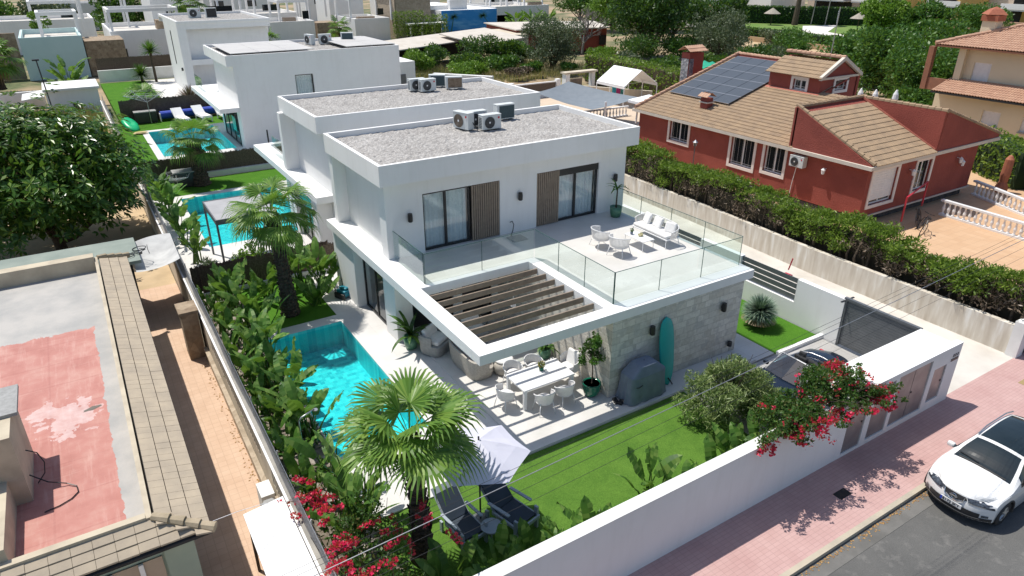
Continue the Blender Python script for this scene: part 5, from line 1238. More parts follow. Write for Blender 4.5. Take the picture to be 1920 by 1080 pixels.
o = M().lathe([(.2, 0), (.4, .1), (.3, .25), (.001, .25)], (0, 0, 0), 8).build('pool_noodles', mat('pale_yellow_vinyl', (.65, .5, .25), (.6, .45, .2), 3, .5)); o.location = (-3.5, 46.6, 0); o.scale = (1.4, .6, .6); tag(o, 'pale yellow pool toy lying on grass next to the green float', 'toy')
o = M().tube([(3.0, 33.6, 0), (3.0, 33.6, 2.0)], .05, 6).build('closed_parasol', BLACK); tag(o, 'closed dark parasol standing by the third villa glass doors', 'parasol')
# ---------------- gazebo yard behind the red house
t = thing('gazebo', 'white fabric gazebo with pitched roof and towels behind the villas', 'gazebo', (36.3, 37.5, 0))
gx0, gx1, gy0, gy1 = 34.4, 38.3, 34.7, 38.6; xm = (gx0 + gx1) / 2
for s, xx in ((0, gx0), (1, gx1)): M().slab([(xx, gy0, 1.85), (xx, gy1, 1.85), (xm, gy1, 3.1), (xm, gy0, 3.1)], (0, 0, .05)).build('roof_panel', SHW, t)
for xx in (gx0, gx1): M().slab([(xx, gy0, 1.65), (xx, gy1, 1.65), (xx, gy1, 1.86), (xx, gy0, 1.86)], (.03, 0, 0)).build('valance', SHW, t)
for xx in (gx0, gx1):
    for yy in (gy0, (gy0 + gy1) / 2, gy1): M().tube([(xx, yy, 0), (xx, yy, 1.7), (xx + (.35 if xx == gx0 else -.35), yy, 2.1)], .05, 6).build('post', WHP, t)
for k, (x, c, lab) in enumerate(((35.0, (.05, .45, .6), 'turquoise towel hanging under the white gazebo'), (35.5, (.6, .05, .25), 'crimson towel hanging under the white gazebo'), (36.0, (.1, .4, .35), 'dark green towel hanging under the white gazebo'))):
    o = M().box(x, 37.0, .4, x + .45, 37.05, 1.6).build('towel', mat('towel_%d' % k, c, tuple(v * .7 for v in c), 5, .9)); tag(o, lab, 'towel')
M().tube([(gx0, 37.02, 1.62), (gx1, 37.02, 1.62)], .02, 4).build('towel_rail', WHP, t)
o = sunbed('white lounger left of the towels under the gazebo edge', (33.8, 37.6, 0), math.radians(100))
t = thing('market_parasol', 'square white parasol canopy in front of the gazebo beside the red house gable', 'parasol', (30.2, 26.9, 0)); m = M(); cx, cy = 30.2, 26.9
e = [(cx + 1.6 * math.cos(a), cy + 1.6 * math.sin(a), 2.3) for a in [math.radians(45 + 90 * k) for k in range(4)]]
for k in range(4): m.face([e[k], e[(k + 1) % 4], (cx, cy, 2.75)]); m.face([e[k], (e[k][0], e[k][1], 2.1), (e[(k + 1) % 4][0], e[(k + 1) % 4][1], 2.1), e[(k + 1) % 4]])
m.build('canopy', SHW, t); M().tube([(cx, cy, 0), (cx, cy, 2.75)], .04, 6).build('pole', WHP, t)
m = M(); rows = []; A, B, C_, D = Vector((25.4, 35.4, 2.1)), Vector((29.2, 36.0, 2.6)), Vector((31.6, 29.6, 2.0)), Vector((25.2, 27.6, 2.0))
for i in range(13):
    u = i / 12; rows.append([])
    for j in range(13):
        w_ = j / 12; q = A.lerp(B, w_).lerp(D.lerp(C_, w_), u); e_ = 16 * u * (1 - u) * w_ * (1 - w_); q.z -= .5 * e_ + .2 * (math.sin(math.pi * u) + math.sin(math.pi * w_)) * .5; rows[-1].append(q)
m.grid(rows); o = m.build('shade_sail', mat('slate_grey_sail', (.20, .23, .26), (.17, .20, .23), 2, .8), smooth=True); tag(o, 'slate grey shade sail sagging between posts left of the white gazebo', 'shade sail')
t = thing('sail_post', 'short white post holding the near corner of the slate grey shade sail', 'post', (27.0, 28.0, 0)); M().tube([(27.0, 28.2, 0), (27.0, 28.2, 2.3)], .09, 8).build('post', WHP, t)
t = thing('framed_pool', 'bright blue framed pool glimpsed under the slate grey shade sail', 'pool', (25, 31, 0)); M().box(23.8, 29.5, 0, 26.6, 34.5, 1.0).build('wall', BLUE, t); M().box(24, 29.7, 1.003, 26.4, 34.3, 1.03).build('water', CYAN, t)
m = M()
t = thing('panelled_wall', 'white garden wall with woven brown panels between posts behind the gravel roofs', 'wall', (31, 42.9, 0))
M().box(18, 42.8, 0, 34.4, 43.0, .62).build('base_wall', WHITE, t)
for x in (21.0, 27.7, 33.0): M().box(x - .22, 42.7, 0, x + .22, 43.1, 1.62).build('post', WHITE, t)
for a, b_, mm in ((21.25, 27.45, WHITE2), (27.95, 32.75, REED)): M().box(a, 42.86, .62, b_, 42.94, 1.35).build('panel', mm, t); M().box(a, 42.8, 1.353, b_, 43.0, 1.45).build('rail', WHITE, t)
t = thing('gate_arch', 'white block gateway with tan coping at the corner of the panelled wall', 'gateway', (35, 44, 0)); M().box(34.2, 43.2, 0, 34.7, 43.8, 1.9).build('pier', WHITE, t); M().box(37.6, 43.4, 0, 38.0, 43.9, 1.9).build('pier', WHITE, t); M().box(34.1, 43.1, 1.9, 38.1, 44.0, 2.05).build('coping', PLASTER, t)
M().box(35.2, 43.7, 0, 36.6, 43.9, 1.3).build('crate', WOODSL, t)
o = M().prism([(34.6, 43.0), (39, 36), (39.2, 36.2), (34.8, 43.2)], 0, .9).build('tan_garden_wall', PLASTER); tag(o, 'tan rendered low wall running behind the gazebo posts', 'wall')
slabz('gazebo_terrace', mat('pale_sand_paving', (.62, .50, .38), (.55, .44, .33), 1, .9), 21, 24, 43, 42.8, .02, -.6)
# overhead wires
def wire(pts, r, label):
    m = M(); P = []
    (xa, za), (xb, zb) = pts
    for i in range(41):
        u = i / 40; P.append((xa + (xb - xa) * u, -6.6, za + (zb - za) * u - 1.1 * 4 * u * (1 - u) * .35))
    m.tube(P, r, 4); o = m.build('overhead_wire', STEEL if r > .006 else BLACK); tag(o, label, 'wire', 'overhead wires along the street')
wire(((-30, 4.1), (40, 7.7)), .007, 'palest and thickest overhead wire crossing above the lawn')
wire(((-30, 4.22), (40, 7.85)), .003, 'dark thin overhead wire just above the palest one')
wire(((-30, 4.32), (40, 7.98)), .003, 'topmost dark overhead wire crossing above the lawn')
wire(((-30, 3.9), (40, 7.4)), .003, 'thin overhead wire just below the palest one')
wire(((-30, 3.6), (40, 7.1)), .003, 'lowest thin overhead wire passing over the loungers')
# drains and covers
o = M().box(6.9, -6.35, -.302, 7.35, -6.1, -.298).build('drain_grate', BLACK); tag(o, 'small black drain grate set in the shaded pink pavement', 'drain')
o = M().box(16.6, -6.3, -.302, 17.2, -6.05, -.298).build('manhole_cover', mat('ochre_cover', (.35, .26, .12), (.3, .22, .1), 5, .8)); tag(o, 'ochre stained manhole cover in the pink pavement by the lane mouth', 'manhole')
# ================================================================ PLANTS
def fan_frond(p0, az, elev, Lp, Rb, n=26, rng=R, droop=.5, blade_tilt=0.):
    """petiole + fan blade as quads"""
    Q = []; P0 = Vector(p0)
    d = Vector((math.cos(az) * math.cos(elev), math.sin(az) * math.cos(elev), math.sin(elev)))
    side = Vector((-math.sin(az), math.cos(az), 0)); mid = P0 + d * Lp * .5 + Vector((0, 0, .03)); H_ = P0 + d * Lp - Vector((0, 0, .08 * Lp))
    for a, b_ in ((P0, mid), (mid, H_)): Q.append([a - side * .02, a + side * .02, b_ + side * .014, b_ - side * .014])
    e2 = elev - .35 - blade_tilt; f = Vector((math.cos(az) * math.cos(e2), math.sin(az) * math.cos(e2), math.sin(e2))); nrm = side.cross(f)
    for k in range(n):
        th = math.radians(-105 + 210 * (k + .5) / n); L_ = Rb * (1 - .18 * (abs(th) / 1.9) ** 2) * rng.uniform(.9, 1.08)
        dr = f * math.cos(th) + side * math.sin(th); w0 = L_ * .5 * (2 * math.radians(210) / n) * .5
        sd = (f * -math.sin(th) + side * math.cos(th)); cup = .12 * abs(th)
        a = H_; b_ = H_ + (dr + nrm * cup) * L_ * .52 ; c = b_ + (dr * .3 + nrm * cup * .2 + Vector((0, 0, -1)) * droop * .35) * L_ * .34; e = c + (dr * .12 + Vector((0, 0, -1)) * (droop + .25)) * L_ * .26
        c = b_ + (dr * 1.0 + Vector((0, 0, -1)) * droop * .55) * L_ * .26
        e = c + (dr * .7 + Vector((0, 0, -1)) * droop * 1.6) * L_ * .22
        fold = nrm * .012 * (1 if k % 2 else -1)
        Q.append([a, a + sd * .004, b_ + sd * w0 * .52 + fold, b_ - sd * w0 * .52 - fold])
        Q.append([b_ - sd * w0 * .52 - fold, b_ + sd * w0 * .52 + fold, c + sd * w0 * .30, c - sd * w0 * .30])
        Q.append([c - sd * w0 * .30, c + sd * w0 * .30, e + sd * .003, e - sd * .003])
    return [[tuple(v) for v in q] for q in Q]
def fan_palm(label, loc, h, r0, nf, Lp, Rb, lean=(0, 0), group=None, dead=6, nseg=26, name='fan_palm', up=1.35, low=-.35, dscale=1.):
    t = thing(name, label, 'palm', loc, 0, group); rng = random.Random(int(h * 100 + nf))
    m = M(); rows = []; N = 22; K = max(6, int(h / .07))
    for i in range(K + 1):
        s = i / K; z = h * s; rr = r0 * (1.28 - .42 * min(1, s * 2.5) + .18 * max(0, s - .8) * 4) * (1 + (.07 if i % 2 else -.05))
        rows.append([(lean[0] * s * s + rr * (1 + .08 * math.sin(k * 5 + i * 1.7)) * math.cos(2 * math.pi * k / N), lean[1] * s * s + rr * (1 + .08 * math.sin(k * 3 + i * 2.3)) * math.sin(2 * math.pi * k / N), z) for k in range(N)])
    m.grid(rows, close=True)
    # leaf bases
    Q = []
    for i in range(int(h * 70)):
        z = rng.uniform(.1, 1) * h; s = z / h; a = rng.random() * 6.28; rr = r0 * 1.02; c = Vector((lean[0] * s * s + rr * math.cos(a), lean[1] * s * s + rr * math.sin(a), z)); sd = Vector((-math.sin(a), math.cos(a), 0)) * .05; o_ = Vector((math.cos(a), math.sin(a), 0)) * .05
        Q.append([c - sd, c + sd, c + sd * .4 + o_ + Vector((0, 0, .09)), c - sd * .4 + o_ + Vector((0, 0, .09))])
    m.quads(np.array([[tuple(v) for v in q] for q in Q])); m.build('trunk', BARKP, t, local=True)
    top = (lean[0], lean[1], h); Q = []
    for k in range(nf):
        s = (k + .5) / nf; el = up - (up - low) * s ** .85 + rng.uniform(-.22, .18)
        Q += fan_frond(top, k * 2.39996 + rng.uniform(-.15, .15), el, Lp * rng.uniform(.75, 1.2), Rb * rng.uniform(.72, 1.12), nseg, rng, (.35 + .45 * s) * dscale, rng.uniform(-.25, .4))
    m = M(); m.quads(np.array(Q)); m.build('crown', LF_PALM, t, local=True)
    if dead:
        Q = []
        for k in range(dead): Q += fan_frond((lean[0], lean[1], h - .12), k * 2.4 + .7, -.75, Lp * .55, Rb * .6, 16, rng, .9)
        m = M(); m.quads(np.array(Q)); m.build('dead_fronds', LF_PALMD, t, local=True)
    return t
fan_palm('large fan palm with dark rough trunk standing in the foreground beside the parasol', (-3.02, -2.62, -.075), 3.45, .215, 19, .82, .95, lean=(-.12, -.05), dead=0, up=1.45, low=.12, dscale=.75)
fan_palm('tall fan palm with thick grey trunk on the small back lawn beside the pool', (-2.2, 10.75, -.03), 3.95, .27, 24, .95, .98, lean=(-.12, .1), dead=5)
fan_palm('squat fan palm growing on the lawn beyond the second pool', (-1.98, 30.2, -.03), 2.6, .42, 24, .95, 1.05, dead=5, nseg=22)
fan_palm('stemless fan palm clump in the middle of the third lawn', (-1.7, 61.5, -.03), .4, .3, 22, .9, 1.3, dead=3, nseg=18)
def strelitzia(label, loc, nl, h, rng, Lb=(.7, 1.05), group='tall paddle leaved plants along the boundary wall', spread=.5, ymin=-99):
    t = thing('paddle_leaved_plant', label, 'plant', loc, 0, group); Q = []; m = M()
    for k in range(nl):
        az = k * 2.39996 + rng.uniform(-.4, .4); f = (k + .5) / nl; hh = h * rng.uniform(.45, 1.) * (.6 + .4 * f); out = spread * rng.uniform(.3, 1.) * (1.2 - .5 * f)
        b0 = Vector((rng.uniform(-.18, .18), rng.uniform(-.18, .18), 0)); tip = b0 + Vector((math.cos(az) * out * .8, math.sin(az) * out * .8, hh * .66))
        m.tube([b0, b0.lerp(tip, .55) + Vector((0, 0, .08)), tip], [.035, .022, .014], 5)
        L_ = rng.uniform(*Lb); w_ = L_ * rng.uniform(.32, .42); e = rng.uniform(.95, 1.5) - out * .35; dr = rng.uniform(.15, 1.25); n = 8
        p = tip.copy(); pts = []; ups = []
        for i in range(n + 1):
            pts.append(p.copy()); d = Vector((math.cos(az) * math.cos(e), math.sin(az) * math.cos(e), math.sin(e))); ups.append(d); p = p + d * L_ / n; e -= dr / n
        roll = rng.uniform(-.7, .7); sd0 = Vector((-math.sin(az), math.cos(az), 0))
        tear = rng.random() < .5
        for i in range(n):
            def w(s): return w_ * .5 * (math.sin(math.pi * min(1, .10 + .9 * s)) ** .55 if s < .995 else .02)
            nr = sd0.cross(ups[i]).normalized(); sd = (sd0 * math.cos(roll) + nr * math.sin(roll)); fold = nr * .35
            for sg in (-1, 1):
                a0, a1 = w(i / n), w((i + 1) / n)
                jit = rng.uniform(-.05, .05) if tear else 0.
                o0 = sd * sg * a0 + (sd0.cross(ups[i])).normalized() * (a0 * .28 + jit); o1 = sd * sg * a1 + (sd0.cross(ups[i])).normalized() * (a1 * .28 + jit)
                if loc[1] + min((pts[i] + o0).y, (pts[i + 1] + o1).y, pts[i + 1].y) < ymin and min((pts[i] + o0).z, (pts[i + 1] + o1).z) < 1.8: break
                Q.append([pts[i], pts[i] + o0, pts[i + 1] + o1, pts[i + 1]])
    m.build('stems', LF_BAN, t, local=True); m = M(); m.quads(np.array([[tuple(v) for v in q] for q in Q])); m.build('leaves', LF_BAN, t, local=True)
    return t
rg = random.Random(11)
SL = [(-3.95, 13.1, 2.0), (-4.0, 11.9, 2.1), (-3.8, 10.4, 2.5), (-3.5, 9.6, 2.0), (-4.05, 8.3, 2.1), (-3.9, 7.1, 2.5), (-4.0, 5.9, 1.9), (-3.85, 4.7, 2.3), (-4.1, 3.5, 1.8), (-3.9, 2.9, 2.2), (-3.95, .35, 2.6), (-3.75, -.75, 2.7), (-4.15, -1.5, 2.2)]
SLb = ['farthest paddle leaved plant by the reed fence corner', 'paddle leaved plant second from the reed fence along the boundary', 'big paddle leaved plant left of the small back lawn', 'broad leaved plant at the back left corner of the small lawn', 'paddle leaved plant level with the far edge of the pool', 'tall paddle leaved plant beside the far third of the pool', 'lower paddle leaved plant beside the middle of the pool', 'paddle leaved plant leaning over the middle of the pool edge', 'short paddle leaved plant behind the steel shower', 'dark paddle leaved plant at the pool edge just beyond the shower', 'bright paddle leaved plant at the near left pool corner', 'tallest paddle leaved plant between near pool corner and bougainvillea', 'paddle leaved plant with yellowing leaf beside the mesh fence']
for (x, y, h), lb in zip(SL, SLb): strelitzia(lb, (x, y, -.035), rg.choice((9, 11, 13)), h * rg.uniform(.85, 1.12), rg, (.6, 1.1))
SM = ['by the reed fence', 'near the far corner of the bed', 'left of the small back lawn', 'level with the back edge of the pool', 'beside the deep end of the pool', 'behind the tall plant at the pool middle', 'near the pool middle', 'left of the plant leaning over the pool', 'just beyond the shower', 'behind the shower', 'level with the near pool edge', 'behind the bougainvillea']
for k, w_ in enumerate(SM): strelitzia('smaller paddle plant against the mesh fence ' + w_, (-4.65 + rg.uniform(-.08, .12), 12.7 - k * 1.12, -.035), rg.choice((7, 9)), rg.uniform(1.3, 2.0), rg, (.45, .8), 'small paddle plants against the mesh fence', .35)
for (x, y, h, lb) in ((-2.6, 12.4, 1.5, 'leafy paddle plant before the reed fence left of the grey trunk palm'), (-1.2, 12.9, 2.3, 'banana like plant right of the grey trunk palm against the reeds'), (-.45, 12.3, 2.1, 'broad leaved plant close to the rear wall of the villa'), (-1.1, 11.0, .9, 'small leafy plant at the foot of the grey trunk palm')):
    strelitzia(lb, (x, y, -.03), 14, h, rg, group=None)
for k, (x, y, h, n, lb) in enumerate(((-2.9, -4.0, 1.25, 12, 'paddle leaved plant at the very bottom of the photo below the big palm'), (-2.0, -4.25, 1.3, 13, 'large torn paddle leaf plant in front of the left lounger'), (-1.1, -4.35, 1.2, 13, 'bright paddle plant in front of the round garden table'), (-.3, -4.5, 1.3, 13, 'paddle plant against the street wall right of the loungers'), (.45, -4.45, .9, 8, 'young paddle plant against the street wall'),
        (2.55, -3.9, 1.55, 9, 'sparse banded leaf plant standing out over the lawn near the wall'), (3.3, -4.4, 1.1, 7, 'small paddle plant half hidden by the wall coping'), (5.2, -4.35, 1.5, 12, 'upright paddle plant left of the flowering vine'), (6.0, -4.5, 1.3, 9, 'paddle plant under the flowering vine on the wall'), (4.4, -4.75, .7, 6, 'lowest paddle leaf plant touching the wall coping'))):
    strelitzia(lb, (x, max(y, -4.55), -.075), n, h, rg, (.6, .95), group='paddle leaved plants inside the street wall', spread=.38, ymin=-5.0)
# second garden planting along the mesh fence
for k, (x, y, h, lb) in enumerate(((-4.3, 17.8, 2.0, 'yellow green paddle plant near the canopy table'), (-4.4, 20.5, 2.3, 'paddle plant beside the near half of the second pool'), (-4.4, 23.2, 2.4, 'paddle plant beside the far half of the second pool'), (-4.4, 26.2, 2.1, 'paddle plant at the far corner of the second pool'), (-4.5, 29.2, 1.6, 'leafy plant on the second lawn by the mesh fence'))):
    strelitzia(lb, (x, y, -.03), 12, h, rg, group='paddle leaved plants beside the second pool')
strelitzia('bright banana clump between blue green wall and white shed', (-7.2, 64.8, 0), 22, 6.0, rg, (1.3, 1.9), None, 1.2)
# ground cover under the left bed
def cloud_thing(name, label, cat, loc, blobs, mt, size, aspect=.4, group=None, kind=None, seed=1, trunk=None, bark=BARK, extra=None):
    """blobs: (cx,cy,cz, rx,ry,rz, n) local"""
    rng = np.random.default_rng(seed); t = thing(name, label, cat, loc, 0, group); m = M()
    for (cx, cy, cz, rx, ry, rz, n) in blobs: m.quads(leafball((cx, cy, cz), (rx, ry, rz), int(n), size, aspect, rng))
    m.build('crown' if trunk else 'foliage', mt, t, local=True)
    if trunk:
        m = M()
        for pts, rr in trunk: m.tube(pts, rr, 8)
        m.build('trunk', bark, t, local=True)
    if extra:
        for nm, Q, mt2 in extra: m = M(); m.quads(Q); m.build(nm, mt2, t, local=True)
    return t
o = M(); rr_ = np.random.default_rng(5)
for k in range(95): o.quads(leafball((rr_.uniform(-4.85, -3.65), rr_.uniform(-4.5, 13.6), .12), (.35, .35, .25), 28, .2, .35, rr_))
for k in range(60): o.quads(leafball((rr_.uniform(-4.8, 6.6), rr_.uniform(-5.0, -4.3), .1), (.35, .25, .25), 24, .2, .35, rr_))
o = o.build('ground_cover', LF_DARK); struct(o, 'stuff')
slabz('planting_bed', mat('pebbly_bed_soil', (.15, .12, .09), (.46, .42, .37), 3.5, .95, lo=.45, hi=.72), -4.95, -5.0, -3.55, 13.9, .0, -.3)
slabz('front_planting_bed', COL.objects['planting_bed'].data.materials[0], -3.55, -5.0, 6.7, -4.25, -.06, -.3)
def bush_blobs(r, h, n, k, rng, base=.0):
    B = []
    for i in range(k):
        a = rng.random() * 6.28; q = rng.random() ** .5; B.append((r * .62 * q * math.cos(a), r * .62 * q * math.sin(a), base + h * rng.uniform(.3, .78), r * .42, r * .42, h * .26, n / k))
    return B
cloud_thing('yellow_shrub', 'yellow green feathery shrub in front of the canopy legs', 'shrub', (-2.55, 14.8, 0), bush_blobs(.8, 1.5, 1100, 9, rg), LF_YEL, .16, seed=3)
cloud_thing('agave_shrub', 'pale spiky shrub below the canopy left post', 'shrub', (-4.15, 15.6, 0), bush_blobs(.5, .9, 420, 6, rg), LF_OLIVE, .28, .12, seed=4)
# ---------------- bougainvillea
def bougainvillea(label, loc, blobs, flowers, branches, seed):
    rng = np.random.default_rng(seed); t = thing('bougainvillea', label, 'flowering vine', loc); m = M(); flowers = [(f[0], f[1], f[2], f[3] * 1.25, f[4]) for f in flowers]
    for b_ in blobs: m.quads(leafball(b_[:3], b_[3:6], b_[6], .085, .55, rng))
    m.build('foliage', leafmat('vine_leaf', (.03, .08, .015), (.06, .13, .025), (.14, .12, .04), pos=.8), t, local=True)
    m = M()
    for f in flowers:
        dv = rng.normal(size=3); dv[2] *= .4; dv /= np.linalg.norm(dv)
        for q in range(4):
            c_ = np.array(f[:3]) + dv * f[3] * (q - 1.5) * .75 + rng.normal(size=3) * .02; m.quads(leafball(c_, (f[3] * .5, f[3] * .5, f[3] * .4), int(f[4] / 5.5), .07, .8, rng))
    m.build('bracts', BRACT, t, local=True); m = M()
    for pts in branches: m.tube(pts, [.02] + [.01] * (len(pts) - 2) + [.005], 5)
    m.build('branches', BARK, t, local=True); return t
rng = random.Random(3); bl = []; fl = []; br = []
for k in range(64):
    x = rng.uniform(5.7, 9.0); y = rng.uniform(-5.45, -4.2); z = 1.35 + rng.uniform(0, .55) + .5 * math.exp(-((x - 7.9) / .7) ** 2) * (y > -5.0)
    bl.append((x - 7, y + 5, z, .32, .3, .22, 170))
for k in range(34):
    x = rng.uniform(5.4, 9.4); y = rng.choice([-5.65, -5.4, -5.1, -4.6]); fl.append((x - 7, y + 5, 1.5 + rng.uniform(-.1, .75) * (1 if y > -5.2 else .55), rng.uniform(.10, .24), rng.randint(30, 90)))
for (x, y, z, r_, n) in ((8.3, -4.6, 2.35, .2, 160), (8.55, -4.5, 2.1, .22, 200), (8.15, -4.7, 2.05, .2, 170), (4.75, -5.35, 1.55, .13, 90), (5.0, -5.4, 1.5, .12, 90), (5.6, -5.5, 1.8, .12, 80), (6.4, -5.75, 1.75, .16, 110), (6.5, -5.75, 1.95, .13, 90), (8.4, -5.85, 1.6, .14, 100), (8.1, -5.8, 1.65, .16, 120), (8.9, -5.9, 1.5, .12, 80), (9.1, -5.9, 1.4, .1, 60), (9.2, -4.9, 2.0, .1, 60)): fl.append((x - 7, y + 5, z, r_, n))
for k in range(16):
    e = Vector((rng.uniform(-2.6, -.9), -rng.uniform(.1, .75), 1.55 + rng.uniform(0, .5))); s = Vector((-.4, 0, 1.5)); br.append([s, s.lerp(e, .5) + Vector((0, 0, .2)), e])
    for q in range(6): bl.append((*(s.lerp(e, .2 + .16 * q) + Vector((0, 0, .12))), .15, .12, .1, 34))
    if k % 2: fl.append((*e.lerp(s, .1), .10, 46))
for k in range(12):
    e = Vector((rng.uniform(1.6, 2.9), -rng.uniform(.3, 1.0), 1.35 + rng.uniform(0, .6))); s = Vector((1.2, -.1, 1.7)); br.append([s, s.lerp(e, .5) + Vector((0, 0, .2)), e])
    for q in range(5): bl.append((*s.lerp(e, .3 + .17 * q), .13, .1, .09, 26))
    if k % 2: fl.append((*e.lerp(s, .12), .12, 40))
for k in range(30):
    x = rng.uniform(5.9, 8.8); e = Vector((x - 7 + rng.uniform(-.3, 1.3), rng.uniform(-1.1, -.1), 1.7 + rng.uniform(-.2, .5))); s = Vector((x - 7, rng.uniform(0, .5), 1.2)); br.append([s, s.lerp(e, .5) + Vector((0, 0, .3)), e])
    bl.append((*e.lerp(s, .15), .16, .12, .1, 46))
for k in range(7):
    e = Vector((8.6 + k * .15 - 7, -.3 + .12 * k, 1.95 + .08 * math.sin(k))); bl.append((*e, .12, .1, .08, 30))
bl += [(.2, .3, .9, .8, .4, .7, 900), (-.9, .4, .7, .6, .35, .6, 600)]
bougainvillea('crimson bougainvillea spilling over the street wall beside the service doors', (7, -5, 0), bl, fl, br, 21)
bl, fl, br = [], [], []
for k in range(34):
    x = rng.uniform(-5.1, -3.6); y = rng.uniform(-4.6, -1.6); bl.append((x + 4.5, y + 3, rng.uniform(.6, 1.9), .3, .3, .25, 120))
for k in range(30):
    y = rng.uniform(-4.9, -1.2); fl.append((rng.uniform(-5.4, -4.7) + 4.5, y + 3, rng.uniform(1.45, 2.3), rng.uniform(.08, .17), rng.randint(50, 120)))
for k in range(9): fl.append((rng.uniform(-4.4, -2.9) + 4.5, rng.uniform(-4.2, -2.2) + 3, rng.uniform(1.2, 1.9), .12, 80))
for k in range(20): s = Vector((rng.uniform(-.4, .6), rng.uniform(-1.5, 1.2), .1)); e = s + Vector((rng.uniform(-.6, .4), rng.uniform(-.6, .6), 1.9)); br.append([s, s.lerp(e, .5), e])
bougainvillea('crimson bougainvillea climbing over the mesh fence in the bottom left garden corner', (-4.5, -3, 0), bl, fl, br, 22)
# oleander
rng2 = random.Random(9); bl = []; br = []
for k in range(110):
    x = rng2.uniform(-1.2, 1.35); y = rng2.uniform(-.8, .8); q = 1 - (x / 1.4) ** 2 - (y / 1.1) ** 2
    bl.append((x, y, max(.3, rng2.uniform(.35, 1.0) * (1.0 + 1.0 * q)), .27, .27, .24, 190))
for k in range(26):
    a = rng2.random() * 6.28; e = Vector((1.1 * math.cos(a) * rng2.random(), .8 * math.sin(a) * rng2.random(), rng2.uniform(1.5, 2.1))); br.append(([(0.1 * math.cos(a), .1 * math.sin(a), 0), e * .5 + Vector((0, 0, .15)), e], [.022, .014, .006]))
cloud_thing('oleander_bush', 'silvery green oleander bush between the lawn and the blue convertible', 'shrub', (6.75, -2.55, -.07), bl, LF_OLE, .15, .17, seed=8, trunk=br)
# yucca
def spiky(label, loc, n, L_, mt, h=.5, w=.02, name='yucca', skirt=True):
    t = thing(name, label, 'plant', loc); rng = random.Random(n); Q = []
    for k in range(n):
        u = rng.uniform(-.35, 1); a = rng.random() * 6.28; e = math.asin(u); d = Vector((math.cos(a) * math.cos(e), math.sin(a) * math.cos(e), math.sin(e))); s = Vector((-math.sin(a), math.cos(a), 0)) * w
        c = Vector((0, 0, h)) + d * .08; e_ = c + d * L_ * rng.uniform(.85, 1.05) + Vector((0, 0, -.06)); mid = c.lerp(e_, .5) + Vector((0, 0, .02)); Q += [[c - s, c + s, mid + s * .9, mid - s * .9], [mid - s * .9, mid + s * .9, e_ + s * .1, e_ - s * .1]]
    m = M(); m.quads(np.array([[tuple(v) for v in q] for q in Q])); m.build('foliage', mt, t, local=True)
    if skirt:
        Q = []
        for k in range(n // 4):
            a = rng.random() * 6.28; d = Vector((math.cos(a), math.sin(a), -.55)); s = Vector((-math.sin(a), math.cos(a), 0)) * w; c = Vector((0, 0, h)); e_ = c + d * L_ * 1.0; e_.z = max(.02, e_.z); Q.append([c - s, c + s, e_ + s * .3, e_ - s * .3])
        m = M(); m.quads(np.array([[tuple(v) for v in q] for q in Q])); m.build('dry_skirt', LF_PALMD, t, local=True)
    M().tube([(0, 0, 0), (0, 0, h)], [.14, .12], 8).build('trunk', BARKP, t, local=True)
spiky('round spiky blue green yucca with dry skirt on the side lawn by the white wall', (12.1, .75, -.05), 900, .62, LF_YUC, .62)
spiky('spiky dark plant against the low white wall at the back of the distant lawn', (-.4, 74.0, 0), 260, 1.3, LF_DARK, .8, .04, skirt=False)
spiky('taller leafy yucca beside the white wall and the narrow villa', (.9, 73.2, 0), 200, 1.3, LF_LUSH, 3.2, .05, skirt=False)
spiky('dry grey spiky plant between the dark reed fence and the third villa', (1.2, 52.6, 0), 300, 1.4, LF_BR, 1.2, .035, skirt=False)
# ---------------- cypress hedge along the lane (one clipped hedge)
t = thing('cypress_hedge', 'long ragged cypress hedge with brown bare patches above the cream lane wall', 'hedge', (19.3, 8, 0))
rh = np.random.default_rng(31); m = M(); mb = M(); mt_ = M()
y = -5.0
while y < 27:
    xc = 19.0 + .03 * max(0, y); hh = 2.05 + .45 * math.sin(y * .9) * .4 + rh.uniform(-.15, .2) + .015 * max(0, y)
    for k in range(9):
        zz = rh.uniform(1.0, 1.0 + (hh - 1.0)); ox = rh.uniform(-.55, .6)
        low = zz < hh - .35 - .35 * math.sin(y * 1.7) and ox < .15 and math.sin(y * 1.3 + 1) + math.sin(y * .61 + 2) > -.75
        tgt = mb if (low and rh.random() < .88) else m
        tgt.quads(leafball((xc + ox, y + rh.uniform(-.3, .3), zz), (.42, .42, .3), 75 if tgt is m else 40, .16, .3, rh))
    for k in range(5): m.quads(leafball((xc + rh.uniform(-.6, .6), y + rh.uniform(-.25, .25), hh), (.34, .34, .16), 60, .17, .28, rh))
    if rh.random() < .6: M().tube([(xc - .3, y, 0), (xc - .35 + rh.uniform(-.2, .2), y + .1, 1.0), (xc - .2, y, hh - .2)], [.06, .05, .02], 6).build('trunk', BARK, t)
    y += .42
m.build('foliage', LF_CYP, t); mb.build('bare_twigs', LF_BR, t)
M().box(19.0, -4.8, .2, 19.5, 10, 1.7).box(19.2, 10, .2, 19.8, 27, 1.8).build('inner_shade', mat('hedge_core', (.035, .03, .018), (.05, .04, .025), 5, 1.), t)
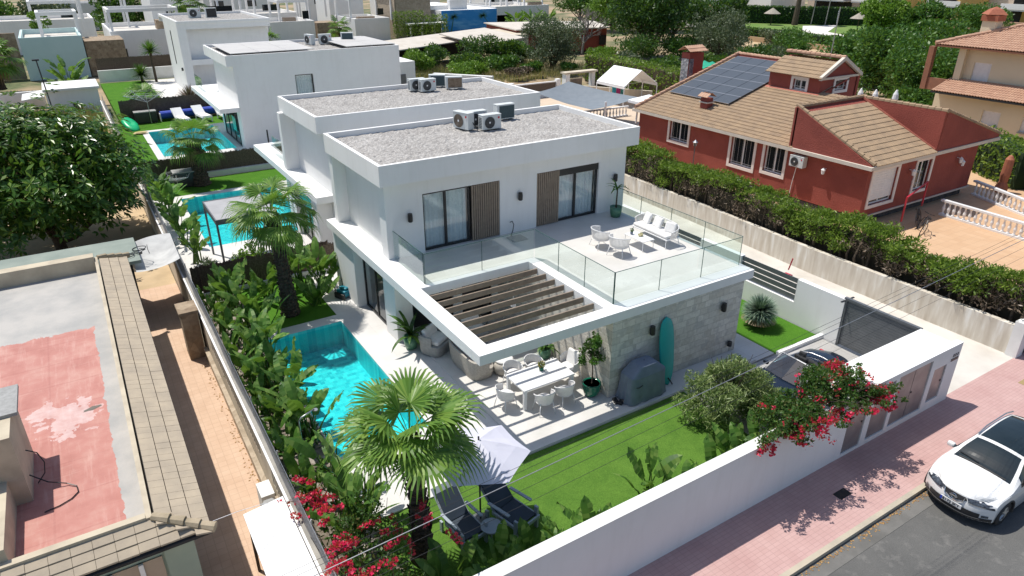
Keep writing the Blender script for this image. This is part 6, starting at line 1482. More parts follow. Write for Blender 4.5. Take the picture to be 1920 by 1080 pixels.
# ---------------- trees
def tree(label, loc, h, r, n, size, mt, trunk_h, k=16, aspect=.5, name='tree', cat='tree', squash=.8, tr=.25, limbs=7, seed=0, group=None, star=False, zmin=.15):
    rng = np.random.default_rng(seed + 100); t = thing(name, label, cat, loc, 0, group); m = M(); trunk_h *= .5
    ch = h - trunk_h; cz = trunk_h + ch * .5; tips = []
    for i in range(k):
        d = rng.normal(size=3); d /= np.linalg.norm(d); d[2] = rng.uniform(-.95, 1.0)
        q = rng.uniform(.5, .78); c = (d[0] * r * q, d[1] * r * q, cz + d[2] * ch * .5 * q); tips.append(c); br_ = r * rng.uniform(.26, .42)
        m.quads(leafball(c, (br_, br_, br_ * squash), int(n / k), size, aspect, rng, shell=.55, up=.2))
    m.quads(leafball((0, 0, cz), (r * .6, r * .6, ch * .36), int(n * .12), size, aspect, rng, shell=.3))
    m.build('crown', mt, t, local=True); m = M(); m.tube([(0, 0, 0), (tr * .3, 0, trunk_h * .6), (0, tr * .3, trunk_h + ch * .3)], [tr, tr * .75, tr * .4], 10)
    for i in range(min(limbs, k)):
        c = Vector(tips[i]); s = Vector((0, 0, trunk_h * (.6 + .3 * rng.random()))); m.tube([s, s.lerp(c, .5) + Vector((0, 0, -ch * .06)), c], [tr * .45, tr * .25, tr * .08], 6)
    m.build('trunk', BARK, t, local=True); return t
# broad leaved big tree on the left, built from rosettes
t = thing('broad_leaved_tree', 'large dense broad leaved tree over sandy ground on the left', 'tree', (-9.6, 23.4, 0)); rng = np.random.default_rng(77); m = M(); Q = []
cl = []
for i in range(640):
    d = rng.normal(size=3); d /= np.linalg.norm(d)
    if d[2] < -.8: d[2] *= -1
    q = rng.uniform(.55, 1.0) * (1 + .07 * math.sin(d[0] * 6) * math.cos(d[1] * 5)); cl.append((d[0] * 4.7 * q, d[1] * 4.6 * q, 3.45 + d[2] * 3.1 * q, d))
for (cx, cy, cz, d) in cl:
    ax = Vector(d) * .6 + Vector((0, 0, .7)); ax.normalize(); o1 = ax.orthogonal().normalized(); o2 = ax.cross(o1)
    for rr in range(3):
        c0_ = Vector((cx, cy, cz)) + Vector(rng.normal(size=3) * .32)
        nl = 9
        for k in range(nl):
            a = 2 * math.pi * k / nl + rng.random(); rad = o1 * math.cos(a) + o2 * math.sin(a); dd = (rad + ax * rng.uniform(-.1, .5)).normalized(); s = ax.cross(rad).normalized()
            L_ = rng.uniform(.28, .42); w_ = L_ * .34; mid = c0_ + dd * L_ * .55; tip = c0_ + dd * L_ + Vector((0, 0, -.06))
            Q.append([c0_ + dd * .04, mid + s * w_ * .5, tip, mid - s * w_ * .5])
m.quads(np.array([[tuple(v) for v in q] for q in Q]))
m.quads(leafball((0, 0, 3.4), (4.3, 4.2, 2.7), 9000, .36, .4, rng, shell=.45)); m.build('crown', LF_TREE, t, local=True)
m = M()
m.tube([(0.3, -1.0, 0), (0.1, -.8, 1.2), (-.3, -.4, 2.6), (-.6, 0, 4.5)], [.24, .2, .16, .08], 10); m.tube([(0.35, -1.0, .5), (.9, -.8, .55), (1.6, -.6, 1.0), (2.2, -.2, 2.4), (2.6, .1, 4)], [.16, .14, .13, .1, .05], 8); m.tube([(.1, -.9, .8), (-.8, -.6, 2.2), (-2.0, -.4, 4)], [.14, .1, .05], 8)
m.build('trunk', BARK, t, local=True)
# ================================================================ CARS
def hermite(xs, ys, x):
    xs = np.array(xs, float); ys = np.array(ys, float); d = np.gradient(ys, xs)
    i = np.clip(np.searchsorted(xs, x) - 1, 0, len(xs) - 2); h = xs[i + 1] - xs[i]; t_ = (x - xs[i]) / h
    return (2 * t_**3 - 3 * t_**2 + 1) * ys[i] + (t_**3 - 2 * t_**2 + t_) * h * d[i] + (-2 * t_**3 + 3 * t_**2) * ys[i + 1] + (t_**3 - t_**2) * h * d[i + 1]
CARW = None
def paint(name, c, rough=.18, metal=0.):
    m, nt, p = newmat(name); p.inputs['Base Color'].default_value = (*c, 1); p.inputs['Roughness'].default_value = rough; p.inputs['Metallic'].default_value = metal
    p.inputs['Coat Weight'].default_value = .8; p.inputs['Coat Roughness'].default_value = .04; return m
WPAINT = paint('white_car_paint', (.78, .78, .77)); BPAINT = paint('dark_blue_car_paint', (.010, .017, .034), .22, .2)
CARGL = mat('car_glass', (.012, .02, .024), (.02, .03, .034), 1.5, .04, spec=.7); TYRE = mat('tyre_rubber', (.02, .02, .02), (.03, .03, .03), 9, .85); CHROME = mat('chrome', (.75, .75, .77), (.7, .7, .72), 4, .12, 1.)
HLAMP = mat('headlamp_glass', (.10, .12, .15), (.02, .022, .03), 16, .1, spec=.5); BPL = mat('black_trim', (.02, .02, .022), (.028, .028, .03), 6, .55)
class Car:
    """x forward along -x local (front at x=0), body centre y=0; L length, W width"""
    def __init__(s, t, body, spine, hw, L, W, wheels=(.82, 3.35), rw=.33, belt=.92, rough=None):
        s.t = t; s.body = body; s.L = L; s.W = W; s.wheels = wheels; s.rw = rw
        s.spine = spine  # list of (u, x, z, halfwidth factor, crown drop, label)
def car_body(t, pts, W, L, mats, wheels, rw, belt, rocker=.24, nose_rows=(.20, .32, .45, .58), glass_ranges=(), roof_glass=None, front_round=.32, name='body', top_open=None):
    """pts: centreline from bonnet tip to tail: (x, z, half-width, drop). side panels go from its edge to the rocker."""
    xs = [p[0] for p in pts]; X = np.concatenate([np.linspace(xs[i], xs[i + 1], 5)[:-1] for i in range(len(xs) - 1)] + [[xs[-1]]])
    Z = hermite(xs, [p[1] for p in pts], X); HW = hermite(xs, [p[2] for p in pts], X); DR = hermite(xs, [p[3] for p in pts], X)
    nv = 9; vs = np.linspace(-1, 1, 2 * nv - 1); n = len(X)
    def plan(x, v):   # rounds the nose and tail in plan
        f = max(0, 1 - x / .9); g = max(0, 1 - (L - x) / .6); return x + front_round * abs(v) ** 2.6 * f - .25 * abs(v) ** 3 * g
    G = [[(plan(X[i], v), v * HW[i], Z[i] - DR[i] * abs(v) ** 2.2) for v in vs] for i in range(n)]
    return X, Z, HW, DR, G, plan, vs
def build_car(label, loc, rz, paintm, pts, W, L, wheels, rw, belt, name, ws_x, roof_x, rear_x, conv=False, group=None):
    t = thing(name, label, 'car', loc, rz, group)
    X, Z, HW, DR, G, plan, vs = car_body(t, pts, W, L, None, wheels, rw, belt)
    n = len(X); body = M(); glass = M(); rearg = M(); wind = M(); half = W / 2
    def inr(x, r_): return r_[0] <= x <= r_[1]
    # top strip
    for i in range(n - 1):
        xm_ = (X[i] + X[i + 1]) / 2
        for j in range(len(vs) - 1):
            q = [G[i][j], G[i][j + 1], G[i + 1][j + 1], G[i + 1][j]]; av = abs(vs[j] + vs[j + 1]) / 2
            if conv and ws_x[1] < xm_ < rear_x[0] and av < .86: continue
            tgt = body
            if not conv and inr(xm_, ws_x) and av < .93: tgt = wind
            elif not conv and inr(xm_, roof_x) and av < .88: tgt = glass
            elif not conv and inr(xm_, rear_x) and av < .85: tgt = rearg
            tgt.face(q)
    # sides: rows from top edge down to rocker
    sideG = M(); rowsN = 9
    for sg in (-1, 1):
        e = 0 if sg < 0 else len(vs) - 1; cols = []
        for i in range(n):
            x = G[i][e][0]; top = Vector(G[i][e]); zb = .24
            for wx_ in wheels:
                if abs(x - wx_) < rw + .05: zb = max(zb, .33 + math.sqrt(max(0, (rw + .05) ** 2 - (x - wx_) ** 2)))
            bz_ = min(belt, top.z - .001); hwx = half * (1 - .10 * max(0, 1 - x / .7) - .08 * max(0, 1 - (L - x) / .6)); ys = max(abs(top.y), hwx)
            if top.z - belt > .05: mid = [Vector((x, sg * (hwx * .985), belt))]
            else: mid = [Vector((x, sg * ys * 1.0, bz_ - .03))]
            col = [top, top.lerp(mid[0], .5) + Vector((0, sg * .02, .01)), mid[0]]
            zz = np.linspace(mid[0].z, zb, rowsN - 2)[1:]
            for z in zz:
                f = (z - .24) / (belt - .24); col.append(Vector((x, sg * (hwx + .02 * math.sin(math.pi * min(1, max(0, f)))), z)))
            cols.append(col)
        for i in range(n - 1):
            for k in range(len(cols[0]) - 1):
                q = [cols[i][k], cols[i][k + 1], cols[i + 1][k + 1], cols[i + 1][k]]; xm_ = (X[i] + X[i + 1]) / 2
                isg = (not conv) and k < 2 and cols[i][0].z > belt + .16 and cols[i + 1][0].z > belt + .16 and ws_x[0] + .25 < xm_ < L - .35 and not any(abs(xm_ - p_) < .05 for p_ in (ws_x[1] + .95,))
                (sideG if isg else body).face(q)
        if sg < 0: c0 = cols[0]
        else: c1 = cols[0]
        for i_, cc in ((n - 1, cols[-1]),): pass
        if sg < 0: r0_ = cols[-1]
        else: r1_ = cols[-1]
    # nose and tail closing surfaces
    for (ca, cb, xe, sgn) in ((c0, c1, G[0], -1), (r0_, r1_, G[-1], 1)):
        rows = [[Vector(p) for p in xe]]
        for k in range(1, len(ca)):
            a, b_ = ca[k], cb[k]; r_ = []
            for v in vs:
                base = Vector(xe[len(vs) // 2]); f = abs(v) ** 2.6; bulge = sgn * (.035 * math.sin(math.pi * k / (len(ca) - 1)) + .05 * (k / (len(ca) - 1)))
                r_.append(Vector((base.x + (a.x - base.x) * f + bulge * (1 - f), a.y + (b_.y - a.y) * (v + 1) / 2, a.z * f + (.24 + (base.z - .24) * (1 - k / (len(ca) - 1))) * (1 - f) if True else a.z)))
            rows.append(r_)
        body.grid(rows)
        if sgn < 0: nose = rows
    ob = body.build(name + '_body' if False else 'body', [paintm], t, local=True, smooth=True)
    if not conv:
        wind.build('windscreen', CARGL, t, local=True, smooth=True); glass.build('roof_glass', CARGL, t, local=True, smooth=True); rearg.build('rear_window', CARGL, t, local=True, smooth=True); sideG.build('side_windows', CARGL, t, local=True, smooth=True)
    M().box(.35, -half + .06, .16, L - .3, half - .06, .34).build('underbody', BPL, t, local=True)
    for sy in (-1, 1):
        for wx_ in wheels:
            y0, y1 = sy * (half - .20), sy * (half - .005); w = M(); N = 28
            prof = [(rw * .62, y1), (rw * .95, y1), (rw, y1 - sy * .03), (rw, y0)]
            w.grid([[(wx_ + r_ * math.cos(2 * math.pi * k / N), yy, .33 + r_ * math.sin(2 * math.pi * k / N) - (.33 - rw)) for k in range(N)] for r_, yy in prof], close=True)
            wh = w.build('wheel', TYRE, t, local=True)
            w = M(); yy = y1 - sy * .02; cz = rw
            w.face([(wx_ + rw * .63 * math.cos(2 * math.pi * k / N), yy - sy * .05, cz + rw * .63 * math.sin(2 * math.pi * k / N)) for k in range(N)])
            o = w.build('brake_disc', GREYM); o.parent = wh
            w = M()
            for k in range(5):
                a = 2 * math.pi * k / 5; w.tube([(wx_, yy, cz), (wx_ + rw * .6 * math.cos(a), yy, cz + rw * .6 * math.sin(a))], [.04, .03], 5)
            w.tube([(wx_ + rw * .63 * math.cos(2 * math.pi * k / N), yy, cz + rw * .63 * math.sin(2 * math.pi * k / N)) for k in range(N + 1)], .02, 5, cap=False); o = w.build('rim', STEEL); o.parent = wh
            N2 = 22; c = [(wx_ + (rw + .055) * math.cos(math.pi * k / N2), sy * (half - .0), .33 + (rw + .055) * math.sin(math.pi * k / N2)) for k in range(-2, N2 + 3)]
            M().tube(c, .035, 6).build('wheel_arch', BPL, t, local=True)
    return t, G, X, Z, nose, vs
# --- white crossover
pts = [(0, .78, .60, .05), (.14, .86, .70, .05), (.5, .95, .76, .06), (.98, 1.03, .78, .06), (1.08, 1.06, .76, .06), (1.35, 1.22, .70, .05), (1.72, 1.40, .60, .05), (2.1, 1.47, .57, .05), (2.8, 1.50, .57, .05), (3.4, 1.46, .56, .06), (3.78, 1.32, .58, .06), (4.0, 1.08, .66, .06), (4.1, .95, .70, .06)]
car, G, X, Z, nose, vs = build_car('parked white crossover car with dark glass roof on the asphalt street', (8.82, -8.02, -.42), 0, WPAINT, pts, 1.72, 4.1, (.78, 3.25), .325, .90, 'parked_car', (1.04, 1.74), (1.80, 3.35), (3.5, 3.95))
def nose_pt(v, z, off=.012):
    """point on the nose surface"""
    best = None
    for r_ in range(len(nose) - 1):
        for j in range(len(vs) - 1):
            if vs[j] <= v <= vs[j + 1]:
                f = (v - vs[j]) / (vs[j + 1] - vs[j]); a = nose[r_][j].lerp(nose[r_][j + 1], f); b_ = nose[r_ + 1][j].lerp(nose[r_ + 1][j + 1], f)
                if b_.z <= z <= a.z: g = (a.z - z) / max(1e-6, a.z - b_.z); q = a.lerp(b_, g); return Vector((q.x - off, q.y, q.z))
    a = nose[0][int((v + 1) / 2 * (len(vs) - 1))]; return Vector((a.x - off, a.y, a.z))
def nose_patch(poly, mt, nm, off=.012, sub=6):
    """poly as list of rows (v, z) grid corners: (v0,v1,ztop(v),zbot(v))"""
    v0, v1, zt_, zb_ = poly; m = M(); rows = []
    for k in range(4):
        rows.append([nose_pt(v0 + (v1 - v0) * i / sub, zt_(v0 + (v1 - v0) * i / sub) * (1 - k / 3) + zb_(v0 + (v1 - v0) * i / sub) * k / 3, off) for i in range(sub + 1)])
    m.grid(rows); return m.build(nm, mt, car, local=True)
for s in (-1, 1):
    a, b_ = (.40, .97) if s > 0 else (-.97, -.40)
    nose_patch((a, b_, lambda v: .745 + .02 * abs(v), lambda v: .65 - .05 * max(0, abs(v) - .4)), HLAMP, 'headlight')
    nose_patch((.38 * s if s > 0 else -.80, .80 if s > 0 else -.38, lambda v: .655, lambda v: .64), CHROME, 'headlight_trim', .016)
nose_patch((-.38, .38, lambda v: .75, lambda v: .57 + .3 * abs(v)), BPL, 'grille', .014)
m = M()
for s in (-1, 1): m.tube([nose_pt(.36 * s, .74, .03), nose_pt(.26 * s, .62, .03), nose_pt(.12 * s, .575, .035), nose_pt(0, .572, .035)], .016, 6)
m.build('grille_bar', CHROME, car, local=True)
c = nose_pt(0, .665, .03); M().tube([(c.x, c.y + .065 * math.cos(a), c.z + .065 * math.sin(a)) for a in [2 * math.pi * k / 20 for k in range(21)]], .010, 5).box(c.x - .012, -.09, c.z - .014, c.x + .004, .09, c.z + .014).build('emblem', CHROME, car, local=True)
nose_patch((-.72, .72, lambda v: .50 - .06 * abs(v), lambda v: .34), BPL, 'lower_grille', .014, 12)
nose_patch((-.99, .99, lambda v: .345, lambda v: .255), BPL, 'bumper_skirt', .02, 14)
nose_patch((-.75, .75, lambda v: .325, lambda v: .305), STEEL, 'skid_strip', .026, 12)
for s in (-1, 1): nose_patch((.76 if s > 0 else -.90, .90 if s > 0 else -.76, lambda v: .43, lambda v: .37), HLAMP, 'fog_light', .02, 3)
PLATE = mat('plate_white', (.7, .7, .7), (.66, .66, .66), 4, .5); o = M().box(-.03, -.25, .43, -.005, .25, .535).build('number_plate', PLATE, car, local=True); o.location = (nose_pt(0, .48, .02).x + .0, 0, 0)
def text_part(s, size, loc, rot, mt, root, nm='lettering', ext=.003):
    cu = bpy.data.curves.new(nm, 'FONT'); cu.body = s; cu.size = size; cu.align_x = 'CENTER'; cu.align_y = 'CENTER'; cu.extrude = ext
    ob = bpy.data.objects.new('tmp_text', cu); COL.objects.link(ob); bpy.context.view_layer.update()
    me = bpy.data.meshes.new_from_object(ob.evaluated_get(bpy.context.evaluated_depsgraph_get())); bpy.data.objects.remove(ob)
    o = bpy.data.objects.new(nm, me); me.materials.clear(); me.materials.append(mt); COL.objects.link(o); o.parent = root; o.location = loc; o.rotation_euler = rot; return o
text_part('8172 JKY', .105, (-.034, .0, .482), (math.pi / 2, 0, -math.pi / 2), BLACK, o, 'plate_lettering')
M().box(-.033, .205, .432, -.028, .25, .533).build('plate_band', BLUE, o, local=True)
for s in (-1, 1):
    M().obox((1.42, s * .93, 1.0), (.13, .20, .14)).build('wing_mirror', WPAINT, car, local=True, bevel=.05); M().obox((1.46, s * .83, .96), (.08, .14, .06)).build('mirror_arm', BPL, car, local=True)
    M().tube([(1.8, s * .56, 1.42), (2.2, s * .575, 1.50), (3.2, s * .575, 1.51), (3.6, s * .56, 1.43)], .018, 6).build('roof_rail', STEEL, car, local=True)
M().tube([(1.06, -.55, 1.035), (1.04, 0, 1.075), (1.06, .55, 1.035)], .02, 6).build('wiper_cowl', BPL, car, local=True)
M().tube([(1.10, .1, 1.10), (1.16, .6, 1.10)], .01, 5).build('wiper', BPL, car, local=True)
# --- convertible
pts = [(0, .58, .60, .05), (.2, .68, .68, .05), (.6, .75, .70, .06), (1.1, .82, .72, .06), (1.35, .86, .72, .05), (1.6, .87, .74, .02), (2.4, .87, .75, .02), (2.9, .88, .73, .05), (3.3, .90, .70, .06), (3.7, .88, .66, .06), (3.95, .82, .60, .06)]
conv, G2, X2, Z2, nose2, _ = build_car('dark blue open top convertible parked on the driveway behind the service wall', (7.55, -2.85, -.08), 0, BPAINT, pts, 1.62, 3.95, (.72, 3.1), .30, .80, 'convertible_car', (1.3, 1.4), (0, 0), (2.95, 3.0), conv=True)
LEATH = mat('black_leather', (.02, .02, .022), (.03, .03, .032), 7, .5)
M().box(1.42, -.62, .25, 2.95, .62, .42).build('cabin_floor', BPL, conv, local=True)
M().slab([(1.38, -.68, .45), (1.38, .68, .45), (1.38, .68, .84), (1.38, -.68, .84)], (.12, 0, 0)).box(1.45, -.66, .72, 1.68, .66, .84).build('dashboard', BPL, conv, local=True)
for sy in (-.34, .34):
    M().obox((2.15, sy, .52), (.5, .46, .16)).build('seat', LEATH, conv, local=True, bevel=.04); M().obox((2.44, sy, .80), (.14, .46, .56), ry=.22).build('seat_back', LEATH, conv, local=True, bevel=.05); M().obox((2.52, sy, 1.12), (.1, .24, .17), ry=.2).build('head_rest', LEATH, conv, local=True, bevel=.04)
M().obox((2.78, 0, .7), (.2, 1.15, .4), ry=.2).build('rear_seat', LEATH, conv, local=True, bevel=.05)
M().tube([(1.78 + .17 * math.cos(a) * .35, -.34 + .17 * math.sin(a), .86 + .17 * math.cos(a)) for a in [2 * math.pi * k / 20 for k in range(21)]], .014, 5).build('steering_wheel', BPL, conv, local=True)
wsb, wst = [(1.24, -.66, .86), (1.16, 0, .88), (1.24, .66, .86)], [(1.82, -.56, 1.30), (1.76, 0, 1.34), (1.82, .56, 1.30)]
M().grid([wsb, wst]).build('windscreen', glassmat('blue_windscreen', (.16, .26, .30), .16), conv, local=True)
M().tube(wst, .028, 6).tube([wsb[0], wst[0]], .024, 6).tube([wsb[2], wst[2]], .024, 6).build('windscreen_frame', STEEL, conv, local=True)
M().tube([(1.6, -.73, .89), (2.4, -.74, .89), (2.95, -.66, .92), (3.1, -.4, .95), (3.14, 0, .96), (3.1, .4, .95), (2.95, .66, .92), (2.4, .74, .89), (1.6, .73, .89)], .022, 6).build('cabin_trim', STEEL, conv, local=True, smooth=True)
for s in (-1, 1): M().obox((1.5, s * .86, .92), (.12, .18, .13)).build('wing_mirror', BPAINT, conv, local=True, bevel=.04); M().box(3.86, s * .5 - .14, .62, 3.93, s * .5 + .14, .74).build('tail_light', REDL, conv, local=True); M().box(.02, s * .48 - .14, .5, .12, s * .48 + .14, .6).build('headlight', HLAMP, conv, local=True)
# ================================================================ CREAM HOUSE (right edge)
CH = thing('cream_house', 'two storey cream house with terracotta barrel tile roofs at the right edge', 'house', (52, 8, 0))
m = M(); wallbox(m, 'y', -6, 15.7, 49.5, 49.8, 0, 3.1, [(10.75, 12.0, .95, 2.05), (8.2, 9.3, .95, 2.05)]); m.box(49.8, 15.4, 0, 60, 15.7, 3.1)
wallbox(m, 'y', -6, 14.9, 51, 51.3, 3.1, 6.1, [(12.95, 14.2, 3.75, 5.1)]); m.box(51.3, 14.6, 3.1, 60, 14.9, 6.1); m.build('wall', CREAMW, CH)
M().box(50.6, 14.8, 3.3, 51.1, 15.3, 6.1).build('corner_column', CREAMW, CH)
M().box(50.2, 17.0, 2.8, 50.6, 17.4, 6.0).box(50.3, 15.35, 2.8, 50.5, 17.0, 3.7).build('porch_column', mat('brown_plaster', (.28, .13, .08), (.24, .11, .07), 3, .9), CH)
m = M(); tiles(m, (48.5, -6, 3.05), (0, 1, 0), (2.5, 0, .75), 108, 7, amp=.06); m.build('lower_roof', TERT, CH); M().slab([(48.5, -6, 3.0), (48.5, 15.6, 3.0), (51, 15.6, 3.75), (51, -6, 3.75)], (0, 0, -.1)).build('lower_roof_deck', DARK, CH)
m = M(); tiles(m, (50.0, -6, 6.2), (0, 1, 0), (6, 0, 2.1), 115, 17, mask=lambda s, t_: s < 22.9 - t_ * .9, amp=.06)
tiles(m, (60.0, 16.9, 6.2), (-1, 0, 0), (0, -6, 2.1), 50, 17, mask=lambda s, t_: t_ * .9 < 10 - s and t_ * .9 < 12, amp=.06); m.build('upper_roof', TERT, CH)
M().slab([(50, -6, 6.15), (50, 16.9, 6.15), (56, 10.9, 8.2), (56, -6, 8.2)], (0, 0, -.1)).slab([(50, 16.9, 6.14), (60, 16.9, 6.14), (60, 11, 8.2), (56, 10.9, 8.2)], (0, 0, -.1)).build('upper_roof_deck', mat('brown_eave', (.22, .09, .05), (.2, .08, .05), 3, .8), CH)
m = M()
for k in range(20): a = Vector((50, 16.9, 6.3)).lerp(Vector((56, 10.9, 8.35)), k / 20); b_ = Vector((50, 16.9, 6.3)).lerp(Vector((56, 10.9, 8.35)), (k + 1.2) / 20); m.tube([a, b_], [.17, .14], 7)
m.build('hip_tiles', TERT, CH)
M().box(52.6, 14.2, 6.6, 53.6, 15.2, 7.9).build('chimney', CREAMW, CH); M().box(52.5, 14.1, 7.9, 53.7, 15.3, 8.3).lathe([(.95, 8.35), (.5, 8.7), (.001, 8.9)], (53.1, 14.7, 0), 4).build('chimney_cap', mat('red_brick_cap', (.38, .13, .07), (.32, .1, .06), 6, .8), CH)
for (c_, a, b_, z0, z1) in ((51.05, 12.95, 14.2, 3.75, 5.1), (49.55, 10.75, 12.0, .95, 2.05), (49.55, 8.2, 9.3, .95, 2.05)):
    g = M(); n = 12
    for k in range(n): g.box(c_ + .06, a, z0 + (z1 - z0) * k / n, c_ + .1, b_, z0 + (z1 - z0) * (k + .85) / n)
    g.box(c_ + .101, a, z0, c_ + .12, b_, z1); g.build('roller_shutter', WHP, CH)
    M().box(c_ - .15, a - .06, z0 - .09, c_ + .05, b_ + .06, z0 - .002).build('window_sill', GREYFAB, CH)
# ================================================================ FAR WHITE HOUSES
def cube_house(label, x0, y0, x1, y1, h, frames=(), stone=(), wins=(), extra=(), wallm=None, para=.6, group=None):
    t = thing('white_house', label, 'house', (x0, y0, 0), 0, group); wm = wallm or WHITE
    M().box(x0, y0, -.4, x1, y1, h - para).build('wall', wm, t)
    m = M(); q = .25; m.box(x0, y0, h - para, x1, y0 + q, h).box(x0, y1 - q, h - para, x1, y1, h).box(x0, y0 + q, h - para, x0 + q, y1 - q, h).box(x1 - q, y0 + q, h - para, x1, y1 - q, h); m.build('parapet', wm, t)
    M().box(x0 + q, y0 + q, h - para, x1 - q, y1 - q, h - para + .03).build('roof_terrace', LANE, t)
    for (a0, b0, a1, b1, z) in frames:
        s = .32; mm = M(); z0 = h - para
        for xx in (a0, a1 - s):
            for yy in (b0, b1 - s): mm.box(xx, yy, z0, xx + s, yy + s, z)
        mm.box(a0, b0, z, a1, b0 + s, z + .4).box(a0, b1 - s, z, a1, b1, z + .4).box(a0, b0 + s, z, a0 + s, b1 - s, z + .4).box(a1 - s, b0 + s, z, a1, b1 - s, z + .4); mm.build('pergola_frame', WHITE, t)
    for (a, b_, c, d, z0, z1, st) in stone: M().box(a, b_, z0, c, d, z1).build('stone_wall' if st else 'annex_wall', (RUBBLE2 if st == 2 else RUBBLE) if st else WHITE, t)
    for (a, b_, z0, z1) in wins: M().box(a, y0 - .04, z0, b_, y0 - .005, z1).build('window', BLKG, t)
    for (a, b_, c, d, z0, z1) in extra: M().box(a, b_, z0, c, d, z1).build('terrace_box', WOODSL, t)
    return t
AQUA = mat('pale_aqua_render', (.55, .70, .70), (.50, .66, .66), .5, .8)
cube_house('white roof terrace house with pale aqua end wall behind the small shed', -10.9, 84, -4.8, 96, 4.2, [(-4.6 - 4.2, 89, -4.6, 94, 6.1)], [(-20, 86, -11.2, 86.4, -.4, 4.6, 1), (-4.7, 84.3, -.6, 90, -.4, 3.5, 1)], wallm=AQUA)
cube_house('long low white house with open frame pergola at the top left', -16, 112, -2, 124, 4.2, [(-9.8, 114, -3.2, 120, 6.2)], [(-30, 118, -16.2, 119, -.4, 3.6, 0)], [(-6, -4.4, 4.4, 5.6)])
cube_house('white stepped house with corner frame and small dark door above the reed fence', -1.2, 95, 9, 110, 3.6, [(-1.0, 96, 7.5, 103, 5.8), (-3.6, 108, 2.4, 114, 7.2)], [(-3.0, 93, -1.0, 97, -.4, 2.4, 0), (5.0, 100, 7.5, 102, 3.2, 4.4, 1)], [(-.6, .3, 0, 1.4)])
cube_house('tall white house with small window behind the top left palm crown', 6, 112, 13, 124, 6.5, [], [], [(8, 8.8, 3.8, 4.8)])
cube_house('wide white terrace house behind the narrow villa roof', 14, 118, 30, 130, 3.6, [(17, 120, 21, 126, 6), (23, 120, 29, 126, 6.2)], [(14, 112, 19.5, 118, -.4, 3.4, 1)], [(15, 19, 3.9, 5), (24, 27, 4, 5)])
cube_house('white house with blue grey shaded wall above the left solar panels', 21.3, 105, 28.8, 114, 3.1, [(24.5, 110, 29.5, 116, 5.6)], [(18.0, 106, 21.2, 110, -.4, 3.3, 1)], [(27.0, 28.0, 3.4, 4.6)], [(25, 109, 27, 110, 2.6, 3.4)])
cube_house('white house with slender columned pergola above the right solar panels', 34.9, 103, 41, 113, 3.2, [(34.9, 105, 42.5, 112, 5.9), (30.5, 113, 35.5, 119, 6.4)], [(29.5, 106, 33, 110, -.4, 2.6, 1), (36.5, 120, 43, 128, -.4, 8.5, 0)], [(39, 40, 3.7, 4.7)], [(37, 107, 40, 108, 2.6, 3.2)])
th_ = cube_house('square tan stone tower house rising beside the white pergola terrace', 42.6, 104, 49, 112, 6.0, [], [(42.5, 103.8, 49.1, 103.98, -.4, 6.0, 2), (42.4, 103.8, 42.58, 112, -.4, 6.0, 2)])
mu = thing('mural_house', 'white house with bright blue painted end wall showing two palms', 'house', (56, 104, 0))
M().box(51, 103.5, -.4, 62.4, 116, 3.9).build('wall', WHITE, mu)
BLU, nt, p = newmat('blue_mural_paint'); w = coords(nt, 'World'); sp = nt.nodes.new('ShaderNodeSeparateXYZ'); nt.links.new(w, sp.inputs[0])
mp = nt.nodes.new('ShaderNodeMapping'); mp.inputs['Scale'].default_value = (.25, 1, .9); nt.links.new(w, mp.inputs[0])
skyc = mix(nt, ramp(nt, noise(nt, mp.outputs[0], 1.3, 5), [(.5, (0, 0, 0)), (.75, (.8, .8, .8))]), (.02, .24, .62), (.20, .50, .80))
nt.links.new(mix(nt, math_(nt, 'LESS_THAN', sp.outputs[2], .55), skyc, (.01, .16, .45)), p.inputs['Base Color']); p.inputs['Roughness'].default_value = .7
M().box(51.9, 103.42, -.3, 62.3, 103.48, 3.85).box(51.0, 103.44, -.3, 51.9, 103.48, 3.85).build('painted_wall', BLU, mu)
m = M(); GD = mat('mural_green', (.03, .13, .09), (.04, .16, .1), 3, .7); rng = random.Random(2)
for cx, tz, bx in ((53.4, 2.9, 52.8), (59.3, 2.9, 61.6)):
    m = M()
    for k in range(40):
        a = k * 2 * math.pi / 40; L_ = 1.2 * rng.uniform(.7, 1.1); p0 = (cx, 103.40, tz); e = (cx + L_ * math.cos(a), 103.40, max(.2, tz + .75 * L_ * math.sin(a) - .25 * abs(math.cos(a)))); m.face([p0, (p0[0] + .04, 103.4, p0[2] - .1), e])
    m.face([(cx - .06, 103.4, tz), (cx + .06, 103.4, tz), (bx + .12, 103.4, .3), (bx - .12, 103.4, .3)])
    m.build('painted_palm', GD, mu)
M().box(44, 101.5, 1.9, 51, 103.4, 2.15).build('porch_roof', WHITE, mu)
for x in (44.1, 46.2, 48.6, 50.6): M().box(x, 101.6, -.4, x + .25, 101.85, 1.9).build('porch_post', WHITE, mu)
M().box(44.2, 103.35, -.3, 50.8, 103.4, 1.9).build('porch_opening', DARK, mu)
M().box(49.2, 106, 3.9, 56, 116, 4.6).box(53.5, 105, 3.9, 57, 106, 5.5).build('upper_wall', WHITE, mu)
cube_house('white house with slim roof columns right of the blue painted wall', 63, 105, 75, 118, 4.1, [(63.5, 108, 67.5, 116, 6.8), (70.5, 107, 75, 116, 6.5)], [(62.6, 105, 66.5, 107, -.4, 2.6, 0)], [], [(71, 106, 74, 106.5, 3.6, 4.6)])
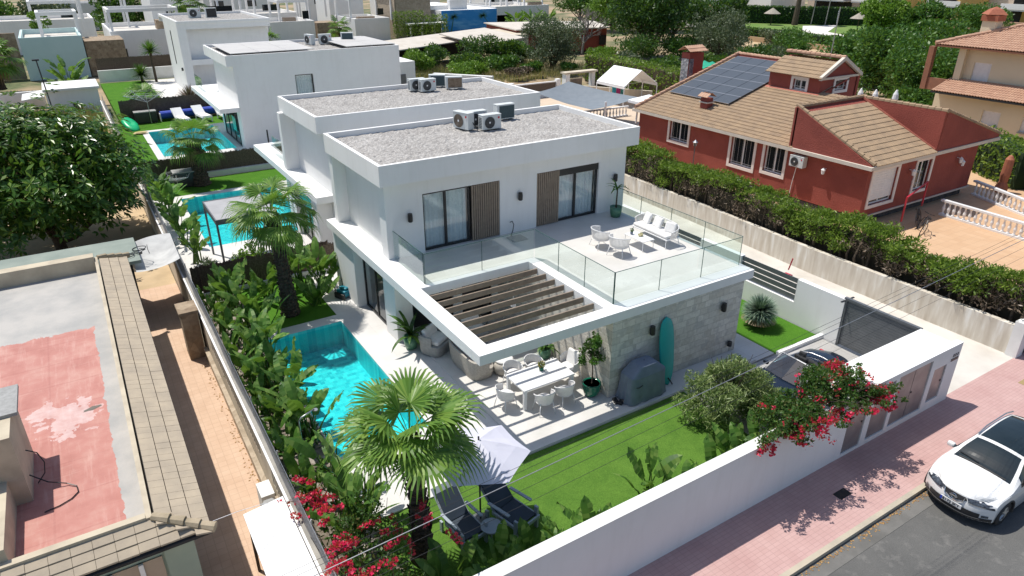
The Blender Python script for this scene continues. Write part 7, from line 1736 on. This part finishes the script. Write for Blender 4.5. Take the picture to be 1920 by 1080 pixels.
for k, (x, y, w_, h, lab) in enumerate(((20, 150, 14, 6, 'distant white house above the long white terrace house'), (40, 146, 12, 6.5, 'distant white house between the pergola terraces'), (56, 140, 13, 7, 'distant white block behind the blue painted house'), (76, 132, 10, 6, 'distant white block at the top centre'), (-6, 150, 12, 4.5, 'distant pale low house at the top left'))):
    cube_house(lab, x, y, x + w_, y + 10, h, [(x + 1, y + 1, x + w_ * .5, y + 6, h + 2)], [], [(x + w_ * .6, x + w_ * .75, h * .5, h * .7), (x + w_ * .15, x + w_ * .28, h * .5, h * .7)])
# pale sheds, brick outbuilding
PALE = mat('pale_sheet_roof', (.62, .57, .50), (.54, .49, .42), 1, .85, bs=.2, bscale=5)
t = thing('long_shed', 'long low open fronted shed with pale sheet roof behind the shrubs', 'shed', (40, 75, 0))
M().slab([(26, 66.5, 2.2), (40, 72.3, 2.3), (38.5, 76.5, 2.9), (25, 71, 2.8)], (0, 0, .12)).build('roof', PALE, t); M().slab([(38.0, 66.0, 2.2), (46.5, 69.6, 2.4), (44.5, 77, 3.2), (35.6, 73.6, 3.1)], (0, 0, .12)).build('roof', PALE, t)
M().slab([(25, 71.3, 0), (44, 78, 0), (44, 78, 2.7), (25, 71.3, 2.7)], (0, .3, 0)).build('back_wall', DARK, t)
for x, y in ((29, 67.8), (33, 69.5), (42, 67.8), (46, 69.6)): M().tube([(x, y, 0), (x, y, 2.2)], .1, 6).build('post', PLASTER, t)
t = thing('red_outbuilding', 'low dark red outbuilding with pale flat roof half hidden by grey branches', 'outbuilding', (56, 76, 0))
M().prism([(48, 74), (61, 70), (66, 80), (50, 86)], 0, 3.0).build('wall', RED, t); M().prism([(47.6, 73.6), (61.3, 69.6), (66.5, 80.3), (49.8, 86.5)], 3.0, 3.15).build('roof', PALE, t); M().prism([(45, 72), (48, 71), (49.5, 80), (46.5, 81)], 0, 2.7).build('side_wall', PLASTER, t)
M().obox((60.3, 70.0, 1.4), (1.0, .1, 1.3), -.3).build('window', DARK, t)
o = M().prism([(24, 52), (28, 47), (28.4, 47.3), (24.4, 52.3)], 0, 1.7).build('white_yard_wall', WHITE2); tag(o, 'stepped white yard wall right of the solar panel villa', 'wall')
t = thing('white_yard_house', 'white corner block with grey door just right of the solar panel villa', 'outbuilding', (21, 56, 0)); M().box(15, 55, 0, 23.5, 60, 2.6).build('wall', WHITE, t); M().box(20.3, 54.95, 0, 22.4, 54.99, 1.4).build('door', GREYM, t)
# ================================================================ PARK and apartments on the right
PG = mat('park_grass', (.10, .20, .03), (.17, .24, .06), .25, .95)
def hill(poly, z, name, mt): return struct(M().prism(poly, -.45, z).build(name, mt))
hill([(89, 74), (87, 36), (128, 56), (130, 66), (109, 90)], .6, 'park_lawn', PG)
hill([(100, 63), (97, 56.5), (101.7, 56), (106.5, 65.5), (120, 73), (113, 75.5), (105, 69.5)], .66, 'park_path', mat('pale_path', (.74, .70, .66), (.68, .64, .60), 1, .9))
def hedge(label, a, b, w, h, z, mt, core, size=.35, dens=26, seed=1):
    rng = np.random.default_rng(seed); t = thing('clipped_hedge', label, 'hedge', ((a[0] + b[0]) / 2, (a[1] + b[1]) / 2, 0)); d = np.array(b) - np.array(a); L = np.hypot(*d); d = d / L; nrm = np.array([-d[1], d[0]])
    n = int(L * (h * 2 + w) * dens); u = rng.random(n) * L; s = rng.random(n) * (2 * h + w)
    off = np.where(s < h, -w / 2, np.where(s < h + w, s - h - w / 2, w / 2)); zz = np.where(s < h, s, np.where(s < h + w, h, s - h - w)) + z + rng.normal(0, .06, n)
    P = np.stack([a[0] + d[0] * u + nrm[0] * (off + rng.normal(0, .06, n)), a[1] + d[1] * u + nrm[1] * (off + rng.normal(0, .06, n)), zz], 1)
    v = rng.normal(size=(n, 3)); v[:, 2] += .5; v /= np.linalg.norm(v, axis=1)[:, None]; q = np.cross(v, rng.normal(size=(n, 3))); q /= np.linalg.norm(q, axis=1)[:, None]
    m = M(); m.quads(np.stack([P - v * size / 2, P + q * size / 4, P + v * size / 2, P - q * size / 4], 1)); m.build('foliage', mt, t)
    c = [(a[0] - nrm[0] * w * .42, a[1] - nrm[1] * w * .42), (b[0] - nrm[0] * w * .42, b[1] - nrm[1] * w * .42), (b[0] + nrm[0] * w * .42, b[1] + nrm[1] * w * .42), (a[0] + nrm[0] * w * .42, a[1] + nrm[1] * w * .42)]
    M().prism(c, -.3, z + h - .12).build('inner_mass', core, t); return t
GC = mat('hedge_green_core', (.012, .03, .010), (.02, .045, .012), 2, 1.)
hedge('tall dark clipped hedge closing the little park at the top right', (108.5, 89), (129, 64), 1.6, 3.2, .5, LF_DARK, GC, .5, 12, 2)
hedge('low clipped hedge along the near edge of the little park', (89.6, 73.5), (87.6, 38), 1.8, 1.35, .6, LF_LUSH, GC, .34, 22, 3)
o = M().prism([(88.3, 75), (86.2, 36), (86.5, 36), (88.6, 75)], -.4, .8).build('tan_retaining_wall', mat('tan_wall', (.46, .33, .2), (.4, .28, .17), 1, .9)); tag(o, 'tan retaining wall below the low park hedge', 'wall')
o = M().prism([(81, 67), (88.3, 75), (86.2, 36), (80, 36)], -.44, .05).build('earth_bank', SAND); struct(o)
THM = mat('thatch', (.40, .36, .30), (.28, .25, .21), 6, .95)
for (x, y, lab) in ((110, 80.5, 'thatched parasol standing alone on the park lawn before the tall hedge'), (113, 64.3, 'thatched parasol at the right end of the park behind the yellow green tree')):
    t = thing('thatched_parasol', lab, 'parasol', (x, y, .6)); M().tube([(0, 0, 0), (0, 0, 2.6)], .1, 6).build('pole', BARK, t, local=True); M().lathe([(1.55, 2.05), (.8, 2.55), (.001, 3.1)], (0, 0, 0), 14).build('thatch_roof', THM, t, local=True)
t = thing('tall_palm_trunk', 'bare tall palm trunk leaving the top of the photo in the park', 'palm', (113.8, 78, .6)); M().tube([(0, 0, 0), (.3, 0, 5), (.9, .2, 14)], [.6, .4, .35], 10).build('trunk', BARK, t, local=True)
Q = []
for k in range(18): Q += fan_frond((.9, .2, 14), k * 2.4, 1. - k * .08, 1.6, 1.8, 14, random.Random(k), .6)
m = M(); m.quads(np.array(Q)); m.build('crown', LF_PALM, t, local=True)
for (x, y) in ((116, 76), (117.5, 74)):
    t = thing('park_post', ('left' if x < 117 else 'right') + ' of two thin grey posts by the pale park path', 'post', (x, y, .6)); M().tube([(0, 0, 0), (.4, 0, 4.6)], .09, 6).build('pole', CONC, t, local=True)
t = thing('tiled_kiosk', 'small pale kiosk with tiled roof behind the silvery tree', 'kiosk', (103, 92, 0)); M().box(99, 89, 0, 107, 95, 2.6).build('wall', WHITE2, t); m = M(); tiles(m, (98.5, 88.5, 2.7), (1, 0, 0), (0, 6, 1.2), 45, 17, amp=.06); m.build('roof', TERT, t)
t = thing('antenna', 'roof television aerial rising behind the red house tower', 'antenna', (38, 17.5, 5)); M().tube([(0, 0, 0), (.1, 0, 4.2)], .035, 5).build('mast', STEEL, t, local=True)
for k in range(6): M().tube([(-.6, -.4, 3.2 + k * .14), (.6, .4, 3.2 + k * .14)], .02, 4).build('element', STEEL, t, local=True)
NET = mat('green_net', (.01, .35, .22), (.01, .28, .17), 2, .8); m = M(); rows = [[(35.5 + i * .5, 24.5 + j * .45, 4.6 + .35 * math.sin(i * 1.7 + j) * math.cos(j * 1.3) - .06 * i) for i in range(8)] for j in range(8)]; m.grid(rows); o = m.build('green_net', NET, smooth=True); tag(o, 'bright green shade net behind the solar array ridge', 'net')
for k in range(3): M().tube([(35.6 + k * 1.6, 25 + k * .9, 0), (35.6 + k * 1.6, 25 + k * .9, 4.6)], .05, 5).build('net_post', STEEL, o)
# apartments
AP = thing('apartment_block', 'yellow and white apartment block with round bays and balconies at the top right', 'apartments', (152, 66, 0))
for i, (yc) in enumerate((76.5, 65, 54)):
    m = M(); m.lathe([(2.8, -.4), (2.8, 14)], (151 + 3 * (i == 2), yc, 0), 22); m.build('round_bay', YELW, AP, smooth=True)
M().box(152, 40, -.4, 168, 104, 13).build('wall', mat('peach_render', (.72, .60, .50), (.66, .54, .44), .6, .85), AP)
for z in (3.1, 6.2, 9.3):
    for (a, b_) in ((65.8, 72.8), (53.8, 58.4), (80.5, 90), (92, 102)):
        M().box(148.5, a, z, 152, b_, z + .25).box(148.4, a, z + .25, 148.6, b_, z + 1.25).build('balcony', WHITE, AP)
        M().box(151.9, a + .6, z + .25, 151.97, b_ - .6, z + 2.5).build('balcony_door', DARK, AP)
for (a, b_) in ((65.8, 72.8), (53.8, 58.4), (80.5, 90), (92, 102)): M().box(151.9, a, 0, 151.97, b_, 2.9).build('ground_opening', DARK, AP)
o = M().box(142, 48, -.4, 142.6, 100, 1.6).build('terracotta_terrace_wall', TERT); tag(o, 'terracotta coloured terrace wall in front of the apartments', 'wall')
for k in range(3): cube_house(('left', 'middle', 'right')[k] + ' white building seen above the tall park hedge', 128 + k * 14, 118 - k * 11, 141 + k * 14, 128 - k * 11, 9, [], [], [(130 + k * 14, 132 + k * 14, 4, 7), (135 + k * 14, 138 + k * 14, 4, 7)])
# ================================================================ TREES AND SHRUBS BEYOND
tree('massive dark green tree filling the top centre right of the gazebo', (62.5, 62, 0), 12.5, 7.2, 17000, .42, LF_DARK, 1.5, 46, .5, seed=1, tr=.5)
tree('second dark tree merging with the massive one at its right', (73, 60, 0), 8.5, 5.0, 9000, .42, LF_DARK, 1.2, 30, .5, seed=2, tr=.4)
tree('silvery green olive like tree left of the leafless one', (43.2, 58.5, 0), 6.4, 4.0, 15000, .28, LF_OLIVE, .3, 42, .3, seed=3, tr=.3)
tree('silvery tree behind the barbecue chimney', (64.5, 51.5, 0), 7.0, 4.2, 9000, .28, LF_OLIVE, .8, 32, .3, seed=4, tr=.3)
tree('lush green tree behind the roof tower of the red house', (60.5, 25.5, 0), 6.2, 4.7, 13000, .34, LF_LUSH, .8, 40, .5, seed=5, tr=.35)
tree('lush green tree between roof tower and cream house', (56.5, 20.5, 0), 5.3, 3.9, 9000, .32, LF_LUSH, .5, 34, .5, seed=6, tr=.3)
tree('tall lush tree behind the other two at the park end', (67, 33.5, 0), 5.0, 4.8, 10000, .38, LF_LUSH, .8, 36, .5, seed=7, tr=.35)
tree('bright yellow green tree beside the right end of the tall park hedge', (104, 54.5, 0), 7.2, 4.2, 8000, .45, LF_YEL, 1.5, 26, .5, seed=8, tr=.3)
tree('darker round tree right of the yellow green one', (110, 50.5, 0), 6.6, 4.2, 6000, .45, LF_LUSH, 1.5, 24, .5, seed=9, tr=.3)
tree('spreading flat topped tree before the apartments', (128, 51, 0), 5.0, 5.2, 8000, .42, LF_LUSH, 2.5, 30, .4, squash=.45, seed=10, tr=.3)
tree('mid green tree in front of the cream house porch', (66, 24, 0), 5.2, 4.2, 6500, .34, LF_FIG, .4, 26, .5, seed=11, tr=.25)
# dead tree
t = thing('leafless_tree', 'grey leafless tree in front of the red outbuilding', 'tree', (55.5, 68.5, 0)); m = M(); rng = random.Random(4)
def branch(p, d, L_, r_, lv):
    q = p + d * L_; m.tube([p, p.lerp(q, .5) + Vector((rng.uniform(-1, 1), rng.uniform(-1, 1), rng.uniform(-1, 1))) * L_ * .06, q], [r_, r_ * .8, r_ * .6], 4 if lv > 1 else 6, cap=False)
    if lv >= 5: return
    for k in range(3 if lv else 5):
        nd = (d + Vector((rng.uniform(-1, 1), rng.uniform(-1, 1), rng.uniform(-.5, .7))) * (.95 if lv else 1.1)).normalized(); branch(p.lerp(q, rng.uniform(.5, 1)), nd, L_ * rng.uniform(.6, .82), max(.02, r_ * .6), lv + 1)
branch(Vector((0, 0, 0)), Vector((.1, 0, 1)), 2.6, .22, 0); m.build('branches', TWIG, t, local=True)
SH = [(28.2, 64.5, 2.4, 2.6, LF_YEL, 'yellow green shrub at the left end of the scrub garden'), (31.5, 67.5, 2.6, 2.8, LF_DARK, 'dark leafy shrub in shade of the long shed'), (37.5, 66.5, 2.8, 4.0, LF_DARK, 'tallest dark citrus like bush before the shed gap'), (33.3, 61.5, 2.6, 2.2, LF_FIG, 'fig bush with pale leaves in the scrub garden'), (36.2, 59.5, 2.6, 2.1, LF_LUSH, 'rounded green bush in the middle of the scrub garden'), (31.2, 58.3, 2.8, 1.7, LF_YEL, 'low bright green shrub nearest the second gravel roof'), (41.8, 66.0, 2.5, 3.0, LF_FIG, 'large leaved bush below the right shed roof'), (44.5, 67, 2.1, 2.4, LF_LUSH, 'leafy bush right of the shed opening'), (40.2, 62.5, 1.7, 1.4, LF_OLIVE, 'grey green low bush on dry grass'), (39.2, 56.5, 1.7, 1.5, LF_LUSH, 'small round bush behind the panelled wall'), (43.2, 55.2, 1.3, 1.1, LF_LUSH, 'tiny bush at the foot of the olive like tree'), (36.5, 55.5, 1.9, 1.0, LF_BR, 'dry brown scrub patch behind the panelled wall'),
      (49.8, 45.5, 2.6, 2.4, LF_FIG, 'fig bush with pale leaves behind the gazebo hedge'), (53.5, 42.5, 2.8, 2.8, LF_FIG, 'second fig bush left of the barbecue chimney'), (48.5, 51, 2.4, 2.6, LF_OLIVE, 'olive green bush behind the gazebo hedge left end'), (50, 33, 2.8, 3.2, LF_LUSH, 'dark bush directly behind the barbecue chimney'), (55, 35, 3.2, 3.2, LF_LUSH, 'bush between barbecue chimney and green net'), (60, 42, 3.0, 3.4, LF_DARK, 'dark bush under the silvery tree'), (49, 24, 2.4, 3.0, LF_LUSH, 'shrub behind the green shade net'), (67, 46, 2.6, 2.8, LF_OLIVE, 'grey green shrub below the park wall'), (74, 48, 2.6, 3.0, LF_LUSH, 'green shrub below the park hedge'), (80, 42, 3.5, 3.5, LF_LUSH, 'rounded shrub mass at the near park corner'),
      (56.5, 58, 3.2, 3.6, LF_DARK, 'dark shrub under the left edge of the massive tree'), (61.5, 55.5, 3.2, 3.6, LF_LUSH, 'shrub under the middle of the massive tree'), (67, 55, 3.2, 3.8, LF_DARK, 'dark shrub between the massive and the silvery tree'), (62.5, 20, 3.0, 3.4, LF_LUSH, 'shrub at the foot of the tree beside the cream house'), (60, 16, 2.6, 2.8, LF_DARK, 'dark shrub left of the cream house porch'), (66, 30, 3.6, 4.0, LF_LUSH, 'shrub under the lush tree behind the roof tower'), (52, 18.5, 2.2, 2.6, LF_LUSH, 'bush between the red house finials and the cream house'), (80, 52, 3.6, 4, LF_LUSH, 'broad shrub below the right half of the park hedge'), (86, 60, 3, 2.6, LF_OLIVE, 'grey shrub against the tan park wall'), (75, 62, 3.4, 3.4, LF_OLIVE, 'grey green shrub before the tiled kiosk'), (52, 60, 2.4, 2.0, LF_YEL, 'yellowish bush below the leafless tree'), (47, 27.5, 2.6, 2.6, LF_DARK, 'dark bush behind the solar array top corner')]
for k, (x, y, r_, h, mt, lab) in enumerate(SH):
    cloud_thing('shrub', lab, 'shrub', (x, y, -.05), bush_blobs(r_, h, 3000, 14, random.Random(k), 0), mt, .34 if mt is not LF_BR else .3, .5 if mt is LF_FIG else .4, seed=40 + k)
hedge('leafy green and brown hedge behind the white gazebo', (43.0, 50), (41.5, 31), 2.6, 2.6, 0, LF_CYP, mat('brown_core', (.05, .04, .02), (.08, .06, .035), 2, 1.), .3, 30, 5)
for k in range(9): cloud_thing('cypress_column', ('column cypress number %d' % (k + 1)).replace('column cypress number 1', 'leftmost') if False else ['leftmost narrow cypress of the row beside the stone tower', 'second narrow cypress of the row beside the stone tower', 'third narrow cypress of the row beside the stone tower', 'fourth narrow cypress of the row beside the stone tower', 'middle narrow cypress before the white porch', 'narrow cypress just right of the middle of the porch', 'lower narrow cypress before the right half of the porch', 'low narrow cypress second from the painted wall', 'narrow cypress closest to the blue painted wall'][k], 'cypress', (40.6 + k * 1.15, 99.3 + .05 * k, 0), [(0, 0, .9 + .75 * j, .62, .62, .6, 110) for j in range(5 if k < 5 else 4)], LF_CYP, .3, .35, group='narrow cypresses before the painted house', seed=60 + k)
# dark hedge / shrub mass around red house right side
hedge('dark clipped hedge on the right of the red house', (38.6, 3.5), (45.5, 14), 2.2, 2.2, 0, LF_CYP, GC, .28, 34, 7)
hedge('dark hedge running to the right edge beyond the orange yard', (38.4, 3.0), (37.0, -6), 2.2, 1.8, 0, LF_CYP, GC, .28, 34, 8)
# left far greenery
tree('rounded green tree at the very top left corner', (-17, 145, 0), 6.5, 5.5, 5000, .5, LF_LUSH, 1, 20, seed=12, tr=.3)
tree('second green tree at the top left behind the long white wall', (-8, 150, 0), 5.5, 5., 4500, .5, LF_OLIVE, .8, 20, seed=13, tr=.3)
tree('green tree between the two top left white houses', (3, 138, 0), 9, 5.5, 6000, .5, LF_LUSH, 1, 22, seed=14, tr=.3)
tree('dark tree behind the tall top left white house', (10, 140, 0), 9.5, 5.5, 6000, .5, LF_DARK, 1, 22, seed=15, tr=.3)
tree('small ornamental tree on the aqua walled roof terrace edge', (-8.8, 97.5, 0), 6.6, 1.5, 1200, .3, LF_YEL, 4.6, 10, seed=16, tr=.12)
for k, (x, y, h, r_, mt, lab) in enumerate(((88, 112, 9, 7, LF_LUSH, 'distant green tree at the top centre right of the white houses'), (84, 96, 8, 6, LF_YEL, 'yellowish tree beyond the leafless tree'), (96, 100, 9, 7, LF_LUSH, 'distant tree behind the massive dark tree'), (82, 78, 8, 6, LF_LUSH, 'green tree between massive dark tree and kiosk'), (90, 92, 9, 6, LF_DARK, 'dark tree left of the tall park hedge'), (112, 110, 9, 7, LF_DARK, 'dark distant tree behind the kiosk'), (98, 42, 4.2, 4.5, LF_LUSH, 'low green tree left of the cream house chimney'), (90, 37, 3.4, 4.5, LF_FIG, 'leafy low tree behind the cream house roof tip'))):
    tree(lab, (x, y, 0), h, r_, 6500, .5, mt, .8, 24, seed=30 + k, tr=.3)
fan_palm('distant fan palm with orange trunk behind the narrow white villa', (9.8, 100, 0), 6.2, .45, 26, 1.5, 1.7, dead=5, nseg=16)
fan_palm('shaggy palm at the left edge below the aqua wall', (-13.3, 76, 0), 2.6, .4, 26, 1.5, 1.9, dead=5, nseg=16)
fan_palm('dark feathery palm between two white terrace houses', (31.2, 100, 0), 2.2, .3, 20, 1.2, 1.4, dead=2, nseg=14)
fan_palm('small bushy palm beside the stone annex above the left solar panels', (17.8, 92, 0), 1.6, .3, 18, 1.2, 1.4, dead=2, nseg=14)
for k, (x, y, lab) in enumerate(((64.5, 100, 'banana clump left one before the columned white house'), (68, 100, 'banana clump middle one before the columned white house'), (72, 101, 'banana clump right one before the columned white house'))): strelitzia(lab, (x, y, 0), 20, 4.4, rg, (1.6, 2.4), None, 1.5)
# dry grass
def tuftmass(name, x0, x1, y0, y1, n, h, mt, seed):
    rng = np.random.default_rng(seed); P = np.stack([rng.uniform(x0, x1, n), rng.uniform(y0, y1, n), np.zeros(n)], 1); v = rng.normal(size=(n, 3)) * .25; v[:, 2] = 1; v /= np.linalg.norm(v, axis=1)[:, None]; s = np.cross(v, rng.normal(size=(n, 3))); s /= np.linalg.norm(s, axis=1)[:, None]; hh = (h * rng.uniform(.4, 1, n))[:, None]
    m = M(); m.quads(np.stack([P - s * .03, P + s * .03, P + v * hh + s * .008, P + v * hh - s * .008], 1)); return struct(m.build(name, mt), 'stuff')
DRYG = leafmat('dry_grass_blade', (.30, .24, .10), (.42, .34, .16), (.20, .22, .07), trans=.2)
tuftmass('dry_grass', -16, -5.6, 40, 57, 9000, 1.1, DRYG, 1); tuftmass('dry_scrub_grass', 24, 48, 52, 66, 6000, .8, DRYG, 2)
# fallen leaves along the kerb and path
rngl = np.random.default_rng(6); o = M()
n = 420; P = np.stack([rngl.uniform(1, 11, n), -7.26 - np.abs(rngl.normal(0, .07, n)), np.full(n, -.405)], 1); a = rngl.random(n) * 6.28; u = np.stack([np.cos(a), np.sin(a), np.zeros(n)], 1) * .03; v = np.stack([-np.sin(a), np.cos(a), np.full(n, .3)], 1) * .018
o.quads(np.stack([P - u, P + v, P + u, P - v], 1))
n = 160; P = np.stack([rngl.uniform(-5.75, -5.5, n), rngl.uniform(-4, 9, n), np.full(n, .004)], 1); a = rngl.random(n) * 6.28; u = np.stack([np.cos(a), np.sin(a), np.zeros(n)], 1) * .035; v = np.stack([-np.sin(a), np.cos(a), np.full(n, .3)], 1) * .02
o.quads(np.stack([P - u, P + v, P + u, P - v], 1))
struct(o.build('fallen_leaves', leafmat('dead_leaf', (.30, .16, .06), (.42, .26, .10), trans=0.)), 'stuff')
